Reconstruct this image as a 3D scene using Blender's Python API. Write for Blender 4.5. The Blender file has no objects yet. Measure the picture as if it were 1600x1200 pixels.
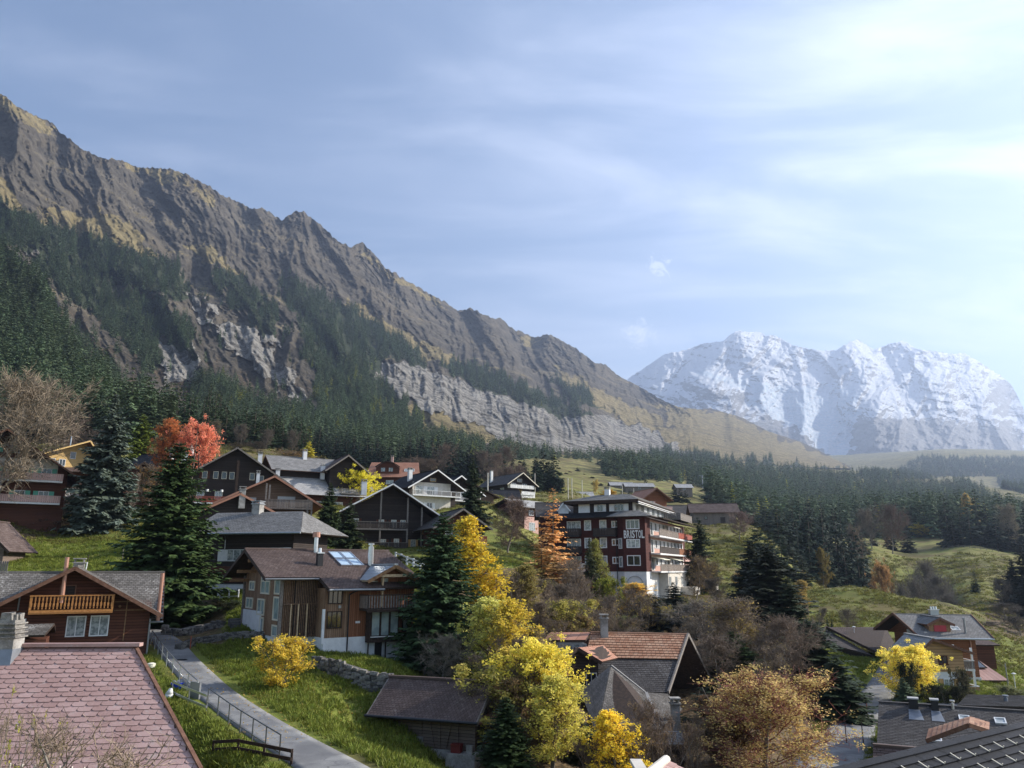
import bpy, bmesh, math, random
import numpy as np
from mathutils import Vector, Matrix
R = math.radians
rnd = random.Random(7)
nrs = np.random.RandomState(11)
sc = bpy.context.scene
col = sc.collection

# ---------------------------------------------------------------- camera, sky, sun, exposure
PITCH = R(13.6); FP = 1200.0                       # focal length in photo pixels (photo is 1600 wide)
SP, CP = math.sin(PITCH), math.cos(PITCH)
cd = bpy.data.cameras.new('camera'); cam = bpy.data.objects.new('camera', cd); col.objects.link(cam)
cd.sensor_width = 36; cd.lens = 36*FP/1600; cd.clip_start = .3; cd.clip_end = 60000
cam.location = (0, 0, 0); cam.rotation_euler = (R(90)+PITCH, 0, 0)
sc.camera = cam
SUN_AZ, SUN_EL = R(76), R(27)                      # clockwise from +Y (right of the view), above the horizon
world = bpy.data.worlds.new('World'); sc.world = world; world.use_nodes = True
wn = world.node_tree; wn.nodes.clear()
def wnode(t, **k):
    n = wn.nodes.new(t)
    for a, b in k.items(): setattr(n, a, b)
    return n
wo = wnode('ShaderNodeOutputWorld'); wb = wnode('ShaderNodeBackground')
sky = wnode('ShaderNodeTexSky', sky_type='NISHITA', sun_disc=False, sun_elevation=SUN_EL, sun_rotation=SUN_AZ,
            altitude=1300, air_density=1.15, dust_density=.9, ozone_density=2.6)
tc = wnode('ShaderNodeTexCoord'); sep = wnode('ShaderNodeSeparateXYZ')
wn.links.new(tc.outputs['Generated'], sep.inputs[0])
def wmath(op, a, b=None, clamp=False):
    n = wnode('ShaderNodeMath', operation=op, use_clamp=clamp)
    for i, v in enumerate((a, b)):
        if v is None: continue
        if isinstance(v, (int, float)): n.inputs[i].default_value = v
        else: wn.links.new(v, n.inputs[i])
    return n.outputs[0]
zz = wmath('ADD', wmath('MAXIMUM', sep.outputs[2], 0.0), 0.12)
cmb = wnode('ShaderNodeCombineXYZ')
wn.links.new(wmath('DIVIDE', sep.outputs[0], zz), cmb.inputs[0]); wn.links.new(wmath('DIVIDE', sep.outputs[1], zz), cmb.inputs[1])
mp = wnode('ShaderNodeMapping'); wn.links.new(cmb.outputs[0], mp.inputs[0])
mp.inputs['Rotation'].default_value = (0, 0, R(78)); mp.inputs['Scale'].default_value = (.62, 1.7, 1)
nz1 = wnode('ShaderNodeTexNoise'); nz1.inputs['Scale'].default_value = 1.9; nz1.inputs['Detail'].default_value = 8; nz1.inputs['Roughness'].default_value = .58; nz1.inputs['Distortion'].default_value = .5
wn.links.new(mp.outputs[0], nz1.inputs['Vector'])
nz2 = wnode('ShaderNodeTexNoise'); nz2.inputs['Scale'].default_value = .55; nz2.inputs['Detail'].default_value = 3; nz2.inputs['Roughness'].default_value = .5
wn.links.new(cmb.outputs[0], nz2.inputs['Vector'])
cm = wnode('ShaderNodeMapRange', interpolation_type='SMOOTHSTEP'); cm.inputs['From Min'].default_value = .44; cm.inputs['From Max'].default_value = .70
wn.links.new(wmath('ADD', wmath('MULTIPLY', nz1.outputs[0], .62), wmath('MULTIPLY', nz2.outputs[0], .42)), cm.inputs['Value'])
dotn = wnode('ShaderNodeVectorMath', operation='DOT_PRODUCT'); wn.links.new(tc.outputs['Generated'], dotn.inputs[0])
SUNV = Vector((math.sin(SUN_AZ)*math.cos(SUN_EL), math.cos(SUN_AZ)*math.cos(SUN_EL), math.sin(SUN_EL)))
dotn.inputs[1].default_value = SUNV
glow = wmath('POWER', wmath('MAXIMUM', dotn.outputs['Value'], 0.0), 2.2)     # thin cloud scatters sunlight forward
# thin ice cloud: brightness and cover grow towards the sun
cover = wmath('MULTIPLY', cm.outputs[0], wmath('ADD', .34, wmath('MULTIPLY', glow, .75)), clamp=True)
cover = wmath('ADD', cover, wmath('MULTIPLY', glow, .34), clamp=True)
# two small wisps of cloud left of the snow mountain
def wisp(px_, py_, rad, sd_):
    v_ = Vector(((px_-800)/FP, CP-(600-py_)/FP*SP, SP+(600-py_)/FP*CP)).normalized()
    d_ = wnode('ShaderNodeVectorMath', operation='DISTANCE'); wn.links.new(tc.outputs['Generated'], d_.inputs[0]); d_.inputs[1].default_value = v_
    nz_ = wnode('ShaderNodeTexNoise'); nz_.inputs['Scale'].default_value = 38+sd_; nz_.inputs['Detail'].default_value = 8; nz_.inputs['Roughness'].default_value = .6; nz_.inputs['Distortion'].default_value = 2.4
    wn.links.new(tc.outputs['Generated'], nz_.inputs['Vector'])
    f_ = wmath('SUBTRACT', 1.0, wmath('DIVIDE', d_.outputs['Value'], rad), clamp=True)
    return wmath('MULTIPLY', wmath('MULTIPLY', wmath('SUBTRACT', wmath('ADD', nz_.outputs[0], wmath('MULTIPLY', f_, .30)), .64, clamp=True), 6.0, clamp=True), wmath('MULTIPLY', f_, 3.0, clamp=True))
for a_ in ((998, 523, .034, 6), (1030, 416, .026, 21)):
    cover = wmath('ADD', cover, wmath('MULTIPLY', wisp(*a_), .5), clamp=True)
mixc = wnode('ShaderNodeMix', data_type='RGBA')
wn.links.new(cover, mixc.inputs['Factor'])
wn.links.new(sky.outputs[0], mixc.inputs['A'])
cb = wnode('ShaderNodeMix', data_type='RGBA'); wn.links.new(glow, cb.inputs['Factor'])
cb.inputs['A'].default_value = (6.0, 6.5, 7.9, 1); cb.inputs['B'].default_value = (8.3, 8.7, 9.5, 1)
wn.links.new(cb.outputs['Result'], mixc.inputs['B'])
wn.links.new(mixc.outputs['Result'], wb.inputs[0]); wb.inputs[1].default_value = 0.072
wn.links.new(wb.outputs[0], wo.inputs[0])
sl = bpy.data.lights.new('sun', 'SUN'); sl.energy = 5.0; sl.angle = R(.6); sl.color = (1, .93, .82)
so = bpy.data.objects.new('sun', sl); col.objects.link(so); so.location = (50, 20, 80)
so.rotation_euler = (-SUNV).to_track_quat('-Z', 'Y').to_euler()
sc.view_settings.view_transform = 'Standard'; sc.view_settings.look = 'None'
sc.view_settings.exposure = 1.28; sc.view_settings.gamma = 1
sc.render.engine = 'CYCLES'
cy = sc.cycles
cy.max_bounces = 5; cy.diffuse_bounces = 2; cy.glossy_bounces = 2; cy.transmission_bounces = 3; cy.transparent_max_bounces = 6; cy.volume_bounces = 0
cy.use_denoising = True; cy.denoiser = 'OPENIMAGEDENOISE'; cy.caustics_reflective = False; cy.caustics_refractive = False
cy.sample_clamp_indirect = 4

# ---------------------------------------------------------------- pixel <-> world, noise
def pix(px, py, Y):
    dx = (np.asarray(px, float)-800)/FP; dy = (600-np.asarray(py, float))/FP
    k = Y/(CP-dy*SP)
    return np.stack(np.broadcast_arrays(dx*k, Y+0*k, (SP+dy*CP)*k), -1)
def P3(px, py, Y): return Vector(pix(px, py, Y).tolist())
_perm = nrs.permutation(256).astype(np.int64); _perm = np.concatenate([_perm, _perm])
_ang = nrs.rand(256)*2*np.pi; _gx, _gy = np.cos(_ang), np.sin(_ang)
def perlin(x, y):
    x, y = np.asarray(x, float), np.asarray(y, float)
    xi = np.floor(x).astype(np.int64); yi = np.floor(y).astype(np.int64)
    xf = x-xi; yf = y-yi; u = xf*xf*xf*(xf*(xf*6-15)+10); v = yf*yf*yf*(yf*(yf*6-15)+10)
    def g(ix, iy, fx, fy):
        h = _perm[(_perm[ix & 255]+iy) & 255]; return _gx[h]*fx+_gy[h]*fy
    a = g(xi, yi, xf, yf); b = g(xi+1, yi, xf-1, yf); c = g(xi, yi+1, xf, yf-1); d = g(xi+1, yi+1, xf-1, yf-1)
    return (a+(b-a)*u+((c+(d-c)*u)-(a+(b-a)*u))*v)*1.5
def fbm(x, y, o=4, g=.5):
    s = 0; a = 1; t = 0
    for i in range(o):
        s = s+a*perlin(x*2**i+17.3*i, y*2**i-9.1*i); t += a; a *= g
    return s/t
def ridged(x, y, o=4, g=.5):
    s = 0; a = 1; t = 0
    for i in range(o):
        s = s+a*(1-2*np.abs(perlin(x*2**i+7.7*i, y*2**i+3.1*i))); t += a; a *= g
    return s/t
def sstep(a, b, x):
    t = np.clip((x-a)/(b-a), 0, 1); return t*t*(3-2*t)
def inpoly(px, py, poly):
    r = np.zeros(np.broadcast(px, py).shape, bool); n = len(poly)
    for i in range(n):
        x0, y0 = poly[i]; x1, y1 = poly[(i+1) % n]
        if y0 == y1: continue
        c = ((y0 > py) != (y1 > py)) & (px < (x1-x0)*(py-y0)/(y1-y0)+x0)
        r ^= c
    return r

# ---------------------------------------------------------------- materials
MATS = {}
def nmat(name):
    m = bpy.data.materials.new(name); m.use_nodes = True; m.node_tree.nodes.clear(); MATS[name] = m
    return m
class NT:
    def __init__(s, m): s.t = m.node_tree
    def n(s, typ, **k):
        n = s.t.nodes.new(typ)
        for a, b in k.items():
            if a.startswith('i_'):
                key = a[2:].replace('_', ' ')
                inp = n.inputs[int(key)] if key.isdigit() else n.inputs[key]
                if hasattr(b, 'is_output') or hasattr(b, 'links'): s.t.links.new(b, inp)
                else: inp.default_value = b
            else: setattr(n, a, b)
        return n
    def L(s, a, b): s.t.links.new(a, b)
    def m(s, op, a, b=None, c=None, clamp=False):
        n = s.n('ShaderNodeMath', operation=op, use_clamp=clamp)
        for i, v in enumerate((a, b, c)):
            if v is None: continue
            if isinstance(v, (int, float)): n.inputs[i].default_value = v
            else: s.L(v, n.inputs[i])
        return n.outputs[0]
    def mix(s, f, a, b):
        n = s.n('ShaderNodeMix', data_type='RGBA')
        for nm, v in (('Factor', f), ('A', a), ('B', b)):
            if isinstance(v, (int, float)): n.inputs[nm].default_value = v
            elif isinstance(v, tuple): n.inputs[nm].default_value = v if len(v) == 4 else (*v, 1)
            else: s.L(v, n.inputs[nm])
        return n.outputs['Result']
    def noise(s, vec, scale, detail=4, rough=.55, dist=0):
        n = s.n('ShaderNodeTexNoise'); n.inputs['Scale'].default_value = scale; n.inputs['Detail'].default_value = detail
        n.inputs['Roughness'].default_value = rough; n.inputs['Distortion'].default_value = dist
        if vec is not None: s.L(vec, n.inputs['Vector'])
        return n.outputs[0]
    def ramp(s, f, a, b, smooth=True):
        n = s.n('ShaderNodeMapRange', interpolation_type='SMOOTHSTEP' if smooth else 'LINEAR')
        n.inputs['From Min'].default_value = a; n.inputs['From Max'].default_value = b; s.L(f, n.inputs['Value'])
        return n.outputs[0]
    def out(s, colr, rough=.8, bump=None, bstr=.4, bdist=.02, metal=0, spec=.3):
        p = s.n('ShaderNodeBsdfPrincipled'); o = s.n('ShaderNodeOutputMaterial')
        if isinstance(colr, tuple): p.inputs['Base Color'].default_value = (*colr[:3], 1)
        else: s.L(colr, p.inputs['Base Color'])
        if isinstance(rough, (int, float)): p.inputs['Roughness'].default_value = rough
        else: s.L(rough, p.inputs['Roughness'])
        p.inputs['Metallic'].default_value = metal; p.inputs['Specular IOR Level'].default_value = spec
        if bump is not None:
            b = s.n('ShaderNodeBump'); b.inputs['Strength'].default_value = bstr; b.inputs['Distance'].default_value = bdist
            s.L(bump, b.inputs['Height']); s.L(b.outputs[0], p.inputs['Normal'])
        s.L(p.outputs[0], o.inputs[0]); return p
def objvec(t): return t.n('ShaderNodeTexCoord').outputs['Object']
def geovec(t): return t.n('ShaderNodeNewGeometry').outputs['Position']
def attr(t, nm): return t.n('ShaderNodeAttribute', attribute_name=nm).outputs['Fac']
def scl(c, k): return tuple(min(1, v*k) for v in c[:3])

def m_rough(name, c, c2=None, scale=3, rough=.85, bump=.3, bd=.02, spec=.25, metal=0):
    m = nmat(name); t = NT(m); v = objvec(t); c2 = c2 or scl(c, .62)
    f = t.noise(v, scale, 6, .62); g = t.noise(v, scale*9, 3, .6)
    k = t.ramp(t.m('ADD', t.m('MULTIPLY', f, .7), t.m('MULTIPLY', g, .3)), .36, .64)
    t.out(t.mix(k, c2, c), rough, g, bump, bd, metal, spec); return m
def m_wood(name, c, c2, width=.18, horiz=True, rough=.75, grime=.5, jitter=.55):
    """boards: each gets its own tone, a dark recessed joint, and grain along its length"""
    m = nmat(name); t = NT(m); v = objvec(t); s = t.n('ShaderNodeSeparateXYZ'); t.L(v, s.inputs[0])
    co = s.outputs[2] if horiz else t.m('ADD', s.outputs[0], s.outputs[1])
    q = t.m('DIVIDE', co, width); fl = t.m('FLOOR', q); fr = t.m('FRACT', q)
    wnz = t.n('ShaderNodeTexWhiteNoise', noise_dimensions='1D'); t.L(fl, wnz.inputs['W'])
    joint = t.m('LESS_THAN', t.m('ABSOLUTE', t.m('SUBTRACT', fr, .5)), .44)
    mp = t.n('ShaderNodeMapping'); t.L(v, mp.inputs[0]); mp.inputs['Scale'].default_value = (1, 1, 9) if horiz else (9, 9, 1)
    grain = t.noise(mp.outputs[0], 2.2, 5, .65); big = t.noise(v, .55, 4, .6)
    k = t.m('ADD', t.m('MULTIPLY', wnz.outputs['Value'], jitter), t.m('ADD', t.m('MULTIPLY', t.m('SUBTRACT', grain, .5), 1.3), t.m('MULTIPLY', t.m('SUBTRACT', big, .35), grime*1.6)), clamp=True)
    cc = t.mix(k, c, c2); cc = t.mix(joint, scl(c, .25), cc)
    h = t.m('ADD', joint, t.m('MULTIPLY', grain, .3))
    t.out(cc, rough, h, .5, .02, 0, .25); return m
def m_tile(name, c, c2, c3=None, lich=.0, rough=.75, spec=.3):
    """per-tile tone (attribute rnd) + weathering + lichen spots"""
    m = nmat(name); t = NT(m); v = objvec(t); c3 = c3 or (.42, .41, .38)
    a = attr(t, 'rnd'); b = t.noise(v, .7, 4, .6); g = t.noise(v, 14, 4, .65)
    k = t.m('ADD', t.m('MULTIPLY', a, .6), t.m('ADD', t.m('MULTIPLY', t.m('SUBTRACT', b, .5), 1.1), t.m('MULTIPLY', t.m('SUBTRACT', g, .5), .8)), clamp=True)
    cc = t.mix(k, c, c2)
    if lich: cc = t.mix(t.m('MULTIPLY', t.ramp(t.m('ADD', t.noise(v, 5.5, 5, .7), t.m('MULTIPLY', t.m('SUBTRACT', b, .5), .5)), .60, .68), lich), cc, c3)
    t.out(cc, rough, g, .5, .015, 0, spec); return m
def m_flat(name, c, rough=.5, metal=0, spec=.5):
    m = nmat(name); t = NT(m); v = objvec(t)
    f = t.noise(v, 4, 4, .6)
    t.out(t.mix(t.ramp(f, .3, .7), scl(c, .86), c), rough, None, metal=metal, spec=spec); return m
def m_leaf(name, c, c2, trans=.35, rough=.6):
    """leaf colour varies leaf by leaf (attribute rnd) and tree by tree (object colour tints it)"""
    m = nmat(name); t = NT(m); a = attr(t, 'rnd')
    oi = t.n('ShaderNodeObjectInfo')
    cc = t.mix(a, c, c2)
    mul = t.n('ShaderNodeMix', data_type='RGBA', blend_type='MULTIPLY'); mul.inputs['Factor'].default_value = 1
    t.L(cc, mul.inputs['A']); t.L(oi.outputs['Color'], mul.inputs['B'])
    cc = mul.outputs['Result']
    d = t.n('ShaderNodeBsdfPrincipled'); t.L(cc, d.inputs['Base Color']); d.inputs['Roughness'].default_value = rough; d.inputs['Specular IOR Level'].default_value = .15
    tr = t.n('ShaderNodeBsdfTranslucent'); t.L(cc, tr.inputs[0])
    mx = t.n('ShaderNodeMixShader'); mx.inputs[0].default_value = trans
    t.L(d.outputs[0], mx.inputs[1]); t.L(tr.outputs[0], mx.inputs[2])
    o = t.n('ShaderNodeOutputMaterial'); t.L(mx.outputs[0], o.inputs[0]); return m

# ---------------------------------------------------------------- mesh helpers
class MB:
    def __init__(s): s.v = []; s.f = []; s.a = []
    def quad(s, *p, r=None):
        i = len(s.v); s.v += [tuple(q) for q in p]; s.f.append(tuple(range(i, i+len(p)))); s.a.append(rnd.random() if r is None else r)
    def hexa(s, p, r=None):
        """8 points: bottom ring 0-3, top ring 4-7 (counter-clockwise from above)"""
        i = len(s.v); s.v += [tuple(q) for q in p]; r = rnd.random() if r is None else r
        for f in ((3, 2, 1, 0), (4, 5, 6, 7), (0, 1, 5, 4), (1, 2, 6, 5), (2, 3, 7, 6), (3, 0, 4, 7)):
            s.f.append(tuple(i+k for k in f)); s.a.append(r)
    def box(s, x0, x1, y0, y1, z0, z1, r=None):
        s.hexa([(x0, y0, z0), (x1, y0, z0), (x1, y1, z0), (x0, y1, z0), (x0, y0, z1), (x1, y0, z1), (x1, y1, z1), (x0, y1, z1)], r)
    def beam(s, p, q, w, h, up=(0, 0, 1)):
        p, q = Vector(p), Vector(q); d = (q-p).normalized(); u = Vector(up)
        sd = d.cross(u)
        if sd.length < 1e-4: sd = d.cross(Vector((1, 0, 0)))
        sd.normalize(); u = sd.cross(d).normalized(); sd *= w/2; u *= h/2
        s.hexa([p-sd-u, p+sd-u, q+sd-u, q-sd-u, p-sd+u, p+sd+u, q+sd+u, q-sd+u])
    def tube(s, p, q, r0, r1=None, n=8, cap=True):
        r1 = r0 if r1 is None else r1
        p, q = Vector(p), Vector(q); d = (q-p)
        if d.length < 1e-6: return
        d.normalize(); a = d.orthogonal().normalized(); b = d.cross(a); i = len(s.v); rr = rnd.random()
        for c, r in ((p, r0), (q, r1)):
            for k in range(n):
                t = 2*math.pi*k/n; s.v.append(tuple(c+a*math.cos(t)*r+b*math.sin(t)*r))
        for k in range(n):
            s.f.append((i+k, i+(k+1) % n, i+n+(k+1) % n, i+n+k)); s.a.append(rr)
        if cap:
            s.f.append(tuple(i+n+k for k in range(n))); s.a.append(rr); s.f.append(tuple(i+k for k in reversed(range(n)))); s.a.append(rr)
    def prism(s, poly, d0, d1, axis='y', r=None):
        """poly of (a, z) pairs extruded from d0 to d1 along axis"""
        r = rnd.random() if r is None else r
        f = (lambda a, z, d: (a, d, z)) if axis == 'y' else ((lambda a, z, d: (d, a, z)) if axis == 'x' else (lambda a, z, d: (a, z, d)))
        i = len(s.v); n = len(poly)
        s.v += [f(a, z, d0) for a, z in poly]+[f(a, z, d1) for a, z in poly]
        s.f.append(tuple(range(i, i+n))); s.f.append(tuple(reversed(range(i+n, i+2*n)))); s.a += [r, r]
        for k in range(n):
            j = (k+1) % n; s.f.append((i+k, i+n+k, i+n+j, i+j)); s.a.append(r)
    def mesh(s, name, mat=None, smooth=False):
        me = bpy.data.meshes.new(name); me.from_pydata(s.v, [], s.f)
        at = me.attributes.new('rnd', 'FLOAT', 'FACE'); at.data.foreach_set('value', s.a)
        if mat: me.materials.append(MATS[mat] if isinstance(mat, str) else mat)
        if smooth: me.shade_smooth()
        me.update(); return me
    def build(s, name, mat, parent=None, smooth=False, kind=None, fix=True):
        me = s.mesh(name, mat, smooth)
        if fix and len(s.f) < 20000:
            bm = bmesh.new(); bm.from_mesh(me); bmesh.ops.recalc_face_normals(bm, faces=bm.faces); bm.to_mesh(me); bm.free()
        return link(name, me, parent, kind)
def link(name, data, parent=None, kind=None):
    o = bpy.data.objects.new(name, data); col.objects.link(o)
    if parent is not None: o.parent = parent
    if kind: o['kind'] = kind
    return o
def tag(o, label=None, cat=None, group=None, kind=None):
    for k, v in (('label', label), ('category', cat), ('group', group), ('kind', kind)):
        if v: o[k] = v
    return o
def thing(name, loc, label, cat, yaw=0, group=None):
    o = bpy.data.objects.new(name, None); col.objects.link(o); o.location = loc; o.rotation_euler = (0, 0, R(yaw))
    o.empty_display_size = .5
    return tag(o, label, cat, group)
def grid_mesh(name, P, attrs=None, mat=None, smooth=True):
    """P: (rows, cols, 3) -> one grid mesh with point attributes"""
    h, w = P.shape[:2]; idx = np.arange(h*w).reshape(h, w)
    q = np.stack([idx[:-1, :-1], idx[:-1, 1:], idx[1:, 1:], idx[1:, :-1]], -1).reshape(-1, 4)
    me = bpy.data.meshes.new(name); me.vertices.add(h*w); me.vertices.foreach_set('co', P.reshape(-1).astype(np.float32))
    me.loops.add(q.size); me.polygons.add(len(q))
    me.loops.foreach_set('vertex_index', q.reshape(-1).astype(np.int32))
    me.polygons.foreach_set('loop_start', np.arange(0, q.size, 4, dtype=np.int32))
    me.update(calc_edges=True)
    for k, v in (attrs or {}).items():
        a = me.attributes.new(k, 'FLOAT', 'POINT'); a.data.foreach_set('value', np.asarray(v, np.float32).reshape(-1))
    if mat: me.materials.append(MATS[mat])
    if smooth: me.shade_smooth()
    return me
# ================================================================ GROUND
# ground heights are surveyed at these points: (photo px, photo py, distance Y)
G = [(-60,1040,40),(262,1000,52),(280,1030,46.5),(330,1075,40),(400,1125,35.5),(470,1170,31.5),(530,1200,29),(560,1230,26.5),
 (445,1075,40.5),(340,1012,49),(420,1015,48.5),(500,1032,45.5),(560,1060,42),(620,1065,42),(600,1033,51),(640,1036,52),(545,1022,49.5),(680,1042,52),(500,1008,50.5),
 (600,1195,33),(592,1144,39),(745,1196,38.5),(665,1176,38.8),(560,1120,40),(450,1190,30),(380,1165,31.5),(290,1080,39),(650,1200,32.5),
 (0,905,64),(100,905,66),(200,900,67),(0,850,80),(120,850,84),(200,850,82),(60,815,97),(200,812,98),(240,985,58),(290,985,60),(340,962,60),(370,940,62),
 (230,950,60),(350,905,71),(420,905,70),(500,858,79),(490,862,80),(440,905,68),(560,888,76),(600,875,86),(640,893,72),(680,905,68),(720,890,84),(720,850,95),
 (420,880,75),(330,850,90),(480,800,108),(340,800,100),(150,790,108),(60,790,108),(20,760,112),(0,780,100),(230,790,108),(280,780,112),
 (610,830,112),(680,830,114),(700,800,130),(560,780,130),(600,760,168),(680,752,180),(720,762,172),(640,740,215),(560,738,215),(700,750,225),
 (100,740,135),(250,720,150),(400,730,150),(500,725,190),
 (0,690,200),(200,690,230),(400,700,240),(560,730,330),(600,738,330),(600,724,430),(500,715,270),(500,706,330),(700,745,320),(700,734,420),(800,745,330),(800,735,420),
 (760,820,120),(800,800,150),(800,778,212),(850,775,240),(770,850,105),(850,860,112),(830,900,80),(780,940,66),
 (930,792,205),(900,775,260),(960,800,180),(900,815,160),(1000,790,300),(1000,765,460),(950,745,600),(900,725,780),(880,712,950),(1060,770,430),(1060,790,300),
 (960,918,123),(885,900,128),(1020,918,122),(1095,905,140),(1000,850,160),(1100,835,190),(1115,818,212),(1180,825,200),(1060,845,165),(1150,850,175),
 (850,1200,37),(850,1000,60),(780,1100,43),(1000,1185,45),(1200,1160,45),(1050,1120,53),(1000,960,90),(900,960,84),(1200,950,100),(1100,1000,75),(1150,1060,60),
 (950,1230,36),(1100,1230,36),
 (1300,1040,74),(1270,1002,85),(1340,1030,80),(1395,1050,72),(1372,1090,65),(1350,1118,58.5),(1335,1075,67),(1310,1165,48),(1290,1200,42),(1420,1150,50),(1360,1155,50),(1385,1030,80),(1415,1022,84),
 (1480,1086,68),(1560,1070,76),(1410,1085,66),(1430,1095,62),(1600,1060,84),(1600,1000,120),(1540,1000,112),(1320,1020,90),
 (1250,910,150),(1330,918,140),(1400,930,130),(1500,950,118),(1545,968,108),(1300,960,112),(1260,985,97),(1400,965,110),(1450,985,102),(1200,905,150),(1230,950,118),
 (1500,942,190),(1540,930,200),(1480,885,262),(1500,858,320),(1420,868,330),(1440,838,400),(1580,862,340),(1590,900,240),(1400,900,250),(1560,835,420),(1600,960,160),
 (1250,880,230),(1300,890,240),(1350,890,250),(1350,850,330),(1250,850,330),
 (1200,822,500),(1200,790,800),(1200,742,1500),(1250,731,2000),(1350,740,2000),(1400,748,1900),(1500,755,1900),(1600,765,1900),(1300,800,800),(1400,815,700),(1500,815,700),(1600,820,700),
 (1100,765,800),(1100,735,1250),(1100,722,1700),(1000,722,1150),(950,730,900),(1050,748,800),
 (1480,714,3500),(1440,716,3500),(1390,730,3300),(1540,717,3500),(1600,722,3400),(1330,740,3000),(1550,740,2900),(1560,775,2300),(1250,745,2900)]
GW = [(-8,27,-8.6),(-18,27,-8.6),(-14,38,-7.8),(-30,50,-5.2),(-24,50,-5.2),(-40,50,-5.4),(-6,22,-8.2),(0,8,-3.7),(-6,10,-3.6),(6,9,-3.9),(0,14,-5.2),(-8,15,-6.2),(8,15,-5.8),(14,22,-8.8),
 (10,26,-9.2),(24,40,-10.6),(34,45,-10.8),(30,30,-10.2),(20,30,-9.6),(-20,10,-5.4),(20,9,-5.8),(-30,25,-6),(50,60,-10.8),
 (100,190,-15),(85,170,-16),(120,180,-14),(110,230,-9),(62,150,-6)]
def DY(Y):
    """surveyed distance corrected for scale"""
    return Y*np.interp(np.log(Y), np.log([20, 40, 180, 400, 1000]), [1.0, 1.2, 1.2, 1.1, 1.0])
_ctl = []
for px, py, Y in G:
    Y = float(DY(Y)); p = pix(px, py, Y); _ctl.append((p[0]/Y, math.log(Y), p[2]/Y))
for x, y, z in GW: _ctl.append((x/y, math.log(DY(y)), z/y))
for sx, pp in ((-1, -300), (1, 1900)):                     # carry the slopes on beyond both sides of the frame
    for py, Y in ((1240, 40), (1010, 60), (880, 80), (830, 110), (780, 160), (720, 300), (700, 700), (710, 1500), (720, 3500)) if sx < 0 else \
                 ((1240, 40), (1120, 60), (1040, 90), (985, 140), (945, 200), (880, 340), (840, 600), (790, 1500), (740, 3500)):
        Y = float(DY(Y)); p = pix(pp, py, Y); _ctl.append((p[0]/Y, math.log(Y), p[2]/Y))
_ctl = np.array(_ctl)
_S = np.array([3.2, 1.0]); _C2 = .16**2
_X = _ctl[:, :2]*_S
def _phi(A, B):
    d = ((A[:, None, :]-B[None, :, :])**2).sum(-1); return np.sqrt(d+_C2)
_n = len(_X)
_K = _phi(_X, _X)-np.eye(_n)*.005
_M = np.zeros((_n+1, _n+1)); _M[:_n, :_n] = _K; _M[:_n, _n] = 1; _M[_n, :_n] = 1
_w = np.linalg.solve(_M, np.concatenate([_ctl[:, 2], [0]]))
PATHS = [[(232,985,56),(262,1003,51.5),(285,1034,45.5),(330,1080,40),(400,1130,35.4),(470,1172,31.6),(530,1207,28.8),(590,1250,26)],
         [(1420,1022,86),(1398,1040,77),(1388,1062,71),(1366,1092,64.5),(1338,1125,57),(1318,1160,49),(1300,1195,43),(1280,1240,38)],
         [(1316,1168,47.5),(1345,1163,48.5),(1400,1156,50.5)]]
def path_line(pts, n=180):
    c = np.array([pix(a, b, float(DY(Y))) for a, b, Y in pts]); L = np.concatenate([[0], np.cumsum(np.linalg.norm(np.diff(c[:, :2], axis=0), axis=1))])
    s = np.linspace(0, L[-1], n); o = np.stack([np.interp(s, L, c[:, k]) for k in range(3)], -1); k = np.hanning(35); k /= k.sum()
    return np.stack([np.convolve(np.pad(o[:, j], 17, 'reflect', reflect_type='odd'), k, 'valid') for j in range(3)], -1)
PLINES = [path_line(p) for p in PATHS]
def gz(x, y, rough=True):
    """height of the ground at world x, y (arrays or numbers)"""
    x = np.asarray(x, float); y = np.maximum(np.asarray(y, float), 3.0)
    sh = np.broadcast(x, y).shape; x = np.broadcast_to(x, sh).ravel(); y = np.broadcast_to(y, sh).ravel()
    out = np.empty(len(x))
    for i in range(0, len(x), 20000):
        A = np.stack([x[i:i+20000]/y[i:i+20000], np.log(y[i:i+20000])], -1)*_S
        out[i:i+20000] = _phi(A, _X)@_w[:_n]+_w[_n]
    z = out*y
    if rough:
        z = z+fbm(x/3.1, y/3.1, 3)*.12*np.clip(y/60, .35, 1)+fbm(x/19, y/19, 3)*.0055*np.minimum(y, 250)*sstep(65, 130, y)+fbm(x/5.5+9, y/5.5, 3)*.0018*np.minimum(y, 250)*sstep(65, 130, y)+fbm(x/90+5, y/90, 4)*4.0*sstep(250, 700, y)
        z = z+fbm(x/400+5, y/400, 4)*14*sstep(800, 1600, y)
    for pl in PLINES[:3]:                                   # the ground is graded level with each path
        m_ = (x > pl[:, 0].min()-6) & (x < pl[:, 0].max()+6) & (y > pl[:, 1].min()-6) & (y < pl[:, 1].max()+6)
        ix = np.nonzero(m_)[0]
        for i in range(0, len(ix), 8000):
            jx = ix[i:i+8000]; d2 = (x[jx, None]-pl[None, :, 0])**2+(y[jx, None]-pl[None, :, 1])**2; k = d2.argmin(1); d = np.sqrt(d2.min(1))
            w = 1-sstep(1.7, 5.2, d); z[jx] = z[jx]*(1-w)+pl[k, 2]*w
    return z.reshape(sh) if sh else float(z[0])
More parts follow.
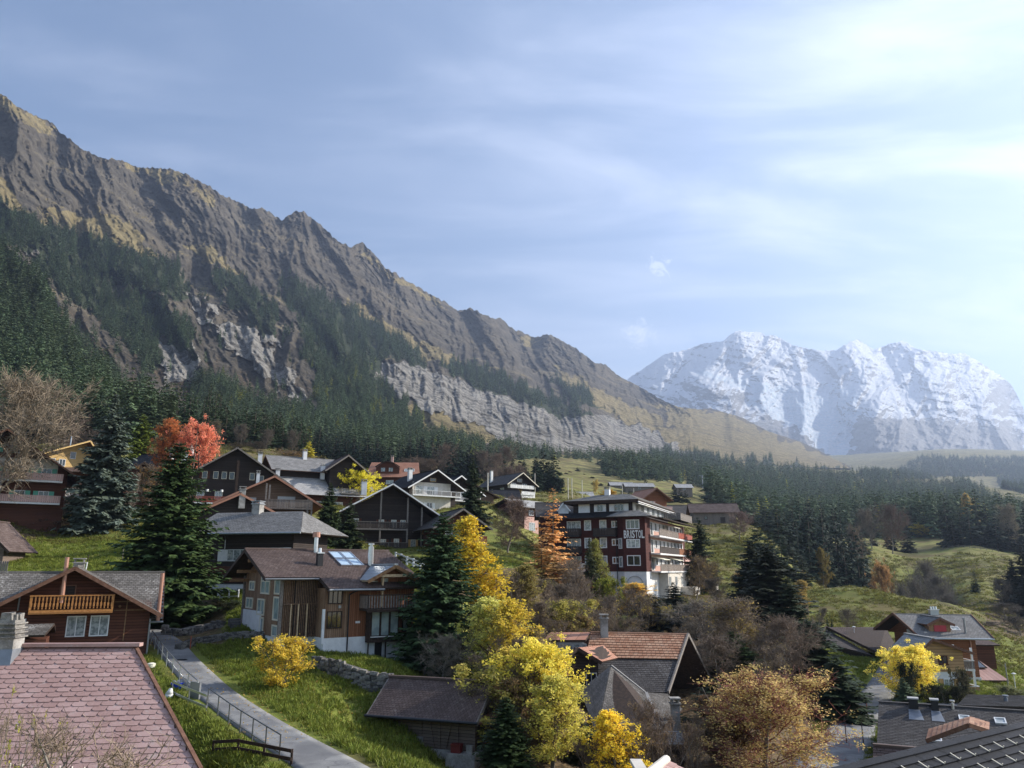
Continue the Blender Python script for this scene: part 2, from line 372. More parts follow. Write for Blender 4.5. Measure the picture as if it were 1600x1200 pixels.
def hit(px, py, y0=12, y1=4000):
    """first ground point seen through a photo pixel, beyond distance y0"""
    Y = np.exp(np.linspace(math.log(y0), math.log(y1), 700)); P = pix(px, py, Y)
    d = P[:, 2]-gz(P[:, 0], P[:, 1])
    k = np.nonzero((d[1:] <= 0) & (d[:-1] > 0))[0]
    if len(k) == 0:
        k = [int(np.argmin(np.abs(d)))-1]
    k = k[0]; t = d[k]/(d[k]-d[k+1]) if d[k] != d[k+1] else 0
    Yh = Y[k]+(Y[k+1]-Y[k])*t; p = pix(px, py, Yh)
    return Vector((p[0], p[1], gz(p[0], p[1])))
def ground(x, y, dz=0): return Vector((x, y, gz(x, y)+dz))
def at(px, Y, dz=0):
    """ground point in column px (near the horizon row) at distance Y"""
    x = (px-800)/FP*Y/1.02; return ground(x, Y, dz)
def onray(px, py, Y, dz=0):
    p = pix(px, py, Y); return ground(p[0], p[1], dz)

# projection of world points back to photo pixels (only for choosing what grows where)
def proj(x, y, z):
    f = y*CP+z*SP; u = -y*SP+z*CP
    return 800+x/f*FP, 600-u/f*FP

na, nl = 640, 620
A_ = np.linspace(-1.25, 1.25, na); Lg = np.linspace(math.log(3.2), math.log(5200), nl)
AA, LL = np.meshgrid(A_, Lg); YY = np.exp(LL); XX = AA*YY; ZZ = gz(XX, YY)
gp, gq = proj(XX, YY, ZZ)
def warp(px, py, s, a, seed=0):
    return px+fbm(px/s+seed, py/s, 3)*a, py+fbm(px/s+31+seed, py/s+7, 3)*a*.6
wx, wy = warp(gp, gq, 26, 14)
def pm(*polys):
    r = np.zeros(gp.shape, bool)
    for p in polys: r |= inpoly(wx, wy, p)
    return r
_yy = np.linspace(3, 1000, 2000); YO = np.where(YY < 1000, np.interp(YY, DY(_yy), _yy), YY)
near = YO < 62
# lawn: mown bright green; dry: straw-coloured autumn meadow; litter: brown leaf litter / undergrowth
dry = .22+.36*sstep(95, 200, YY)+.25*sstep(350, 900, YY)
litter = np.zeros(gp.shape)
litter[pm([(0,770),(60,780),(190,812),(160,822),(80,838),(0,856),(-200,860),(-200,760)]) & (YO > 60) & (YO < 125)] = .8
litter[pm([(700,900),(880,880),(1130,900),(1260,940),(1250,1010),(1290,1080),(1240,1250),(700,1250),(760,1100)]) & (YO < 125) & (YO > 20)] = .85
litter[pm([(1250,880),(1400,905),(1450,935),(1550,950),(1600,960),(1600,1050),(1540,1010),(1540,965),(1450,940),(1400,915),(1250,905)]) & (YO > 145) & (YO < 260)] = .75
litter[pm([(1540,940),(1700,930),(1700,1060),(1600,1040),(1560,1040),(1540,1000)]) & (YO > 100) & (YO < 230)] = .8
litter[pm([(200,930),(350,930),(350,1010),(200,1010)]) & (YO < 70)] = .55
litter[pm([(1250,915),(1420,925),(1440,968),(1330,960),(1270,930)]) & (YO > 95) & (YO < 165)] = .30
litter[pm([(300,690),(860,700),(860,740),(720,745),(560,730),(300,740)]) & (YO > 150) & (YO < 420)] = .5
tonemap = np.clip(dry+fbm(XX/14, YY/14, 4)*.35, 0, 1)
shadegrass = np.zeros(gp.shape); shadegrass[pm([(320,1010),(620,1040),(760,1200),(560,1200),(420,1080)]) & near] = 1
terr_attrs = dict(dry=tonemap, litter=np.clip(litter+fbm(XX/6, YY/6, 3)*.25*(litter > 0), 0, 1), lush=shadegrass)
m = nmat('ground'); t = NT(m); v = geovec(t)
n1 = t.noise(v, .22, 6, .6); n2 = t.noise(v, 2.6, 5, .65); n3 = t.noise(v, 11, 4, .7); n4 = t.noise(v, .018, 6, .6)
gr = t.mix(t.ramp(t.m('ADD', t.m('MULTIPLY', n1, .55), t.m('MULTIPLY', n2, .45)), .34, .64), (.095, .135, .018), (.20, .225, .042))
gr = t.mix(t.m('MULTIPLY', t.ramp(n3, .44, .66), .6), gr, (.27, .255, .085))
gr = t.mix(t.m('MULTIPLY', t.ramp(n2, .54, .66), .6), gr, (.055, .065, .018))
n5 = t.noise(v, .75, 5, .7)
gr = t.mix(t.m('MULTIPLY', t.ramp(n5, .55, .68), .5), gr, (.17, .135, .06))
mt = t.n('ShaderNodeMapping'); t.L(v, mt.inputs[0]); mt.inputs['Scale'].default_value = (.045, .045, .55); ter = t.noise(mt.outputs[0], 1.0, 4, .6)
dr = t.mix(t.ramp(t.m('ADD', t.m('MULTIPLY', n1, .5), t.m('MULTIPLY', n4, .5)), .38, .62), (.14, .125, .045), (.30, .265, .11))
cc = t.mix(t.ramp(t.m('ADD', attr(t, 'dry'), t.m('MULTIPLY', t.m('SUBTRACT', n1, .5), .5)), .15, .95), gr, dr)
n6 = t.noise(v, .055, 6, .68); farm = t.ramp(attr(t, 'dry'), .12, .38)
cc = t.mix(t.m('MULTIPLY', t.m('MULTIPLY', t.ramp(n6, .46, .58), farm), .8), cc, (.13, .10, .045))
cc = t.mix(t.m('MULTIPLY', t.m('MULTIPLY', t.ramp(ter, .50, .60), farm), .7), cc, (.07, .062, .026))
li = t.mix(t.ramp(n2, .36, .66), (.055, .043, .03), (.19, .135, .075)); li = t.mix(t.m('MULTIPLY', t.ramp(n3, .6, .7), .6), li, (.26, .19, .09))
cc = t.mix(t.ramp(t.m('ADD', attr(t, 'litter'), t.m('MULTIPLY', t.m('SUBTRACT', n2, .5), .6)), .3, .65), cc, li)
t.out(cc, .95, t.m('ADD', n3, n2), .55, .09, spec=.1)
g_o = link('ground', grid_mesh('ground', np.stack([XX, YY, ZZ], -1), terr_attrs, 'ground'), kind='structure')

# ================================================================ MOUNTAINS
def interp(px, tab):
    tab = np.array(sorted(tab), float); return np.interp(px, tab[:, 0], tab[:, 1])
RIDGE = [(-420,30),(-200,90),(-80,125),(-30,140),(0,147),(10,152),(25,166),(60,184),(85,194),(92,206),(130,235),(165,250),(190,251),(215,262),(240,263),(265,264),(295,275),(330,293),(350,308),
 (378,318),(395,329),(410,325),(440,346),(452,336),(465,331),(478,335),(500,351),(527,377),(550,389),(558,382),(566,380),(580,392),(603,420),(640,442),(690,470),(715,486),(735,483),(760,494),(775,500),
 (782,496),(800,514),(835,528),(848,524),(862,524),(875,532),(900,545),(930,568),(945,569),(965,587),(1000,605),(1035,626),(1060,636),(1090,640),(1110,638),(1140,647),(1160,653),(1200,674),(1250,690),(1280,704),(1305,718),(1330,730)]
RIDGE_Y = [(-420,1250),(0,1570),(460,2500),(855,3750),(1090,4250),(1330,4600)]
FOOT = [(-420,700),(0,700),(400,715),(800,725),(1000,722),(1330,732)]
FOOT_Y = [(-420,270),(0,300),(200,330),(400,380),(600,430),(800,620),(900,950),(1000,1300),(1150,1900),(1330,2700)]
nu, nt = 1040, 470
u = np.linspace(-420, 1330, nu); T = np.linspace(0, 1, nt)
UU, TT = np.meshgrid(u, T)
yr = interp(UU, RIDGE); yf = interp(UU, FOOT); Yr = interp(UU, RIDGE_Y); Yf = interp(UU, FOOT_Y)
jag = -np.abs(perlin(UU/13.0, UU*0+3))*5+perlin(UU/5.5, UU*0+9)*2.0+perlin(UU/2.6, UU*0+4)*1.0
def smooth1(a, n):
    k = np.hanning(n); k /= k.sum(); return np.convolve(np.pad(a, n//2, 'edge'), k, 'valid')[:len(a)]
ysm = np.broadcast_to(smooth1(yr[0], 161), yr.shape)        # the broad form follows a smoothed crest; the real crest only cuts it off
yr = yr+jag*np.clip((1180-UU)/300, .25, 1)
PYm = yf+(yr-yf)*TT
Yd = Yf+(Yr-Yf)*np.clip((yf-PYm)/(yf-ysm+6), 0, 1.6)**1.05
# back side of the ridge
nb = 24
Tb = np.linspace(0, 1, nb+1)[1:, None]
Pm = pix(UU, PYm, Yd)
top = Pm[-1]; back = np.stack([top[None, :, 0]*(1+.0*Tb)+0*Tb, top[None, :, 1]+Tb*900, top[None, :, 2]-Tb*800], -1)
def normals(P):
    du = np.gradient(P, axis=1); dv = np.gradient(P, axis=0); n = np.cross(du, dv)
    return n/np.maximum(np.linalg.norm(n, axis=-1, keepdims=True), 1e-9)
N = normals(Pm); N[(N[..., 1] > 0)] *= -1
FOREST = [[(-420,250),(-100,300),(0,322),(60,348),(130,368),(200,395),(268,412),(300,450),(290,470),(230,455),(170,440),(110,420),(50,395),(0,378),(-420,370)],
 [(60,392),(130,412),(180,452),(222,500),(262,556),(236,580),(190,540),(140,490),(90,452),(50,420)],
 [(190,450),(250,470),(296,510),(302,562),(262,530),(214,500)],
 [(120,520),(150,560),(200,620),(180,640),(140,600)],
 [(340,418),(385,440),(420,480),(430,530),(400,520),(360,470),(330,440)],
 [(440,430),(500,460),(560,486),(610,520),(660,552),(672,580),(640,566),(600,560),(590,590),(620,620),(660,660),(690,700),(560,700),(500,690),(486,640),(500,600),(480,560),(470,500),(430,450)],
 [(540,690),(600,640),(700,690),(760,700),(760,725),(540,725)],
 [(690,702),(800,708),(900,717),(1000,721),(1000,728),(690,728)],
 [(850,590),(900,605),(950,640),(900,630)],[(680,560),(740,570),(840,610),(920,650),(880,652),(800,622),(740,606)],
 [(300,600),(340,590),(380,620),(480,650),(500,700),(300,700)],
 [(1000,712),(1100,716),(1200,724),(1330,732),(1330,740),(1000,730)]]
GRASS = [[(-420,20),(0,150),(95,200),(80,215),(30,190),(0,175),(-420,60)],[(0,275),(28,300),(44,335),(0,322),(-200,300)],
 [(55,322),(110,330),(160,345),(170,380),(140,385),(60,355)],[(150,325),(205,345),(248,395),(240,415),(200,390),(160,370)],
 [(290,380),(330,385),(360,410),(320,408)],[(340,405),(372,418),(376,432),(340,425)],
 [(560,388),(620,430),(700,474),(690,480),(600,432)],
 [(540,462),(600,498),(700,556),(770,590),(835,617),(905,642),(890,650),(800,618),(720,580),(660,556),(580,510),(535,478)],
 [(620,595),(660,620),(700,645),(780,660),(785,690),(650,690),(640,640)],
 [(800,520),(850,530),(830,545)],[(860,570),(920,600),(1000,640),(1080,680),(1180,722),(1100,722),(1000,668),(940,640),(880,600)],
 [(1030,628),(1090,640),(1140,647),(1200,674),(1305,718),(1330,735),(1150,730),(1080,690),(1040,650)],
 [(160,240),(260,262),(300,290),(240,285)],[(300,285),(345,310),(340,322),(300,305)]]
CLIFF = [[(245,540),(300,534),(312,560),(308,592),(262,602),(244,575)],
 [(560,565),(640,566),(700,588),(770,612),(800,625),(900,645),(965,655),(1030,680),(1090,712),(980,712),(860,706),(780,684),(745,664),(690,650),(650,640),(610,605)],
 [(330,520),(350,500),(400,520),(470,600),(480,640),(430,600),(380,560)],[(395,480),(420,500),(440,545),(410,530)],
 [(40,382),(75,385),(75,402),(42,402)],[(105,400),(135,405),(130,418),(105,412)],[(290,455),(330,480),(340,510),(300,500)]]
# coordinates across / along the spurs (they run down to the right)
hgt = PYm-ysm                                     # px below the ridge
wq = fbm(UU/120, PYm/120, 3)
s_ = UU-.62*hgt+wq*60
spur = ridged(s_/150, hgt/420, 2, .45)
s2_ = UU-.30*hgt+wq*40+60
spur2 = ridged(s2_/58+3, hgt/150+2, 3, .5)
gull = ridged((UU-.45*hgt+wq*30)/21+9, hgt/60+4, 3, .55)
q_ = PYm-.50*UU+fbm(UU/90, PYm/90, 2)*14        # strata, parallel to the ridge
led = ridged(q_/21, UU/180, 3, .55)
fine = fbm(UU/7, PYm/7, 4, .65)
depthk = Yd/2500
edge = sstep(0, .22, 1-TT)*sstep(0, .05, TT)
lowk = np.clip(.30+hgt/240, .3, 1)
clf = np.zeros(UU.shape); clx, cly = warp(UU, PYm, 22, 26, 3)
for p_ in CLIFF: clf = np.maximum(clf, inpoly(clx, cly, p_)*1.)
disp = spur*165+spur2*105*lowk+gull*(27+9*lowk)+led*9+fine*22+clf*(ridged(UU/8, PYm/50, 3, .6)*20+ridged(UU/30, PYm/90, 2)*26)
disp *= depthk*np.where(UU > 1080, .45, 1)*np.clip(.35+TT*1.6, 0, 1)
Pm = Pm*(1-1.7*disp/np.linalg.norm(Pm, axis=-1))[..., None]
N2 = normals(Pm); N2[(N2[..., 1] > 0)] *= -1
# zones, traced from where they lie on the mountain
mx, my = warp(UU, PYm, 22, 26, 3)
def zone(*polys):
    r = np.zeros(UU.shape, bool)
    for p in polys: r |= inpoly(mx, my, p)
    return r
fo = zone(*FOREST); gs = zone(*GRASS); cl = zone(*CLIFF)
slope = N2[..., 2]
for _ in range(1): pass
grassn = np.clip(gs*.85+.42*sstep(.55, .8, slope+fbm(UU/30, PYm/30, 3)*.25)*(hgt < 300), 0, 1)
bushy = sstep(200, 300, hgt)*sstep(-.1, .35, fbm(UU/34, PYm/34, 3)+.12)*(UU < 620)
attrs = dict(grass=np.concatenate([grassn, np.repeat(grassn[-1:], nb, 0)]), wood=np.concatenate([np.where(fo, 1., 0), np.zeros((nb, nu))]),
             cliff=np.concatenate([np.where(cl, 1., 0), np.zeros((nb, nu))]), bushy=np.concatenate([bushy, np.zeros((nb, nu))]))
m = nmat('mountain_rock'); t = NT(m); v = geovec(t)
mpn = t.n('ShaderNodeMapping'); t.L(v, mpn.inputs[0]); mpn.inputs['Rotation'].default_value = (R(12), R(-24), 0); mpn.inputs['Scale'].default_value = (.25, .25, 2.2)
st = t.noise(mpn.outputs[0], .012, 8, .62); n1 = t.noise(v, .006, 8, .62); n2 = t.noise(v, .035, 7, .68); n3 = t.noise(v, .12, 5, .7)
mpv = t.n('ShaderNodeMapping'); t.L(v, mpv.inputs[0]); mpv.inputs['Scale'].default_value = (1, 1, .22); vs = t.noise(mpv.outputs[0], .03, 7, .66)
rock = t.mix(t.ramp(t.m('ADD', t.m('MULTIPLY', st, .5), t.m('MULTIPLY', n2, .5)), .38, .64), (.046, .040, .031), (.155, .135, .105))
rock = t.mix(t.m('MULTIPLY', t.ramp(n1, .5, .68), .6), rock, (.13, .105, .07))
rock = t.mix(t.m('MULTIPLY', t.ramp(n3, .56, .72), .5), rock, (.22, .205, .18))
gra = t.mix(t.ramp(n2, .35, .65), (.15, .118, .052), (.29, .235, .12))
gk = t.ramp(t.m('ADD', attr(t, 'grass'), t.m('MULTIPLY', t.m('SUBTRACT', t.m('ADD', t.m('MULTIPLY', st, .6), t.m('MULTIPLY', n3, .4)), .5), 3.6)), .50, .85)
cc = t.mix(gk, rock, gra)
bk = t.ramp(t.m('ADD', attr(t, 'bushy'), t.m('MULTIPLY', t.m('SUBTRACT', n2, .5), 1.8)), .45, .8)
cc = t.mix(t.m('MULTIPLY', bk, .8), cc, t.mix(t.ramp(n3, .4, .6), (.055, .048, .028), (.14, .10, .07)))
clc = t.mix(t.ramp(t.m('ADD', t.m('MULTIPLY', vs, .6), t.m('MULTIPLY', n3, .4)), .40, .58), (.09, .082, .07), (.34, .32, .285))
ck = t.ramp(t.m('ADD', attr(t, 'cliff'), t.m('MULTIPLY', t.m('SUBTRACT', t.m('ADD', t.m('MULTIPLY', vs, .5), t.m('MULTIPLY', n2, .5)), .5), 3.4)), .42, .75)
cc = t.mix(ck, cc, clc)
wk = t.ramp(t.m('ADD', attr(t, 'wood'), t.m('MULTIPLY', t.m('SUBTRACT', n2, .5), 1.2)), .35, .75)
cc = t.mix(wk, cc, (.045, .055, .028))
t.out(cc, .95, t.m('ADD', t.m('ADD', t.m('MULTIPLY', st, 1.0), n2), t.m('ADD', t.m('MULTIPLY', n3, .4), t.m('MULTIPLY', vs, ck))), .9, 22, spec=.1)
link('mountain_ridge', grid_mesh('mountain_ridge', np.concatenate([Pm, back]), attrs, 'mountain_rock'), kind='structure')

# ---- forested spur in front, far left
SR = [(-420,150),(-100,320),(0,388),(40,422),(75,472),(110,532),(150,590),(190,640),(235,690),(260,705)]
us = np.linspace(-420, 262, 240); Ts = np.linspace(0, 1, 160); US, TS = np.meshgrid(us, Ts)
ysr = interp(US, SR)+fbm(US/25, US*0+2, 3)*5; PYs = 704+(ysr-704)*TS
Ys = 235+(interp(US, [(-420,520),(0,640),(262,420)])-235)*TS
Ps = pix(US, PYs, Ys); Ns = normals(Ps); Ns[Ns[..., 1] > 0] *= -1
Ps = Ps+Ns*((ridged((US-.4*(PYs-ysr))/70, PYs/300, 3)*9+fbm(US/14, PYs/14, 3)*4)*sstep(0, .1, 1-TS))[..., None]
tp = Ps[-1]; bks = np.stack([tp[None, :, 0]+0*Tb, tp[None, :, 1]+Tb*160, tp[None, :, 2]-Tb*150], -1)
allS = np.concatenate([Ps, bks]); z0 = np.zeros(allS.shape[:2])
link('forested_slope', grid_mesh('forested_slope', allS, dict(grass=z0, wood=z0+1, cliff=z0, bushy=z0), 'mountain_rock'), kind='structure')

# ---- snow mountain
JR = [(820,700),(900,655),(985,590),(1000,580),(1020,566),(1040,553),(1060,550),(1080,545),(1100,537),(1130,534),(1142,522),(1152,518),(1170,519),(1188,519),(1196,525),(1210,524),(1240,540),(1262,545),(1275,547),(1290,549),(1305,548),
 (1320,540),(1332,533),(1340,530),(1350,537),(1365,546),(1385,540),(1410,533),(1420,537),(1430,545),(1470,551),(1490,553),(1505,552),(1525,562),(1545,576),(1570,592),(1582,604),(1590,620),(1600,640),(1640,655),(1700,650),(1800,690),(2000,700),(2200,720)]
uj = np.linspace(820, 2200, 860); Tj = np.linspace(0, 1, 300); UJ, TJ = np.meshgrid(uj, Tj)
yjs = np.broadcast_to(smooth1(interp(UJ[0], JR), 181), UJ.shape)
yj = interp(UJ, JR)-np.abs(perlin(UJ/9, UJ*0+5))*3.0+perlin(UJ/3.5, UJ*0+1)*1.2; PYj = 770+(yj-770)*TJ; YJ = 5600+4000*np.clip((770-PYj)/(770-yjs+8), 0, 1.6)**1.2
Pj = pix(UJ, PYj, YJ); Nj = normals(Pj); Nj[Nj[..., 1] > 0] *= -1
hj = PYj-yjs; sj = UJ-.42*hj+fbm(UJ/80, PYj/80, 3)*30; sk = UJ+.55*hj+fbm(UJ/70+5, PYj/70, 3)*26
ej = sstep(0, .22, 1-TJ)
dj = (ridged(sj/95, hj/260, 2, .5)*190+ridged(sk/60+4, hj/170, 3, .5)*130+ridged(sj/19+4, hj/60, 3, .6)*36+fbm(UJ/9, PYj/9, 4, .65)*38+ridged((PYj-.22*UJ)/13, UJ/150, 2)*20)*.8
# the two buttresses that stand out of the face
for bx, by, br, ba in ((1108, 610, 46, 260), (1335, 560, 34, 200), (1165, 540, 40, 120), (1460, 600, 60, 180), (1385, 640, 60, 160)):
    dj = dj+ba*np.exp(-((UJ-bx-(PYj-by)*.35)**2)/(2*br*br*.35))*sstep(by-40, by, PYj)*np.exp(-np.maximum(PYj-by, 0)/110)
glc = .45*np.exp(-((UJ-1262-(PYj-650)*.5)/58)**2)*sstep(570, 660, PYj)
Pj = Pj*(1-2.2*(1-glc)*dj/np.linalg.norm(Pj, axis=-1))[..., None]; Nj2 = normals(Pj); Nj2[Nj2[..., 1] > 0] *= -1
jx, jy = warp(UJ, PYj, 16, 18, 8)
glac = inpoly(jx, jy, [(1190,598),(1260,606),(1330,600),(1345,640),(1330,690),(1325,720),(1290,712),(1262,680),(1215,655),(1170,630)])|inpoly(jx, jy, [(1080,575),(1150,590),(1200,600),(1180,612),(1110,592)])
rocky = inpoly(jx, jy, [(1065,590),(1100,582),(1135,600),(1190,625),(1215,665),(1260,690),(1290,725),(1080,700),(1040,640)])|inpoly(jx, jy, [(1560,585),(1600,620),(1640,660),(1560,650),(1545,610)])|inpoly(jx, jy, [(1340,650),(1450,655),(1600,680),(1600,790),(1330,790),(1310,700)])
snow = .46+.42*fbm(UJ/26, PYj/13, 4, .55)+np.where(glac, .5, 0)-np.where(rocky, .30, 0)-.55*sstep(630, 690, PYj)*(~glac)+(Nj2[..., 2]-.45)*1.1
tpj = Pj[-1]; bkj = np.stack([tpj[None, :, 0]+0*Tb, tpj[None, :, 1]+Tb*3000, tpj[None, :, 2]-Tb*2400], -1)
m = nmat('snow_and_rock'); t = NT(m); v = geovec(t)
mpn = t.n('ShaderNodeMapping'); t.L(v, mpn.inputs[0]); mpn.inputs['Rotation'].default_value = (R(-8), R(10), 0); mpn.inputs['Scale'].default_value = (.35, .35, 2.6)
st = t.noise(mpn.outputs[0], .0045, 8, .66); n2 = t.noise(v, .009, 7, .7); n3 = t.noise(v, .035, 5, .7)
k = t.ramp(t.m('ADD', attr(t, 'snow'), t.m('MULTIPLY', t.m('SUBTRACT', t.m('ADD', t.m('MULTIPLY', st, .45), t.m('ADD', t.m('MULTIPLY', n2, .3), t.m('MULTIPLY', n3, .25))), .5), 2.7)), .38, .60)
rock = t.mix(t.ramp(n2, .35, .65), (.09, .088, .09), (.20, .19, .185))
ice = t.mix(t.m('MULTIPLY', attr(t, 'ice'), t.ramp(n3, .42, .62)), (.56, .585, .63), (.36, .47, .56))
t.out(t.mix(k, rock, ice), .7, t.m('ADD', st, t.m('MULTIPLY', n2, .8)), .9, 60, spec=.2)
link('snow_mountain', grid_mesh('snow_mountain', np.concatenate([Pj, bkj]), dict(snow=np.concatenate([snow, np.repeat(snow[-1:], nb, 0)]), ice=np.concatenate([np.where(glac, 1., 0), np.zeros((nb, len(uj)))])), 'snow_and_rock'), kind='structure')

# ---- air
hz = MB(); hz.box(-9500, 9800, -400, 13500, -25, 3600)
m = nmat('air'); t = NT(m); pv = t.n('ShaderNodeVolumePrincipled'); o_ = t.n('ShaderNodeOutputMaterial')
pv.inputs['Color'].default_value = (.56, .70, 1.0, 1); pv.inputs['Density'].default_value = 9.8e-5; pv.inputs['Anisotropy'].default_value = .35
t.L(pv.outputs[0], o_.inputs['Volume'])
HAZE = hz.build('haze', 'air', kind='stuff')
# ================================================================ BUILDING MATERIALS
m_wood('black_wood', (.030, .022, .020), (.060, .045, .038), .20, True)
m_wood('brown_wood', (.085, .032, .020), (.15, .058, .034), .20, True)
m_wood('maroon_wood', (.070, .018, .014), (.095, .026, .020), .22, True, grime=.25, jitter=.25)
m_wood('red_wood', (.20, .075, .035), (.30, .125, .06), .20, True)
m_wood('grey_brown_wood', (.15, .095, .065), (.24, .165, .12), .22, True)
m_wood('old_wood', (.14, .105, .085), (.26, .20, .165), .17, True)
m_wood('honey_wood', (.40, .24, .12), (.56, .36, .19), .30, True, grime=.3)
m_wood('yellow_wood', (.62, .42, .17), (.75, .53, .25), .25, True, grime=.2, jitter=.3)
m_wood('plank_mixed', (.155, .078, .042), (.33, .215, .135), .16, False, grime=.9, jitter=.6)
m_wood('plank_red', (.22, .085, .04), (.33, .145, .075), .16, False, grime=.4)
m_wood('plank_grey', (.17, .14, .12), (.28, .235, .20), .14, False)
m_wood('plank_dark', (.045, .035, .030), (.10, .08, .07), .14, False)
m_rough('slat_wood', (.25, .155, .095), (.12, .075, .05), 6)
m_rough('orange_wood', (.50, .23, .075), (.36, .15, .045), 8, .5)
m_rough('beam_wood', (.34, .20, .10), (.20, .11, .06), 5)
m_rough('pale_beam', (.62, .47, .30), (.45, .32, .19), 5)
m_rough('dark_beam', (.065, .042, .032), (.03, .022, .018), 5)
m_rough('grey_beam', (.26, .23, .205), (.15, .13, .115), 6)
m_rough('verge_wood', (.20, .105, .07), (.12, .06, .04), 5)
m_rough('plaster_white', (.80, .80, .79), (.68, .68, .67), 1.4, .9, .1)
m_rough('plaster_cream', (.66, .62, .55), (.54, .50, .44), 1.4, .9, .1)
m_rough('plaster_pink', (.62, .40, .34), (.52, .33, .28), 1.6, .9, .1)
m_rough('plaster_grey', (.42, .42, .42), (.33, .33, .33), 1.4, .9, .15)
m_rough('concrete', (.40, .385, .36), (.20, .19, .175), 1.6, .95, .5, .03)
m_rough('stone_grey', (.33, .31, .28), (.14, .13, .12), 2.2, .95, .7, .04)
m_rough('stone_dark', (.16, .15, .14), (.07, .068, .065), 3, .95, .7, .04)
m_flat('white_paint', (.80, .80, .79), .45); m_flat('cream_paint', (.74, .68, .54), .5); m_flat('green_paint', (.10, .40, .28), .5)
m_flat('red_paint', (.42, .03, .045), .5); m_flat('maroon_paint', (.16, .02, .02), .5); m_flat('ochre_paint', (.58, .34, .12), .5); m_flat('grey_paint', (.50, .50, .50), .5)
m_flat('rust_red_paint', (.34, .07, .035), .5); m_flat('pink_paint', (.66, .43, .38), .6); m_flat('black_metal', (.025, .025, .028), .45, .3)
m_flat('steel', (.62, .64, .66), .32, .9); m_flat('grey_metal', (.30, .31, .32), .45, .7); m_flat('zinc', (.42, .45, .47), .42, .75)
m_flat('copper_brown', (.46, .24, .17), .45, .35); m_flat('lead', (.25, .27, .30), .5, .5); m_flat('blue_glaze', (.02, .06, .55), .18); m_flat('canvas', (.80, .76, .62), .8)
m_flat('tube_metal', (.20, .21, .22), .4, .7)
m = nmat('glass'); t = NT(m); t.out((.020, .026, .030), .06, spec=.9)
m = nmat('curtained_glass'); t = NT(m); v = objvec(t); t.out(t.mix(t.ramp(t.noise(v, 3.5, 2), .4, .6), (.20, .23, .23), (.42, .45, .44)), .12, spec=.8)
m = nmat('milky_glass'); t = NT(m); v = objvec(t); t.out(t.mix(t.ramp(t.noise(v, 1.5, 2), .4, .6), (.25, .31, .31), (.36, .43, .42)), .10, spec=.8)
m = nmat('solar_glass'); t = NT(m); t.out((.42, .55, .66), .12, spec=1)
m_tile('tile_pink', (.35, .215, .19), (.52, .355, .325), (.42, .36, .33), .5)
m_tile('tile_brown', (.085, .058, .050), (.16, .115, .10), (.30, .27, .25), .35)
m_tile('tile_dark', (.050, .044, .042), (.10, .092, .088), (.25, .245, .24), .35)
m_tile('tile_black', (.016, .017, .021), (.036, .038, .046), (.1, .1, .1), .0, .7, .12)
m_tile('tile_grey', (.17, .165, .16), (.30, .29, .28), (.48, .47, .45), .5)
m_tile('tile_pale', (.30, .295, .29), (.46, .455, .45), (.62, .61, .6), .5)
m_tile('shingle', (.105, .095, .085), (.235, .215, .195), (.50, .48, .45), .65)
m_tile('tile_terracotta', (.30, .145, .085), (.48, .30, .20), (.52, .46, .38), .30)
m_tile('tile_rust', (.36, .17, .11), (.46, .24, .16), (.3, .25, .2), .2)
m_tile('slate_scale', (.15, .145, .14), (.27, .26, .25), (.40, .39, .37), .35)

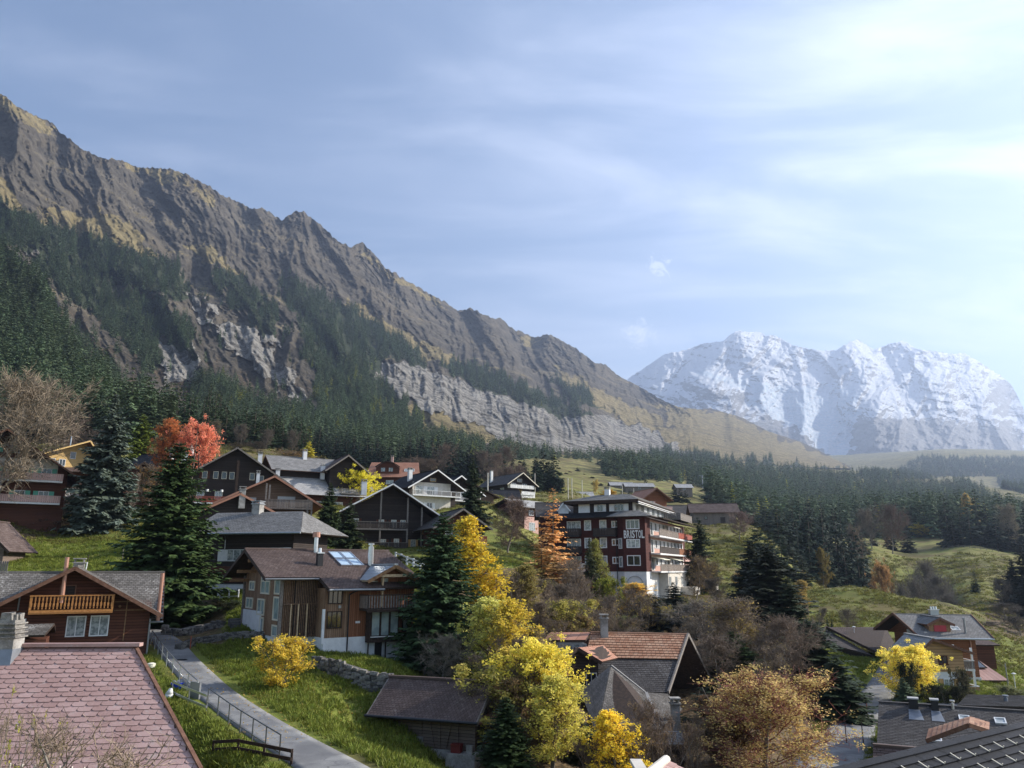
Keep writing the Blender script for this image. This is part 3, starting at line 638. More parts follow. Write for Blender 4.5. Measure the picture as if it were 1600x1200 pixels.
# ================================================================ HOUSE KIT
FR = lambda y=0: ((0, y), (1, 0), (0, -1))          # facade frames: origin, direction, outward normal
LF = lambda x=0: ((x, 0), (0, 1), (-1, 0))
RT = lambda x=0: ((x, 0), (0, 1), (1, 0))
def fb(b, f, u0, u1, z0, z1, o0, o1, r=None):
    (ox, oy), (dx, dy), (nx, ny) = f
    q = lambda u, o, z: (ox+dx*u+nx*o, oy+dy*u+ny*o, z)
    b.hexa([q(u0, o1, z0), q(u1, o1, z0), q(u1, o0, z0), q(u0, o0, z0), q(u0, o1, z1), q(u1, o1, z1), q(u1, o0, z1), q(u0, o0, z1)], r)
class House:
    def __init__(s, name, px, py, Y, yaw, label, cat='house', group=None):
        s.p = P3(px, py, Y); s.e = thing(name, s.p, label, cat, yaw, group); s.e.name = name
    def part(s, b, name, mat, parent=None, label=None, kind=None):
        o = b.build(name, mat, parent or s.e, kind=kind)
        if label: o['label'] = label
        return o
    def box(s, name, mat, x0, x1, y0, y1, z0, z1, parent=None):
        b = MB(); b.box(x0, x1, y0, y1, z0, z1); return s.part(b, name, mat, parent)
    def gable(s, mat, x0, x1, y0, y1, z0, ze, zr, axis='y', xr=None, name='wall'):
        """walls with a gable: cross-section across the ridge, extruded along it"""
        b = MB()
        if axis == 'y': xm = (x0+x1)/2 if xr is None else xr; b.prism([(x0, z0), (x1, z0), (x1, ze), (xm, zr), (x0, ze)], y0, y1, 'y')
        else: ym = (y0+y1)/2 if xr is None else xr; b.prism([(y0, z0), (y1, z0), (y1, ze), (ym, zr), (y0, ze)], x0, x1, 'x')
        return s.part(b, name, mat)
    def roof(s, slopes, tile, deck='dark_beam', tw=.45, tc=.30, th=.13, lift=.03, name='roof', verge=None, ridge=True, parent=None, jit=.008, cap=None):
        """slopes: list of (E0, E1, R1, R0): eave left, eave right, ridge right, ridge left seen from outside"""
        d = MB(); tl = MB()
        for E0, E1, R1, R0 in slopes:
            E0, E1, R1, R0 = map(Vector, (E0, E1, R1, R0)); n = (E1-E0).cross(R0-E0).normalized()
            if n.z < 0: n = -n
            dn = n*th; d.hexa([E0-dn, E1-dn, R1-dn, R0-dn, E0, E1, R1, R0])
            H = ((R0-E0).length+(R1-E1).length)/2; rows = max(1, int(round(H/tc)))
            for i in range(rows):
                t0 = i/rows-.004; t1 = min(1.0, (i+1.12)/rows)
                a0 = E0.lerp(R0, t0); b0 = E1.lerp(R1, t0); a1 = E0.lerp(R0, t1); b1 = E1.lerp(R1, t1)
                W = (b0-a0).length; nc = max(1, int(round(W/tw))); off = .5*(i % 2)
                for j in range(nc+1):
                    f0 = max(0, (j-off)/nc); f1 = min(1, (j+1-off)/nc)
                    if f1-f0 < .01: continue
                    g = .012/max(W, .1); L = lift+rnd.uniform(0, jit); l2 = .006+rnd.uniform(0, jit*.4)
                    p0 = a0.lerp(b0, f0+g); p1 = a0.lerp(b0, f1-g); p2 = a1.lerp(b1, f1-g); p3 = a1.lerp(b1, f0+g); rr = rnd.random()
                    tl.quad(p0+n*L, p1+n*L, p2+n*l2, p3+n*l2, r=rr); tl.quad(p0+n*.001, p1+n*.001, p1+n*L, p0+n*L, r=rr)
        if verge:
            for p, q in verge:
                d.beam(p, q, .07, .26)
        o = s.part(d, name, deck, parent); o2 = tl.build('roof_tiles', tile, o, kind='stuff', fix=False)
        if cap:
            c = MB()
            for p, q in cap: c.beam(p, q, .30, .12)
            s.part(c, 'ridge_cap', tile, o)
        return o
    def gable_roof(s, x0, x1, y0, y1, ze, zr, ox, oy, tile, axis='y', xr=None, deck='dark_beam', verge_m=None, back=None, **k):
        """wall box x0..x1,y0..y1 with eaves at ze and ridge at zr; ox overhang at the eaves, oy at the gables"""
        if axis == 'x': lo, hi, a, b_ = y0, y1, x0-oy, x1+oy
        else: lo, hi, a, b_ = x0, x1, y0-oy, y1+(oy if back is None else back)
        mid = (lo+hi)/2 if xr is None else xr; sl = (zr-ze)/(mid-lo); sr = (zr-ze)/(hi-mid)
        zl = ze-sl*ox; zh = ze-sr*ox; up = .10
        P = (lambda u, v, z: (u, v, z+up)) if axis == 'y' else (lambda u, v, z: (v, u, z+up))
        if axis == 'y':
            sls = [(P(lo-ox, b_, zl), P(lo-ox, a, zl), P(mid, a, zr), P(mid, b_, zr)), (P(hi+ox, a, zh), P(hi+ox, b_, zh), P(mid, b_, zr), P(mid, a, zr))]
        else:
            sls = [(P(lo-ox, a, zl), P(lo-ox, b_, zl), P(mid, b_, zr), P(mid, a, zr)), (P(hi+ox, b_, zh), P(hi+ox, a, zh), P(mid, a, zr), P(mid, b_, zr))]
        vg = []
        for e in (a+.02, b_-.02): vg += [(P(lo-ox, e, zl-.12), P(mid, e, zr-.12)), (P(hi+ox, e, zh-.12), P(mid, e, zr-.12))]
        o = s.roof(sls, tile, deck, cap=[(P(mid, a, zr+.03), P(mid, b_, zr+.03))], **k)
        for p, q in (vg if len(vg) <= 4 else vg[:4]):
            v = MB(); v.beam(p, q, .06, .24); s.part(v, 'verge_board', verge_m or deck, o)
        return o
    def window(s, f, u, z, w, h, frame='white_paint', pane='glass', nm=2, nt=0, shut=None, shut_open=True, name='window', t=.07, sill=None, out=0):
        b = MB(); o0, o1 = out-.02, out+.07
        fb(b, f, u, u+w, z, z+t, o0, o1); fb(b, f, u, u+w, z+h-t, z+h, o0, o1)
        fb(b, f, u, u+t, z+t, z+h-t, o0, o1); fb(b, f, u+w-t, u+w, z+t, z+h-t, o0, o1)
        for k in range(1, nm): c = u+w*k/nm; fb(b, f, c-t*.4, c+t*.4, z+t, z+h-t, o0, o1-.012)
        for k in range(1, nt+1): c = z+h*k/(nt+1); fb(b, f, u+t, u+w-t, c-t*.35, c+t*.35, o0, o1-.02)
        o = s.part(b, name, frame)
        p = MB(); fb(p, f, u+t*.5, u+w-t*.5, z+t*.5, z+h-t*.5, out-.02, out+.02); s.part(p, 'pane', pane, o)
        if sill: q = MB(); fb(q, f, u-.06, u+w+.06, z-.06, z-.002, out, out+.14); s.part(q, 'sill', sill, o)
        if shut:
            sw = w*.46
            for sd in (0, 1):
                q = MB(); a = (u-sw-.03 if sd == 0 else u+w+.03) if shut_open else (u+.01+sd*w/2)
                b_ = a+sw if shut_open else a+w/2-.02
                oo = out+.01 if shut_open else out+.09
                fb(q, f, a, b_, z, z+h, oo, oo+.05); fb(q, f, a+.06, b_-.06, z+.08, z+h*.48, oo+.05, oo+.062); fb(q, f, a+.06, b_-.06, z+h*.54, z+h-.08, oo+.05, oo+.062)
                s.part(q, 'shutter', shut)
        return o
    def door(s, f, u, z, w, h, mat='brown_wood', frame='white_paint', out=0):
        b = MB(); fb(b, f, u, u+w, z, z+h, out-.02, out+.05); o = s.part(b, 'door', mat)
        q = MB(); fb(q, f, u-.07, u, z, z+h, out-.02, out+.08); fb(q, f, u+w, u+w+.07, z, z+h, out-.02, out+.08); fb(q, f, u-.07, u+w+.07, z+h, z+h+.08, out-.02, out+.08)
        s.part(q, 'door_frame', frame, o); return o
    def balcony(s, f, u0, u1, z, depth, mat='black_wood', h=1.0, style='boards', rail=None, floor=None, step=.16, bw=.12, singles=False, sides=True, name='balcony'):
        b = MB(); fb(b, f, u0, u1, z-.16, z, .01, depth); fb(b, f, u0, u1, z-.24, z-.162, depth-.16, depth-.02)
        o = s.part(b, name, floor or rail or mat)
        r = MB(); fb(r, f, u0-.03, u1+.03, z+h-.07, z+h, depth-.10, depth+.03)
        if sides:
            for a in (u0, u1): fb(r, f, a-.04, a+.04, z+h-.07, z+h-.003, .02, depth-.11)
        n = max(2, int((u1-u0)/2.2)+1)
        for k in range(n): a = u0+.05+(u1-u0-.1)*k/(n-1); fb(r, f, a-.05, a+.05, z+.001, z+h-.071, depth-.10, depth-.02)
        s.part(r, 'rail', rail or mat, o)
        k = int((u1-u0)/step); g = MB()
        for i in range(k):
            a = u0+(i+.5)*(u1-u0)/k; bb = MB() if singles else g
            if style == 'turned':
                for za, zb, ww in ((.06, .22, .035), (.22, .45, .055), (.45, .62, .03), (.62, h-.07, .045)): fb(bb, f, a-ww, a+ww, z+za, z+zb, depth-.06-ww, depth-.06+ww)
            else: fb(bb, f, a-bw/2, a+bw/2, z+.04, z+h-.075, depth-.045, depth-.02)
            if singles: s.part(bb, 'baluster', mat, o)
        if sides:
            for a in (u0, u1):
                kk = int(depth/step)
                for i in range(kk):
                    c = (i+.5)*depth/kk; fb(g, f, a-.015, a+.015, z+.04, z+h-.075, c-bw/2, c+bw/2)
        if g.f: s.part(g, 'balustrade', mat, o)
        return o
    def chimney(s, x, y, z0, z1, w=.6, mat='plaster_cream', cap='concrete', pots=0, d=None):
        d = d or w; b = MB(); b.box(x-w/2, x+w/2, y-d/2, y+d/2, z0, z1); o = s.part(b, 'chimney', mat)
        c = MB(); c.box(x-w/2-.08, x+w/2+.08, y-d/2-.08, y+d/2+.08, z1, z1+.09)
        if not pots:
            for a in (-1, 1): c.box(x+a*(w/2-.06)-.05, x+a*(w/2-.06)+.05, y-d/2, y+d/2, z1+.091, z1+.30)
            c.box(x-w/2-.08, x+w/2+.08, y-d/2-.08, y+d/2+.08, z1+.301, z1+.38)
        for k in range(pots): xx = x+(k-(pots-1)/2)*w/max(pots, 1)*.9; c.tube((xx, y, z1+.09), (xx, y, z1+.42), .13, .11, 8)
        s.part(c, 'chimney_cap', cap, o); return o
    def pipe(s, x, y, z0, z1, r=.12, mat='steel', cap=True, name='flue_pipe'):
        b = MB(); b.tube((x, y, z0), (x, y, z1), r, r, 12)
        if cap: b.tube((x, y, z1+.10), (x, y, z1+.20), r*1.5, r*1.5, 12); b.tube((x, y, z1), (x, y, z1+.10), r*.5, r*.5, 6)
        return s.part(b, name, mat)
    def gutter(s, p, q, mat='grey_metal', r=.07):
        b = MB(); b.tube(p, q, r, r, 8); return s.part(b, 'gutter', mat)
    def post(s, x, y, z0, z1, w=.14, mat='dark_beam', name='post'): return s.box(name, mat, x-w/2, x+w/2, y-w/2, y+w/2, z0, z1)
    def skylight(s, O, U, V, N, w, h, mat='white_paint', pane='curtained_glass'):
        """roof window lying on a slope"""
        O, U, V, N = map(Vector, (O, U, V, N)); b = MB(); U.normalize(); V.normalize(); N.normalize()
        def q(u, v, n): return O+U*u+V*v+N*n
        def bx(mb, u0, u1, v0, v1, n0, n1): mb.hexa([q(u0, v0, n0), q(u1, v0, n0), q(u1, v1, n0), q(u0, v1, n0), q(u0, v0, n1), q(u1, v0, n1), q(u1, v1, n1), q(u0, v1, n1)])
        for a in ((0, w, 0, .07), (0, w, h-.07, h), (0, .07, .07, h-.07), (w-.07, w, .07, h-.07)): bx(b, *a, .03, .13)
        o = s.part(b, 'roof_window', mat); p = MB(); bx(p, .05, w-.05, .05, h-.05, .03, .085); s.part(p, 'pane', pane, o); return o
# ================================================================ HOUSES
# ---- brown chalet, left, with the carved balcony
H = House('chalet', 104, 1004, 54, 26, 'red-brown chalet at the left edge with an orange carved balcony under its gable', 'chalet')
e = -.9
H.gable('brown_wood', -4.9, 4.9, 0, 5, -3.5, 1.95, 4.75); H.gable('brown_wood', -14, 5.0, .6, 10, -3.5, 1.6, 4.35, 'x')
H.gable_roof(-14, 5.05, 1.1, 10, 1.75, 4.45, .8, .75, 'shingle', 'x', tw=.30, tc=.24, verge_m='verge_wood')
H.gable_roof(-4.9, 4.9, 0, 5.2, 2.05, 4.85, .75, 1.3, 'shingle', 'y', tw=.30, tc=.24, back=0, verge_m='verge_wood', deck='verge_wood')
H.balcony(FR(), -2.35, 2.55, 2.15, 1.15, 'orange_wood', .95, 'turned', step=.21, singles=True)
for u in (-.15, 1.25): H.window(FR(), u, .35, 1.15, 1.35, pane='curtained_glass')
H.door(FR(), -.75, 2.16, .85, 1.5, 'black_wood', 'verge_wood')
H.window(FR(), -3.6, .4, 1.1, 1.2, pane='glass')
b = MB()
for z in (1.98, 2.55): fb(b, FR(), 2.6, 4.7 if z < 2.3 else 3.9, z, z+.07, 0, .05)
fb(b, FR(), 3.35, 3.42, 0, 2.9, 0, .05); H.part(b, 'wall_batten', 'beam_wood')
b = MB()
for x, z in ((2.95, 2.28), (4.3, 2.25)): b = MB(); b.tube((x, -.18, z), (x, 0, z), .09, .09, 8); H.part(b, 'beam_end', 'beam_wood')
H.pipe(-.55, -1.0, 2.6, 5.55, .13, 'copper_brown', False); H.pipe(5.45, .2, 1.2, 4.5, .13, 'copper_brown', False)
H.pipe(-3.05, -.1, 2.1, 3.6, .05, 'grey_metal', False, 'downpipe'); H.pipe(4.95, -.1, -3, 1.4, .06, 'grey_metal', False, 'downpipe'); H.chimney(-.1, 5.4, 4.2, 5.2, .7, 'concrete')
H.gutter((4.9, -.15, 1.18), (5.8, -.15, 1.18)); 
H.roof([((-4.2, -3.3, .75), (-1.1, -3.3, .75), (-.7, -2.0, 1.35), (-4.2, -2.0, 1.35)), ((-.7, -.3, .8), (-4.2, -.3, .8), (-4.2, -2.0, 1.35), (-.7, -2.0, 1.35))], 'shingle', tw=.28, tc=.16, name='porch_roof')
H.box('porch_wall', 'brown_wood', -4, -1, -3, -.2, -3, .5)
# ---- house with the pink tiled roof, bottom left: the nearest tiles are single tiles
PK = House('tiled_house', 104, 1012, 29.5, 3, 'house with a pink tiled roof filling the bottom left corner', 'house')
x1 = float(np.dot((P3(211, 1010, 29.7)-PK.p).to_2d(), Vector((math.cos(R(3)), math.sin(R(3))))))
ex = x1+4.45; L0 = -9.5
E0, E1, R1, R0 = Vector((L0, -6.1, -3.05*6.1/5.3*2.95/3.05)), Vector((ex-.05, -5.3, -2.95)), Vector((x1, 0, 0)), Vector((L0, 0, 0))
b = MB(); n_ = (E1-E0).cross(R0-E0).normalized(); b.hexa([E0-n_*.12, E1-n_*.12, R1-n_*.12, R0-n_*.12, E0, E1, R1, R0])
B0, B1 = Vector((L0, 5, -2.8)), Vector((x1-.6, 5, -2.8)); nb_ = (B0-B1).cross(R1-B1).normalized(); b.hexa([B1-nb_*.12, B0-nb_*.12, R0-nb_*.12, R1-nb_*.12, B1, B0, R0, R1])
roof_o = PK.part(b, 'roof', 'dark_beam')
rows = 25; tw_ = .46; cand = []
for i in range(rows):
    t0 = i/rows; t1 = min(1, (i+1.30)/rows); a0 = E0.lerp(R0, t0); b0 = E1.lerp(R1, t0); a1 = E0.lerp(R0, t1); b1 = E1.lerp(R1, t1)
    W = (b0-a0).length; off = (i*.37) % 1; nc = int(W/tw_)+1
    for j in range(-1, nc+1):
        u0 = (j+off)*tw_; u1 = u0+tw_-.012; v0 = max(u0, 0); v1 = min(u1, W)
        if v1-v0 < .05: continue
        d = (b0-a0).normalized(); d1 = (b1-a1).normalized(); up = (a1-a0)
        ang = .13 if u1 < W else 0; lift = .026+rnd.uniform(0, .012); rr = rnd.random()
        k0 = a0+d*v0; k1 = a0+d*v1; upv = up; hN = n_
        cc_ = .10                                       # the lower left corner is clipped round
        ps = [k0+upv*.34, k0+d*.03+upv*.16, k0+d*.11+upv*.02, k1+upv*0, k1+upv, k0+upv]
        ps[4] = a1+d1*min(v1, (b1-a1).length); ps[5] = a1+d1*min(v0, (b1-a1).length)
        pl = [p+hN*(lift*(1-f)+.006*f) for p, f in zip(ps, (.34, .16, .02, 0, 1, 1))]
        wpt = PK.e.matrix_basis @ ((k0+k1)/2); pxp, pyp = proj(wpt.x, wpt.y, wpt.z)
        cand.append((pl, rr, 0 < pxp < 340 and pyp < 1205, pyp))
vis = sorted([c for c in cand if c[2]], key=lambda c: -c[3])[:300]; vis_id = set(id(c) for c in vis)
rest = MB()
def tile_into(b, pl, rr, n=n_):
    i = len(b.v); b.v += [tuple(p) for p in pl]+[tuple(p-n*.03) for p in pl[:4]]
    b.f.append(tuple(range(i, i+6))); b.a.append(rr)
    for k in range(3): b.f.append((i+6+k, i+7+k, i+k+1, i+k)); b.a.append(rr)
for c in cand:
    if id(c) in vis_id:
        t_ = MB(); tile_into(t_, c[0], c[1]); link('tile', t_.mesh('tile', 'tile_pink'), roof_o)
    else: tile_into(rest, c[0], c[1])
rest.build('tiles', 'tile_pink', roof_o, kind='stuff', fix=False)
c = MB(); c.beam(R0+Vector((0, 0, .10)), R1+Vector((.25, 0, .10)), .34, .12); PK.part(c, 'ridge_cap', 'tile_pink', roof_o)
c = MB(); c.beam(R1+Vector((.05, 0, .02)), E1+Vector((.05, 0, .02)), .12, .10); PK.part(c, 'verge_board', 'verge_wood', roof_o)
c = MB(); c.beam(E0+Vector((0, -.06, -.12)), E1+Vector((0.1, -.06, -.12)), .10, .24); PK.part(c, 'fascia', 'grey_metal', roof_o)
c = MB(); c.beam(E0+Vector((0, -.22, -.30)), E1+Vector((.35, -.22, -.30)), .14, .10); PK.part(c, 'gutter', 'zinc', roof_o)
PK.gable('brown_wood', L0, x1-.2, -4.7, 4.3, -6.5, -2.75, -.3, 'x')
cx_ = float((P3(19, 1000, 29.2)-PK.p).x); c = MB(); c.box(cx_-.34, cx_+.34, -.75, -.05, -.55, .40); ch = PK.part(c, 'chimney', 'concrete')
c = MB(); i = len(c.v); c.hexa([(cx_-.46, -1.0, -.75), (cx_+.46, -1.0, -.75), (cx_+.46, .05, -.35), (cx_-.46, .05, -.35), (cx_-.36, -.77, .02), (cx_+.36, -.77, .02), (cx_+.36, -.03, .02), (cx_-.36, -.03, .02)]); PK.part(c, 'flashing', 'lead', ch)
for k, z in enumerate((.40, .55, .70, .86)):
    c = MB(); w = .42-.02*k; c.box(cx_-w, cx_+w, -.80-.02, -.0, z, z+.05); PK.part(c, 'slab', 'stone_grey', ch)
    c = MB(); c.box(cx_-w+.08, cx_+w-.08, -.72, -.08, z+.051, z+.149); PK.part(c, 'course', 'stone_grey', ch)
for k in range(9):
    c = MB(); a = k*.7; r_ = .07+.03*rnd.random(); x, y = cx_+math.cos(a)*.22, -.4+math.sin(a)*.22; c.hexa([(x+sx*r_*rnd.uniform(.8, 1.3), y+sy*r_*rnd.uniform(.8, 1.3), z) for z in (1.01, 1.01+.16+.1*rnd.random()) for sx, sy in ((-1, -1), (1, -1), (1, 1), (-1, 1))]); PK.part(c, 'stone', 'stone_grey', ch)

# ---- wooden chalet with solar panels, centre left
W = House('wooden_chalet', 436, 997, 58, 34, 'large wooden chalet with brown tiled roof, slatted screen and corner balcony above the shaded lawn', 'chalet')
XL = 9.7
W.gable('plank_mixed', 0, XL, 0, 9.7, .0, 4.35, 6.25, 'x'); W.box('plinth', 'plaster_white', .05, XL-.05, .05, 9.65, -4.5, -.002)
W.box('wall', 'plank_mixed', 2.6, 4.35, -2.0, -.003, 0, 3.45); W.box('wall', 'plank_red', 4.353, XL, -2.0, -.003, 0, 3.45)
W.box('plinth', 'plaster_white', 2.55, XL+.02, -2.04, .04, -4.5, -.003)
W.box('plinth', 'plaster_white', -.05, .05, 4.6, 9.8, -3.5, 1.65)
sl = (6.35-4.25)/5.75
zr_ = 6.35; W.roof([((-1.6, -.9, zr_-sl*5.75), (2.4, -.9, zr_-sl*5.75), (2.4, 4.85, zr_), (-1.6, 4.85, zr_)), ((2.403, -3.0, zr_-sl*7.85), (XL+.9, -3.0, zr_-sl*7.85), (XL+.9, 4.85, zr_), (2.403, 4.85, zr_)),
        ((XL+.9, 10.6, zr_-sl*5.75), (-1.6, 10.6, zr_-sl*5.75), (-1.6, 4.85, zr_), (XL+.9, 4.85, zr_))], 'tile_brown', tw=.26, tc=.26, lift=.035, cap=[((-1.6, 4.85, zr_+.05), (XL+.9, 4.85, zr_+.05))],
       verge=[((-1.58, -.95, zr_-sl*5.8-.12), (-1.58, 4.85, zr_-.12)), ((-1.58, 10.6, zr_-sl*5.75-.12), (-1.58, 4.85, zr_-.12)), ((2.42, -3.0, zr_-sl*7.85-.12), (2.42, -.9, zr_-sl*5.75-.12))])
W.gutter((-1.6, -.98, 4.12), (2.4, -.98, 4.12), 'tube_metal', .08); W.gutter((2.4, -3.08, 3.36), (XL-3.0, -3.08, 3.36), 'grey_metal', .09)
b = MB()
for z, y in ((5.0, 4.0), (4.2, 6.9), (3.5, 8.9)): b.beam((-1.5, y, z+.45), (0, y, z+.45), .18, .24)
W.part(b, 'purlin', 'beam_wood')
b = MB(); b.beam((-.05, 0, 0), (-.05, 0, 4.3), .22, .22, (1, 0, 0)); b.beam((-.05, 9.7, 0), (-.05, 9.7, 4.3), .2, .2, (1, 0, 0)); W.part(b, 'corner_post', 'grey_beam')
g = LF(); wf = dict(frame='cream_paint', pane='milky_glass', t=.12)
for (u, z, w_, h_, nm, nt) in ((2.9, 2.95, 2.3, 1.95, 2, 1), (3.9, 1.35, 1.9, 1.25, 2, 0), (3.9, -.1, .95, 1.35, 1, 0), (.35, 3.0, 1.4, 1.15, 1, 0), (.35, 1.15, 1.4, 1.7, 1, 0), (.35, -.0, 1.4, .85, 1, 0), (6.9, 3.15, 1.5, .75, 2, 0), (7.1, 1.75, 1.9, .85, 2, 0)):
    W.window(g, u, z, w_, h_, nm=nm, nt=nt, **wf)
f0 = FR(0); f2 = FR(-2.0)
W.box('screen_back', 'plank_dark', .9, 2.55, -.16, -.02, .1, 4.2)
k = 0
for i in range(19):
    x = .12+i*.133; b = MB(); d = .30 if i > 5 else .10
    z0 = .0 if (i % 3 or i < 6) else .05; fb(b, f0, x, x+.055, z0, 4.15, d, d+.07); W.part(b, 'slat', 'slat_wood')
for z in (.05, 2.3, 4.1): b = MB(); fb(b, f0, .1, 2.58, z, z+.09, .20, .28); W.part(b, 'slat_rail', 'slat_wood')
for x in (.55, 1.1, 1.75): b = MB(); fb(b, f0, x, x+.08, 0, 2.35, .40, .48); W.part(b, 'slat', 'pale_beam')
W.box('pillar', 'plaster_white', 2.42, 2.58, -2.05, -1.85, -.4, 2.0)
W.window(f2, 2.75, 2.35, 1.1, .95, 'dark_beam', 'glass', 3); W.window(f2, 2.72, .65, 1.15, 1.2, 'dark_beam', 'glass', 3)
b = MB(); b.tube((4.35, -2.1, -1.9), (4.35, -2.1, 3.0), .05, .05, 8); b.tube((4.35, -2.1, 3.0), (4.6, -2.9, 3.3), .05, .05, 8); W.part(b, 'downpipe', 'black_metal')
b = MB(); fb(b, f2, 3.55, 3.75, 2.05, 2.25, 0, .1); W.part(b, 'wall_lamp', 'grey_metal')
b = MB(); fb(b, f2, 4.95, 5.3, .95, 1.1, 0, .03); W.part(b, 'sign', 'white_paint')
# bay with three tall panes, balcony above
W.box('bay', 'dark_beam', 5.75, 8.1, -2.75, -2.003, -.42, 1.86)
f3 = FR(-2.75)
for k in range(3): W.window(f3, 5.85+k*.75, .02, .72, 1.78, 'dark_beam', 'milky_glass', 1, 0, t=.06)
b = MB(); fb(b, f3, 5.85, 8.05, -.05, .015, 0, .10); W.part(b, 'sill', 'white_paint')
for k in range(4): b = MB(); fb(b, ((8.1, 0), (0, 1), (1, 0)), -2.6+k*.19, -2.53+k*.19, -.4, 1.85, 0, .05); W.part(b, 'slat', 'pale_beam')
bal = W.balcony(f2, 5.2, 9.35, 2.0, 1.55, 'grey_beam', 1.0, step=.21, bw=.09, singles=True, rail='dark_beam')
# dormer over the balcony
W.gable('plank_red', 5.9, 9.3, -1.95, 1.2, 2.1, 4.15, 5.0, 'y')
W.gable_roof(5.9, 9.3, -1.95, 2.4, 4.2, 5.05, .55, 1.1, 'zinc', 'y', back=0, tw=3, tc=.55, deck='pale_beam', verge_m='beam_wood', lift=.02, jit=0)
for k, (u, hh) in enumerate(((6.0, 1.9), (6.85, 2.1), (7.7, 1.75), (8.5, 1.3))): W.window(FR(-1.95), u, 2.15, .66, hh-.05, 'beam_wood', 'milky_glass', 1, t=.05)
b = MB(); b.beam((6.75, -2.6, 2.1), (6.75, -2.6, 4.3), .12, .12, (1, 0, 0)); b.beam((6.2, -2.9, 4.35), (9.0, -2.9, 4.35), .1, .2); W.part(b, 'dormer_beam', 'pale_beam')
W.door(FR(-2.04), 6.5, -1.9, .6, 1.75, 'black_metal', 'white_paint')
b = MB()
for x in (5.9, 7.3): b.beam((x, -2.3, -1.9), (x, -2.3, -.42), .08, .08, (1, 0, 0))
W.part(b, 'bay_post', 'dark_beam')
W.window(FR(-2.0), 8.75, .2, .5, 1.5, 'dark_beam', 'milky_glass', 1)
# things on the roof
def on_slope(x, y, up=0): return Vector((x, y, zr_-sl*(4.85-y)+up))
NS = Vector((0, -sl, 1)).normalized(); VS = Vector((0, 1, sl)).normalized()
for i in range(2):
    for j in range(2): W.skylight(on_slope(4.9+i*.98, 1.2+j*1.55, .02)+Vector((j*.0, 0, 0)), (1, 0, 0), VS, NS, .94, 1.5, 'steel', 'solar_glass')
W.pipe(3.9, 4.3, 5.6, 7.35, .17, 'steel', False); b = MB(); b.tube((3.9, 4.3, 7.35), (3.9, 4.3, 7.75), .30, .30, 12); W.part(b, 'flue_cowl', 'copper_brown')
W.pipe(7.5, 1.5, 4.4, 6.6, .23, 'steel', False); b = MB(); b.tube((7.5, 1.5, 6.72), (7.5, 1.5, 6.85), .25, .25, 12); b.tube((7.5, 1.5, 6.6), (7.5, 1.5, 6.72), .12, .12, 8); W.part(b, 'flue_cap', 'steel')
W.chimney(3.2, 1.4, 4.6, 6.0, .42, 'black_metal', 'steel', 1)

# ---- barn
B = House('barn', 594, 1146, 47.5, -20, 'small weathered timber barn on a concrete base below the retaining wall', 'barn')
B.gable('old_wood', 0, 5.9, 0, 3.4, 0, 1.55, 2.55, 'x')
B.gable_roof(0, 5.9, 0, 3.4, 1.6, 2.75, .85, .45, 'tile_brown', 'x', tw=.22, tc=.16, lift=.018, verge_m='grey_beam')
B.box('base', 'concrete', -.08, 2.75, -.10, 3.5, -2.6, .02); B.box('base', 'concrete', 2.753, 6.2, -.16, 3.5, -3.6, -.55)
B.box('wall', 'old_wood', 2.76, 5.88, -.02, .3, -.548, .02); B.box('wall', 'plaster_grey', -.35, -.02, .05, 3.2, -2.2, 1.7)
for x in (.03, 1.25, 2.6, 3.75, 4.85, 5.84): b = MB(); fb(b, FR(), x-.07, x+.07, -.5 if x > 2.7 else .03, 1.5, .0, .08); B.part(b, 'timber_post', 'old_wood')
for (xa, xb, za) in ((.5, 1.0, .05), (2.2, 1.8, .05), (3.0, 3.45, -.5), (4.6, 4.15, -.5)):
    b = MB(); b.beam((xb, -.05, za), (xa, -.05, 1.45), .09, .09, (0, 1, 0)); B.part(b, 'brace', 'old_wood')
B.gutter((-.5, -.95, 1.08), (6.4, -.95, 1.08), 'black_metal', .08)
B.roof([((5.95, .2, .8), (7.0, .4, .8), (7.0, 2.0, 1.35), (5.95, 1.8, 1.35))], 'tile_rust', tw=.3, tc=.25, name='lean_to_roof')
for x, y in ((6.3, .4), (6.9, .6)): B.post(x, y, -1.0, .85)
bx = MB(); bx.box(-.27, .27, -.2, .2, 0, .38); bx.box(-.30, .30, -.23, .23, .381, .44)
o = bx.build('crate', 'maroon_paint'); o.matrix_world = B.e.matrix_basis @ Matrix.Translation((5.0, -.45, -.55)); tag(o, 'small dark red box standing against the barn wall', 'box')
bx = MB(); bx.box(-.16, .16, -.1, .1, 0, .4); o = bx.build('stone_block', 'concrete'); o.matrix_world = B.e.matrix_basis @ Matrix.Translation((5.75, -.42, -.55)); tag(o, 'upright grey stone at the corner of the barn base', 'stone')
B.box('base_ledge', 'concrete', 4.5, 6.2, -.8, -.163, -3.0, -.56)

# ---- house with many roofs, bottom middle
M = House('tiled_chalet', 1052, 1075, 60, 0, 'rambling old house with two-tone tiled roof and rusty sheet section behind yellow trees', 'house')
z = lambda py, Y: float(pix(800, py, Y)[2])-M.p.z
x = lambda px, Y: float(pix(px, 1060, Y)[0])-M.p.x
zr0 = z(992, 66); ze0 = z(1083, 60); xr1 = x(1075, 66); xe1 = x(1043, 59); xl = x(915, 66)
mid = lambda t, a, b: a+(b-a)*t
def sp(px, py, Y): p = pix(px, py, Y); return (float(p[0])-M.p.x, float(p[1])-M.p.y, float(p[2])-M.p.z)
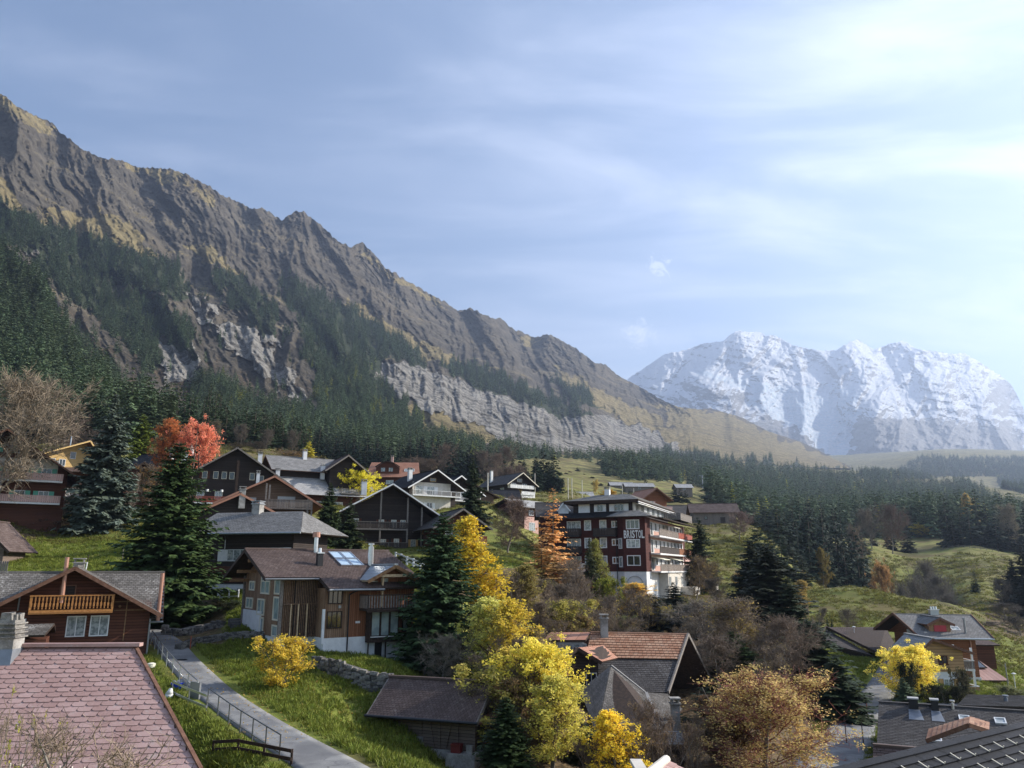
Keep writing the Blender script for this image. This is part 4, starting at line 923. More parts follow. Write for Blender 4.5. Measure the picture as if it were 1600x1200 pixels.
# upper, terracotta half and lower, dark half of the main slope
ridR, ridL = sp(1074, 991, 66), sp(923, 988, 66); eavR, eavL = sp(1043, 1082, 59.2), sp(975, 1080, 59.2)
q = lambda t, a, b: tuple(Vector(a).lerp(Vector(b), t))
MR, ML = q(.46, ridR, eavR), q(.46, ridL, sp(905, 1080, 59.2))
M.roof([(ML, MR, ridR, ridL)], 'tile_terracotta', tw=.34, tc=.36, lift=.06, jit=.02, cap=[(ridL, ridR)])
dl = Vector((0, .05, -.08)); M.roof([(sp(905, 1080, 59.2), eavR, tuple(Vector(MR)+dl), tuple(Vector(ML)+dl))], 'tile_dark', tw=.3, tc=.25, name='lower_roof')
BR = sp(1106, 1075, 71); M.roof([((BR[0]+.6, BR[1], BR[2]), (sp(923, 1070, 71)[0], BR[1], BR[2]), ridL, ridR)], 'tile_dark', tw=.5, tc=.4, name='back_roof')
b = MB(); b.beam(Vector(eavR)+Vector((.06, 0, 0)), Vector(ridR)+Vector((.06, 0, 0)), .12, .26); b.beam(Vector(BR)+Vector((.6, 0, 0)), Vector(ridR)+Vector((.06, 0, 0)), .12, .22); M.part(b, 'verge_board', 'grey_beam')
gx = eavR[0]-1.0; b = MB(); b.prism([(eavR[1]+.8, -6), (BR[1]-.6, -6), (BR[1]-.6, BR[2]+.2), (ridR[1], ridR[2]-.35), (eavR[1]+.8, eavR[2]+.1)], xl-2, gx, 'x'); M.part(b, 'wall', 'red_wood')
M.box('balcony', 'pale_beam', gx+.02, gx+1.2, eavR[1]+1.2, BR[1]-1, eavR[2]-1.9, eavR[2]-1.75)
for k in range(12): yy = eavR[1]+1.3+k*.55; M.box('baluster', 'pale_beam', gx+1.1, gx+1.18, yy, yy+.35, eavR[2]-1.74, eavR[2]-1.0)
for k in range(4): b = MB(); yy = ridR[1]+(-2.4+1.6*k); b.beam((gx, yy, ridR[2]-1.2-abs(yy-ridR[1])*.62), (gx+1.6, yy, ridR[2]-.75-abs(yy-ridR[1])*.62), .16, .2); M.part(b, 'purlin', 'beam_wood')
M.window(((gx, 0), (0, 1), (1, 0)), eavR[1]+2.2, eavR[2]-.9, 1.1, 1.2, pane='glass')
# rusty sheet section on the left with the grey glazed wall under it
a0, a1, a2, a3 = sp(868, 1000, 63.5), sp(915, 1000, 63.5), sp(923, 988, 66), sp(880, 988, 66)
M.roof([(a0, a1, a2, a3)], 'tile_rust', tw=.9, tc=2.5, lift=.02, jit=.004, name='sheet_roof'); M.box('wall', 'plaster_grey', a0[0]+.1, a1[0]-.1, a0[1]+.2, a2[1], -3, a0[2]-.16)
for k in range(4): M.window(FR(a0[1]+.2), a0[0]+.3+k*.55, a0[2]-1.3, .5, 1.0, 'grey_paint', 'curtained_glass', 1, t=.04)
b0, b1, b2 = sp(858, 990, 66), sp(870, 1000, 63.5), sp(880, 988, 66); M.roof([(sp(850, 1000, 63.5), b1, b2, sp(860, 988, 66))], 'tile_terracotta', tw=.34, tc=.36, lift=.05, name='end_roof')
# side gable (rust tiled) facing left-front
g0 = sp(940, 1034, 58.5); rp = sp(903, 1012, 58.5); rb = sp(942, 1008, 62); gl = sp(888, 1022, 58)
M.roof([(g0, sp(965, 1028, 62), rb, rp)], 'tile_rust', tw=.4, tc=.4, lift=.03, name='gable_roof', verge=[(Vector(g0)+Vector((0, -.05, -.1)), Vector(rp)+Vector((0, -.05, -.1))), (Vector(gl)+Vector((0, -.05, -.1)), Vector(rp)+Vector((0, -.05, -.1)))])
M.roof([(gl, rp, rb, sp(925, 1012, 63))], 'tile_dark', tw=.4, tc=.4, name='gable_roof')
M.box('wall', 'black_wood', gl[0]+.3, g0[0]-.2, g0[1]+.5, g0[1]+3, -4, g0[2]-.02); b = MB(); b.prism([(gl[0]+.3, g0[2]-.02), (g0[0]-.2, g0[2]-.02), (rp[0], rp[2]-.2)], g0[1]+.5, g0[1]+3, 'y'); M.part(b, 'wall', 'black_wood')
M.window(FR(g0[1]+.5), (gl[0]+g0[0])/2+.1, g0[2]-2.1, .8, 1.3, 'grey_paint', 'glass', 2)
# big shingled hip roof in front
ap = sp(955, 1040, 57.5); hl = sp(907, 1078, 56); hl2 = sp(932, 1148, 49.5); hm = sp(1030, 1140, 49.2); vr = sp(1008, 1082, 57); hr = sp(1066, 1108, 54.5); hb = sp(1072, 1166, 48.5); hb0 = sp(975, 1166, 48.3)
M.roof([(hl2, hm, vr, ap)], 'shingle', tw=.24, tc=.17, lift=.028, name='hip_roof', jit=.015)
M.roof([(hl, hl2, ap, ap)], 'shingle', tw=.28, tc=.2, name='hip_roof')
M.roof([(hm, hr, sp(1043, 1084, 58), vr)], 'shingle', tw=.24, tc=.17, lift=.028, name='hip_roof', jit=.015)
M.roof([(hb0, hb, sp(1066, 1142, 49.8), sp(968, 1144, 49.8))], 'tile_grey', tw=.28, tc=.17, name='lean_to_roof')
b = MB(); b.beam(ap, vr, .35, .12); b.beam(vr, hm, .35, .08); M.part(b, 'hip_cap', 'tile_grey'); b = MB(); b.beam(hb0, hb, .12, .16); M.part(b, 'fascia', 'dark_beam')
M.box('wall', 'black_wood', hl2[0]+.6, hr[0]-.8, hm[1]+1, ap[1]+1.5, -6, hl2[2]-.3); M.box('wall', 'black_wood', hl2[0]+1.2, hb[0]-.6, hb0[1]+.8, hm[1]+1, -6, hb0[2]-.25)
c_ = sp(1056, 1132, 51.5); M.chimney(c_[0], c_[1], c_[2]-1, c_[2]+1.2, .5, 'concrete'); c_ = sp(944, 988, 65.6); M.chimney(c_[0], c_[1], c_[2]-.5, c_[2]+1.05, .6, 'concrete')
o = None

# ---- white-based chalet behind the huge spruce
D = House('chalet', 312, 912, 80, -14, 'chalet with white shutters and a pale shingle roof right behind the huge spruce', 'chalet')
D.box('plinth', 'plaster_white', 0, 10.0, 0, 7, -6, 0); D.box('wall', 'black_wood', -.05, 10.2, -.06, 7.1, 0.002, 5.2)
D.box('wall', 'brown_wood', 0, 6.2, -.10, -.062, .15, 1.7)
f = FR(-.06)
D.window(f, 2.9, 2.2, 2.2, 1.15, 'white_paint', 'curtained_glass', 3, shut='white_paint'); D.window(f, 7.2, 1.8, 1.9, 1.7, 'grey_paint', 'curtained_glass', 2, shut='white_paint')
D.window(FR(0), 3.0, -1.9, .9, .9, 'white_paint', 'glass', 1)
zr_d = 7.3; ev = 4.9; D.roof([((-1.2, -1.6, ev), (11.8, -1.6, ev), (9.0, 3.6, zr_d), (-1.2, 3.6, zr_d)), ((11.8, -1.6, ev), (11.8, 8.8, ev), (9.0, 3.6, zr_d), (9.0, 3.6, zr_d)), ((11.8, 8.8, ev), (-1.2, 8.8, ev), (-1.2, 3.6, zr_d), (9.0, 3.6, zr_d))],
       'tile_grey', tw=.3, tc=.22, lift=.03, jit=.014); D.gutter((-1.2, -1.66, ev-.05), (11.8, -1.66, ev-.05), 'zinc', .09); D.chimney(3.8, 3.4, 7, 8.1, .9, 'concrete', 'grey_metal')
b = MB(); b.tube((2.6, -.1, 3.4), (2.6, -.1, 4.3), .05, .05, 6); b.tube((2.6, -.1, 4.3), (3.3, -1.5, 4.8), .05, .05, 6); D.part(b, 'downpipe', 'grey_metal')

# ---- brown gabled chalet with two grey balconies
K = House('chalet', 442, 860, 100, 20, 'brown gabled chalet with two grey-boarded balconies above the small green lawn', 'chalet')
K.gable('grey_brown_wood', -7.2, 3.0, 0, 11, 2.7, 6.3, 9.1, 'y', xr=-1.7); K.box('plinth', 'plaster_cream', -6.5, 3.0, .1, 10.8, -4, 2.698)
K.gable_roof(-7.2, 3.0, 0, 11, 6.4, 9.2, 1.6, 1.6, 'tile_brown', 'y', xr=-1.7, tw=.4, tc=.3, verge_m='tile_rust', deck='verge_wood')
K.balcony(FR(), -2.7, 3.2, 5.3, 1.6, 'plank_grey', 1.0, step=.17, bw=.15); K.balcony(FR(), -.6, 5.2, 2.5, 1.6, 'plank_grey', 1.0, step=.17, bw=.15)
for x, z0, z1 in ((-2.6, 2.7, 8.3), (-2.2, 2.7, 8.1), (2.6, 2.7, 6.5), (3.1, 2.7, 6.2), (4.9, 2.5, 5.6)): K.post(x, -1.4, z0, z1, .2, 'grey_beam')
K.window(FR(), -6.0, 5.2, 2.3, 1.35, 'grey_paint', 'curtained_glass', 2, shut='grey_paint', shut_open=False); K.window(FR(), -1.1, 5.4, 2.2, 1.4, 'grey_paint', 'curtained_glass', 2, shut='grey_paint', shut_open=False)
K.window(FR(), -1.3, 2.9, 2.3, 1.5, 'grey_paint', 'curtained_glass', 2, shut='grey_paint', shut_open=False); K.window(FR(), 1.6, 2.9, .9, 1.6, 'yellow_wood', 'curtained_glass', 1)
K.door(FR(.1), 1.9, .2, .8, 1.9, 'brown_wood'); K.chimney(-3.6, 3, 8.3, 10.0, .4, 'plaster_white'); K.post(5.0, -1.5, -2, 2.4, .15, 'grey_beam'); 
for x in (-4, -1.2): K.box('wall_batten', 'verge_wood', x, x+.12, .02, .098, 0, 2.6)
# the roof of its neighbour, lower left
K2 = House('chalet', 366, 835, 92, 24, 'low chalet roof with rust-coloured verge between the brown chalet and the pale shingle roof', 'chalet')
K2.gable('black_wood', -4, 4.5, 0, 6, -3, 2.5, 4.6); K2.gable_roof(-4, 4.5, 0, 6, 2.55, 4.7, .9, .9, 'tile_brown', 'y', tw=.4, tc=.3, verge_m='tile_rust'); K2.chimney(.5, -.5, 3, 5.2, .7, 'concrete')

# ---- dark chalet left of it
L = House('chalet', 366, 818, 128, 22, 'dark chalet with globe lamps on its red balcony left of the brown gabled one', 'chalet')
L.gable('black_wood', -8.5, 7.5, 0, 12, -3, 7.0, 12.2); L.gable_roof(-8.5, 7.5, 0, 12, 7.1, 12.3, 1.4, 1.6, 'tile_dark', 'y', tw=.5, tc=.4, verge_m='grey_beam')
L.balcony(FR(), -8, .5, 3.2, 1.4, 'rust_red_paint', 1.0, step=.2, bw=.14, floor='white_paint')
L.balcony(FR(), -8, 7, -.2, 1.4, 'black_wood', 1.0, step=.2, bw=.18)
for u in (-5.6, -3.9, -2.6, -1.4, 1.8, 3.3): L.window(FR(), u, 7.2 if u < 3 else 6.8, .8, 1.2, 'cream_paint', 'glass', 1, shut='brown_wood' if u in (-5.6,) else None)
for u in (-6.2, -3.4, 1.2, 3.2): L.window(FR(), u, 3.8, 1.2, 1.4, 'cream_paint', 'curtained_glass', 2)
for x in (-4.6, -2.4): b = MB(); b.tube((x, -1.35, 4.95), (x, -1.35, 5.3), .22, .22, 10); L.part(b, 'globe_lamp', 'white_paint')
L.post(-.2, -1.3, 0, 10.2, .4, 'dark_beam'); L.post(6.3, -1.3, 0, 6.9, .4, 'dark_beam'); L.chimney(3.5, 4, 9.5, 12.2, .7, 'plaster_white'); L.chimney(-8.6, 5, 8, 11.6, 1.0, 'plaster_white'); L.chimney(7.0, 8, 7, 10.0, .7, 'plaster_white')
# ---- big black chalet with the long gable
N = House('chalet', 600, 868, 118, 20, 'big blackened chalet with a wide low gable and stacked dark balconies', 'chalet')
N.gable('black_wood', -5.5, 13, 0, 13, -1.5, 1.6, 10.4, 'y', xr=.6)
b = MB(); b.prism([(-5.7, 0), (.5, 0), (.5, 10.1), (-5.7, 6.75)], .02, 12, 'y'); N.part(b, 'wall', 'black_wood')
zl_ = 10.5; N.roof([((-7.2, 14, 6.2), (-7.2, -2, 6.2), (.6, -2, zl_), (.6, 14, zl_)), ((14.6, -2, 1.9), (14.6, 14, 1.9), (.6, 14, zl_), (.6, -2, zl_))], 'tile_black', tw=.6, tc=.4, cap=[((.6, -2, zl_), (.6, 14, zl_))],
       verge=[((-7.2, -1.98, 6.1), (.6, -1.98, zl_-.1)), ((14.6, -1.98, 1.8), (.6, -1.98, zl_-.1))]); b = MB(); b.beam((-7.2, -2.06, 6.22), (.6, -2.06, zl_+.02), .08, .2); b.beam((14.6, -2.06, 1.92), (.6, -2.06, zl_+.02), .08, .2); N.part(b, 'verge_flashing', 'white_paint')
N.balcony(FR(), -5.4, 3.2, 3.9, 1.5, 'plank_dark', 1.0, step=.2, bw=.17, rail='grey_beam'); N.balcony(FR(), -5.4, 3.2, .9, 1.5, 'plank_dark', 1.0, step=.2, bw=.17, rail='grey_beam'); N.balcony(FR(), 5.2, 12.8, -.5, 1.5, 'plank_dark', 1.0, step=.2, bw=.17, rail='grey_beam')
for x, z0, z1 in ((-5.3, -2, 7), (-1.0, .9, 9.5), (3.1, .9, 8.6), (5.3, -.5, 7.2), (9.9, -.5, 3.7), (12.6, -.5, 2.2)): N.post(x, -1.35, z0, z1, .22, 'grey_beam')
for u, z_ in ((-4.8, 4.2), (-1.0, 4.1), (.9, 4.1), (2.3, 4.1), (-.6, 1.2), (1.4, 1.3)): N.window(FR(), u, z_, .8, 1.2, 'cream_paint', 'curtained_glass', 2, shut='brown_wood')
for u, z_ in ((4.0, 1.2), (6.0, 3.2), (7.6, 3.1), (5.4, .2), (7.0, -.2), (8.6, -.1)): N.window(FR(), u, z_, .75, 1.2, 'cream_paint', 'curtained_glass', 2, shut='ochre_paint')
N.box('annex', 'plaster_white', 1.4, 3.6, -2.6, -.01, -3.4, -.6); N.window(FR(-2.6), 1.7, -2.2, 1.5, 1.2, 'brown_wood', 'curtained_glass', 3); N.box('post', 'white_paint', 8.9, 9.15, -1.2, -.95, -.5, 2.7)
N.chimney(-2.4, 6.5, 9.5, 11.6, .8, 'plaster_white'); 
N.box('wall', 'plank_dark', 12.6, 14.6, -1, 8, -3, 1.6)
# ---- white balconied chalets above the black one
for k, (px, py, Y, yaw, w, lab) in enumerate(((676, 818, 160, 34, 10.5, 'black and white chalet with one white balcony, peeping over the black chalet'), (713, 824, 166, 36, 9.5, 'black and white chalet with two flowered white balconies left of the tall ragged spruce'))):
    A = House('chalet', px, py, Y, yaw, lab, 'chalet')
    A.box('plinth', 'plaster_white', -w/2-.5, w/2+.5, -1.5, 9, -6, 2.0); A.gable('black_wood', -w/2, w/2, 0, 13, 2.0, 7.6, 10.6)
    A.gable_roof(-w/2, w/2, 0, 13, 7.7, 10.8, 1.5, 1.9, 'tile_black', 'y', tw=.6, tc=.45, verge_m='white_paint')
    A.balcony(FR(), -w/2-.3, w/2+.3, 5.6, 1.7, 'grey_beam', .95, step=.25, bw=.08, floor='white_paint', rail='white_paint')
    if k: A.balcony(FR(), -w/2-.3, w/2+.3, 2.6, 1.7, 'grey_beam', .95, step=.25, bw=.08, floor='white_paint', rail='white_paint')
    A.box('wall', 'plaster_cream', -w/2+.4, w/2-1.2, -.06, -.003, 2.2, 8.3)
    for j in range(3 if k else 2):
        A.window(FR(-.06), -w/2+1.0+j*2.7, 5.8, 1.7, 1.7, 'white_paint', 'curtained_glass', 2, shut='white_paint' if j else None); A.window(FR(-.06), -w/2+1.0+j*2.7, 3.0, 1.3, 1.2, 'white_paint', 'glass', 2, shut='white_paint')
    A.window(FR(-.06), -.9, 8.6, 1.4, .7, 'yellow_wood', 'glass', 2)
    A.chimney(-3.0, 5, 8.6, 11.4, .8, 'plaster_white' if k == 0 else 'black_metal')
A = House('chalet', 752, 822, 178, 24, 'grey chalet wall almost hidden behind the tall ragged spruce', 'chalet'); A.gable('grey_brown_wood', -7, 3, 0, 10, -4, 6.8, 9.0); A.gable_roof(-7, 3, 0, 10, 6.9, 9.1, 1.2, 1.4, 'tile_dark', tw=.6, tc=.5); A.window(FR(), -1.5, 3.5, 1.2, 1.2, shut='cream_paint'); A.window(FR(), -1.5, .8, 1.2, 1.2, shut='cream_paint')
# ---- small red-balconied chalet right of the black one
A = House('chalet', 722, 905, 112, 22, 'small chalet with a red balcony on a tall white base, behind the large dark spruce', 'chalet')
A.box('plinth', 'plaster_white', -3.5, 2.6, .1, 7, -5, 2.0); A.gable('brown_wood', -3.6, 2.7, 0, 8, 2.0, 7.6, 9.6); A.gable_roof(-3.6, 2.7, 0, 8, 7.7, 9.7, 1.3, 1.6, 'tile_dark', tw=.5, tc=.4, verge_m='grey_beam')
A.balcony(FR(), -3.4, 3.2, 5.0, 1.4, 'rust_red_paint', .95, step=.2, bw=.16, floor='plaster_pink')
for u in (-2.6, -.8, 1.0): A.window(FR(), u, 5.5, 1.0, 1.3, 'white_paint', 'glass', 2); A.window(FR(), u, 2.6, .8, 1.2, 'white_paint', 'glass', 2, shut='pink_paint')
# ---- grey-roofed chalets at the top of the village
A = House('chalet', 480, 806, 140, 30, 'chalet stepping down under pale grey sheet roofs in the upper village', 'chalet')
A.gable('brown_wood', -4, 9, 0, 9, -4, 4.6, 7.4, 'x'); A.gable_roof(-4, 9, 0, 9, 4.6, 7.5, 1.6, 1.6, 'tile_pale', 'x', tw=.7, tc=.5, deck='verge_wood', lift=.03)
A.gable('black_wood', -4.5, 6.5, 4, 13, 0, 9.0, 11.4, 'x'); A.gable_roof(-4.5, 6.5, 4, 13, 9.0, 11.5, 1.4, 1.8, 'tile_grey', 'x', tw=.7, tc=.5, deck='verge_wood'); A.gable('black_wood', 4, 10, 1, 9, 3, 9.2, 11.3, 'y'); A.gable_roof(4, 10, 1, 9, 9.2, 11.4, 1.3, 1.5, 'tile_brown', 'y', tw=.6, tc=.45, verge_m='grey_beam')
A.window(LF(-4), 2.2, 3.2, 1.1, 1.3, 'white_paint', 'glass', 1, shut='cream_paint'); 
for u in (2.0, 4.2): A.window(FR(0), u, .8, 1.5, 1.9, 'cream_paint', 'curtained_glass', 1, shut='cream_paint')
A.chimney(3.2, 3, 7, 9.6, .7, 'plaster_white', pots=2); A.chimney(1.0, 8, 10.6, 12.8, .7, 'plaster_white'); A.balcony(FR(0), 5.5, 9.5, 4.3, 1.6, 'grey_beam', .8, step=.3)
A = House('chalet', 538, 800, 146, 24, 'low chalet corner with a pale roof left of the round lime-yellow tree', 'chalet'); A.gable('grey_brown_wood', -4, 4, 0, 7, -4, 4.6, 6.6, 'x'); A.gable_roof(-4, 4, 0, 7, 4.6, 6.7, 1.3, 1.2, 'tile_pale', 'x', tw=.7, tc=.5); A.window(FR(), -1, 2, 1.2, 1.3, shut='white_paint'); A.chimney(2.6, .5, 4.2, 6.3, .6, 'plaster_white')
A = House('chalet', 531, 752, 180, 10, 'tiny dark gable behind the grey-roofed chalets', 'chalet'); A.gable('black_wood', -3, 3, 0, 6, -4, 2.6, 4.6); A.gable_roof(-3, 3, 0, 6, 2.6, 4.7, 1, 1, 'tile_dark', tw=.6, tc=.5, verge_m='grey_beam')
# ---- house with the terracotta roof at the meadow edge
A = House('house', 606, 757, 198, 2, 'house with a plain terracotta roof and arched dormer below the steep meadow', 'house')
A.box('wall', 'brown_wood', -5, 7.6, 0, 8, -4, 2.0); A.roof([((-5.8, -.9, 1.8), (8.3, -.9, 1.8), (7.4, 4, 6.2), (-5, 4, 6.2)), ((8.3, 9, 1.8), (-5.8, 9, 1.8), (-5, 4, 6.2), (7.4, 4, 6.2))], 'tile_rust', tw=.6, tc=.4)
b = MB(); n = 8; pts = [(-3.2+6.0*k/n, 4.4+1.4*math.sin(math.pi*k/n)) for k in range(n+1)]; b.prism([(-3.2, 2.4)]+pts+[(2.8, 2.4)], .2, 3.5, 'y'); A.part(b, 'dormer', 'brown_wood')
b = MB(); [b.beam((pts[k][0]*1.05, -.1, pts[k][1]+.1), (pts[k+1][0]*1.05, -.1, pts[k+1][1]+.1), .8, .2, (0, 0, 1)) for k in range(n)]; A.part(b, 'dormer_hood', 'dark_beam')
for u in (-2.0, .0): A.window(FR(.2), u, 3.3, 1.2, 1.1, 'brown_wood', 'curtained_glass', 2)
for u in (-.5, 3.6): A.window(FR(), u, .1, 1.9, 1.0, 'white_paint', 'curtained_glass', 2)
A.skylight((4.0, .9, 3.4), (1, 0, 0), (0, 4.9, 4.4), (0, -4.4, 4.9), 1.2, 1.2); A.skylight((5.4, .9, 3.4), (1, 0, 0), (0, 4.9, 4.4), (0, -4.4, 4.9), 1.2, 1.2); A.chimney(.5, 3.4, 6, 7.6, .6, 'plaster_pink')

# ---- hotel
HB = House('hotel', 1010, 893, 120, -23, 'big maroon hotel with BRISTOL lettered on its corner bay and long side balconies', 'hotel')
T0 = -14.0
HB.box('wall', 'maroon_wood', T0, .0, .0, 32, 0, 8.2); HB.box('plinth', 'plaster_white', T0+.05, -.05, .05, 32, -9, -.003)
b = MB(); b.prism([(-4.4, .002), (-3.1, -1.25), (.35, -1.25), (.35, 2.2), (.001, 2.2), (.001, .002)], 0, 8.2, 'z'); b2 = MB(); b2.v = [(a, d_, zz_) for a, d_, zz_ in b.v]; b2.f = b.f; b2.a = b.a; HB.part(b2, 'bay', 'maroon_wood')
b = MB(); b.prism([(-4.38, .02), (-3.1, -1.2), (.3, -1.2), (.3, 2.2), (-.03, 2.2), (-.03, .02)], -7, -.005, 'z'); HB.part(b, 'bay_base', 'plaster_white')
# pink rendered side with white shutters
HB.box('side_wall', 'plaster_pink', .003, .06, 2.2, 30, 0, 8.0); HB.box('side_base', 'plaster_white', -.04, .08, 2.2, 34, -9, -.006)
RS = RT(.06)
for lv in range(3):
    z0 = .15+2.7*lv; ln = (38 if lv == 0 else 30)
    for k in range(9): 
        u = 3.4+k*3.0
        HB.window(RS, u, z0+.75 if k % 3 else z0, 1.4, 1.35 if k % 3 else 2.1, 'white_paint', 'glass', 2, shut='white_paint', t=.09)
    HB.balcony(RS, 1.9, 17, z0-.1, 1.8, 'plank_grey' if lv != 1 else 'plank_dark', 1.05, step=.3, bw=.27, floor='white_paint', sides=False)
    HB.balcony(RS, 17.1, 30 if lv else 40, z0-.1, 1.8, 'plank_grey' if lv == 0 else ('rust_red_paint' if lv == 2 else 'plank_red'), 1.05, step=.3, bw=.27, floor='white_paint', sides=True)
for lv, ya, yb in ((1, 2.6, 7.5), (2, 12, 17), (1, 14, 18)):
    b = MB(); b.hexa([(.1, ya, 2.2+2.7*(lv)), (2.2, ya, 1.75+2.7*(lv)), (2.2, yb, 1.75+2.7*(lv)), (.1, yb, 2.2+2.7*(lv)), (.1, ya, 2.28+2.7*(lv)), (2.2, ya, 1.83+2.7*(lv)), (2.2, yb, 1.83+2.7*(lv)), (.1, yb, 2.28+2.7*(lv))]); b.v = [(x_, y_, z_-2.7*(1 if lv == 1 else 0)) for x_, y_, z_ in b.v]; HB.part(b, 'awning', 'canvas')
HB.box('annex', 'plaster_cream', .1, 1.6, 8, 42, -6, -.3); HB.box('annex', 'plaster_cream', 1.603, 4, 18, 44, -7, -2.6); HB.box('wall', 'plaster_pink', -6, 0.0, 32.01, 41, 0, 2.6)
for k in range(5): HB.window(RT(1.6), 8.5+k*5, -2.2, 1.6, 1.4, 'white_paint', 'curtained_glass', 2)
for k in range(7): HB.window(RT(4), 19+k*3.4, -5.0, 1.7, 2.0, 'white_paint', 'curtained_glass', 2)
# dark skirt roof and penthouse
dk = 8.2; Z1 = 9.0
HB.roof([((T0-2.2, -1.5, dk), (-4.6, -1.5, dk), (-4.6, 1.6, Z1+.2), (T0+1.4, 1.6, Z1+.2)), ((T0-2.2, 33, dk), (T0-2.2, -1.5, dk), (T0+1.4, 1.6, Z1+.2), (T0+1.4, 30, Z1+.2)), ((2.6, 1.6, dk-.1), (2.6, 33, dk-.1), (-1.2, 31, Z1-.1), (-1.2, 1.6, Z1-.1))], 'tile_black', tw=.5, tc=.35, name='skirt_roof')
HB.roof([((-5.4, -2.4, dk), (1.6, -2.4, dk), (-1.2, 1.0, Z1+.3), (-4.0, 1.0, Z1+.3)), ((1.6, -2.4, dk), (1.9, 3.0, dk), (-1.2, 3.0, Z1+.3), (-1.2, 1.0, Z1+.3)), ((-5.4, .5, dk), (-5.4, -2.4, dk), (-4.0, 1.0, Z1+.3), (-4.0, 1.4, Z1+.3))], 'tile_grey', tw=.5, tc=.3, name='bay_roof')
HB.box('penthouse', 'black_wood', T0+2.0, -2.2, 1.6, 28, 8.6, 10.9)
HB.box('penthouse_side', 'plaster_cream', -2.197, -2.1, 1.7, 27.5, 9.1, 10.7)
HB.roof([((T0+.8, .2, 11.0), (-.9, .2, 11.0), (-3.4, 4.5, 12.2), (T0+5.2, 4.5, 12.2)), ((-.9, .2, 11.0), (-.9, 29, 11.0), (-3.4, 25, 12.2), (-3.4, 4.5, 12.2)), ((T0+.8, 29, 11), (T0+.8, .2, 11), (T0+5.2, 4.5, 12.2), (T0+5.2, 25, 12.2)), ((T0+5.2, 4.5, 12.2), (-3.4, 4.5, 12.2), (-3.4, 25, 12.2), (T0+5.2, 25, 12.2))], 'tile_grey', tw=.5, tc=.35, th=.5, name='top_roof')
b = MB(); 
for zz_ in (10.62, 10.35): b.beam((-.9, .2, zz_), (-.9, 29, zz_), .1, .1)
HB.part(b, 'roof_edge', 'white_paint'); HB.chimney(T0+7, 4.4, 12, 13.1, .8, 'plaster_white')
f = FR(1.6)
HB.window(f, T0+2.9, 9.2, 1.9, 1.35, 'white_paint', 'glass', 2, shut='white_paint', shut_open=False); HB.window(f, T0+6.0, 9.3, 1.0, 1.15, 'white_paint', 'glass', 2, shut='white_paint'); HB.window(f, T0+8.8, 9.3, 1.6, 1.15, 'white_paint', 'glass', 3, shut='white_paint')
for k in range(6): HB.window(RT(-2.1), 3+k*3.8, 9.3, 2.0, 1.2, 'white_paint', 'curtained_glass', 2, shut='white_paint')
b = MB(); b.hexa([(-2.1, 2.5, 10.5), (-.3, 2.5, 10.1), (-.3, 9, 10.1), (-2.1, 9, 10.5), (-2.1, 2.5, 10.58), (-.3, 2.5, 10.18), (-.3, 9, 10.18), (-2.1, 9, 10.58)]); HB.part(b, 'awning', 'canvas')
HB.balcony(RT(-1.0), 19, 30, 9.0, 3.0, 'grey_beam', 1.0, step=.3, bw=.27)
f = FR()
for lv in range(3):
    z0 = .3+2.75*lv
    HB.window(f, T0+1.4, z0+.4, 2.3, 1.6, 'white_paint', 'curtained_glass', 3, shut=None, t=.09)
    for u in (T0+4.3, T0+6.8): HB.window(f, u, z0+.5, 1.15, 1.6, 'white_paint', 'curtained_glass', 1, t=.14)
    HB.window(f, T0+8.75, z0+.85, 1.1, 1.05, 'white_paint', 'glass', 2, t=.16)
    ch = (( -4.4, 0), (1.3/1.803, -1.25/1.803), (-1.25/1.803, -1.3/1.803))
    if lv < 2: HB.window(ch, .45, z0+.35, 1.0, 1.6, 'white_paint', 'curtained_glass', 1, t=.12)
    HB.window(FR(-1.25), -2.6, (.85, 3.50, 6.30)[lv], 2.1, (1.55, 1.30, 1.45)[lv], 'white_paint', 'glass' if lv != 1 else 'curtained_glass', (2, 3, 3)[lv], t=.13)
for lv in (1, 2): HB.balcony(f, T0-1.3, T0+3.8, 2.75*lv+.15-.1, 1.5, 'plank_dark', 1.05, step=.3, bw=.27, rail='black_metal')
HB.balcony(f, T0+6.0, T0+9.6, 5.55, 1.0, 'plank_dark', 1.0, step=.3, bw=.27, rail='black_metal')
b = MB(); b.tube((-4.5, -.12, -3), (-4.5, -.12, 8.1), .07, .07, 6); HB.part(b, 'downpipe', 'black_metal')
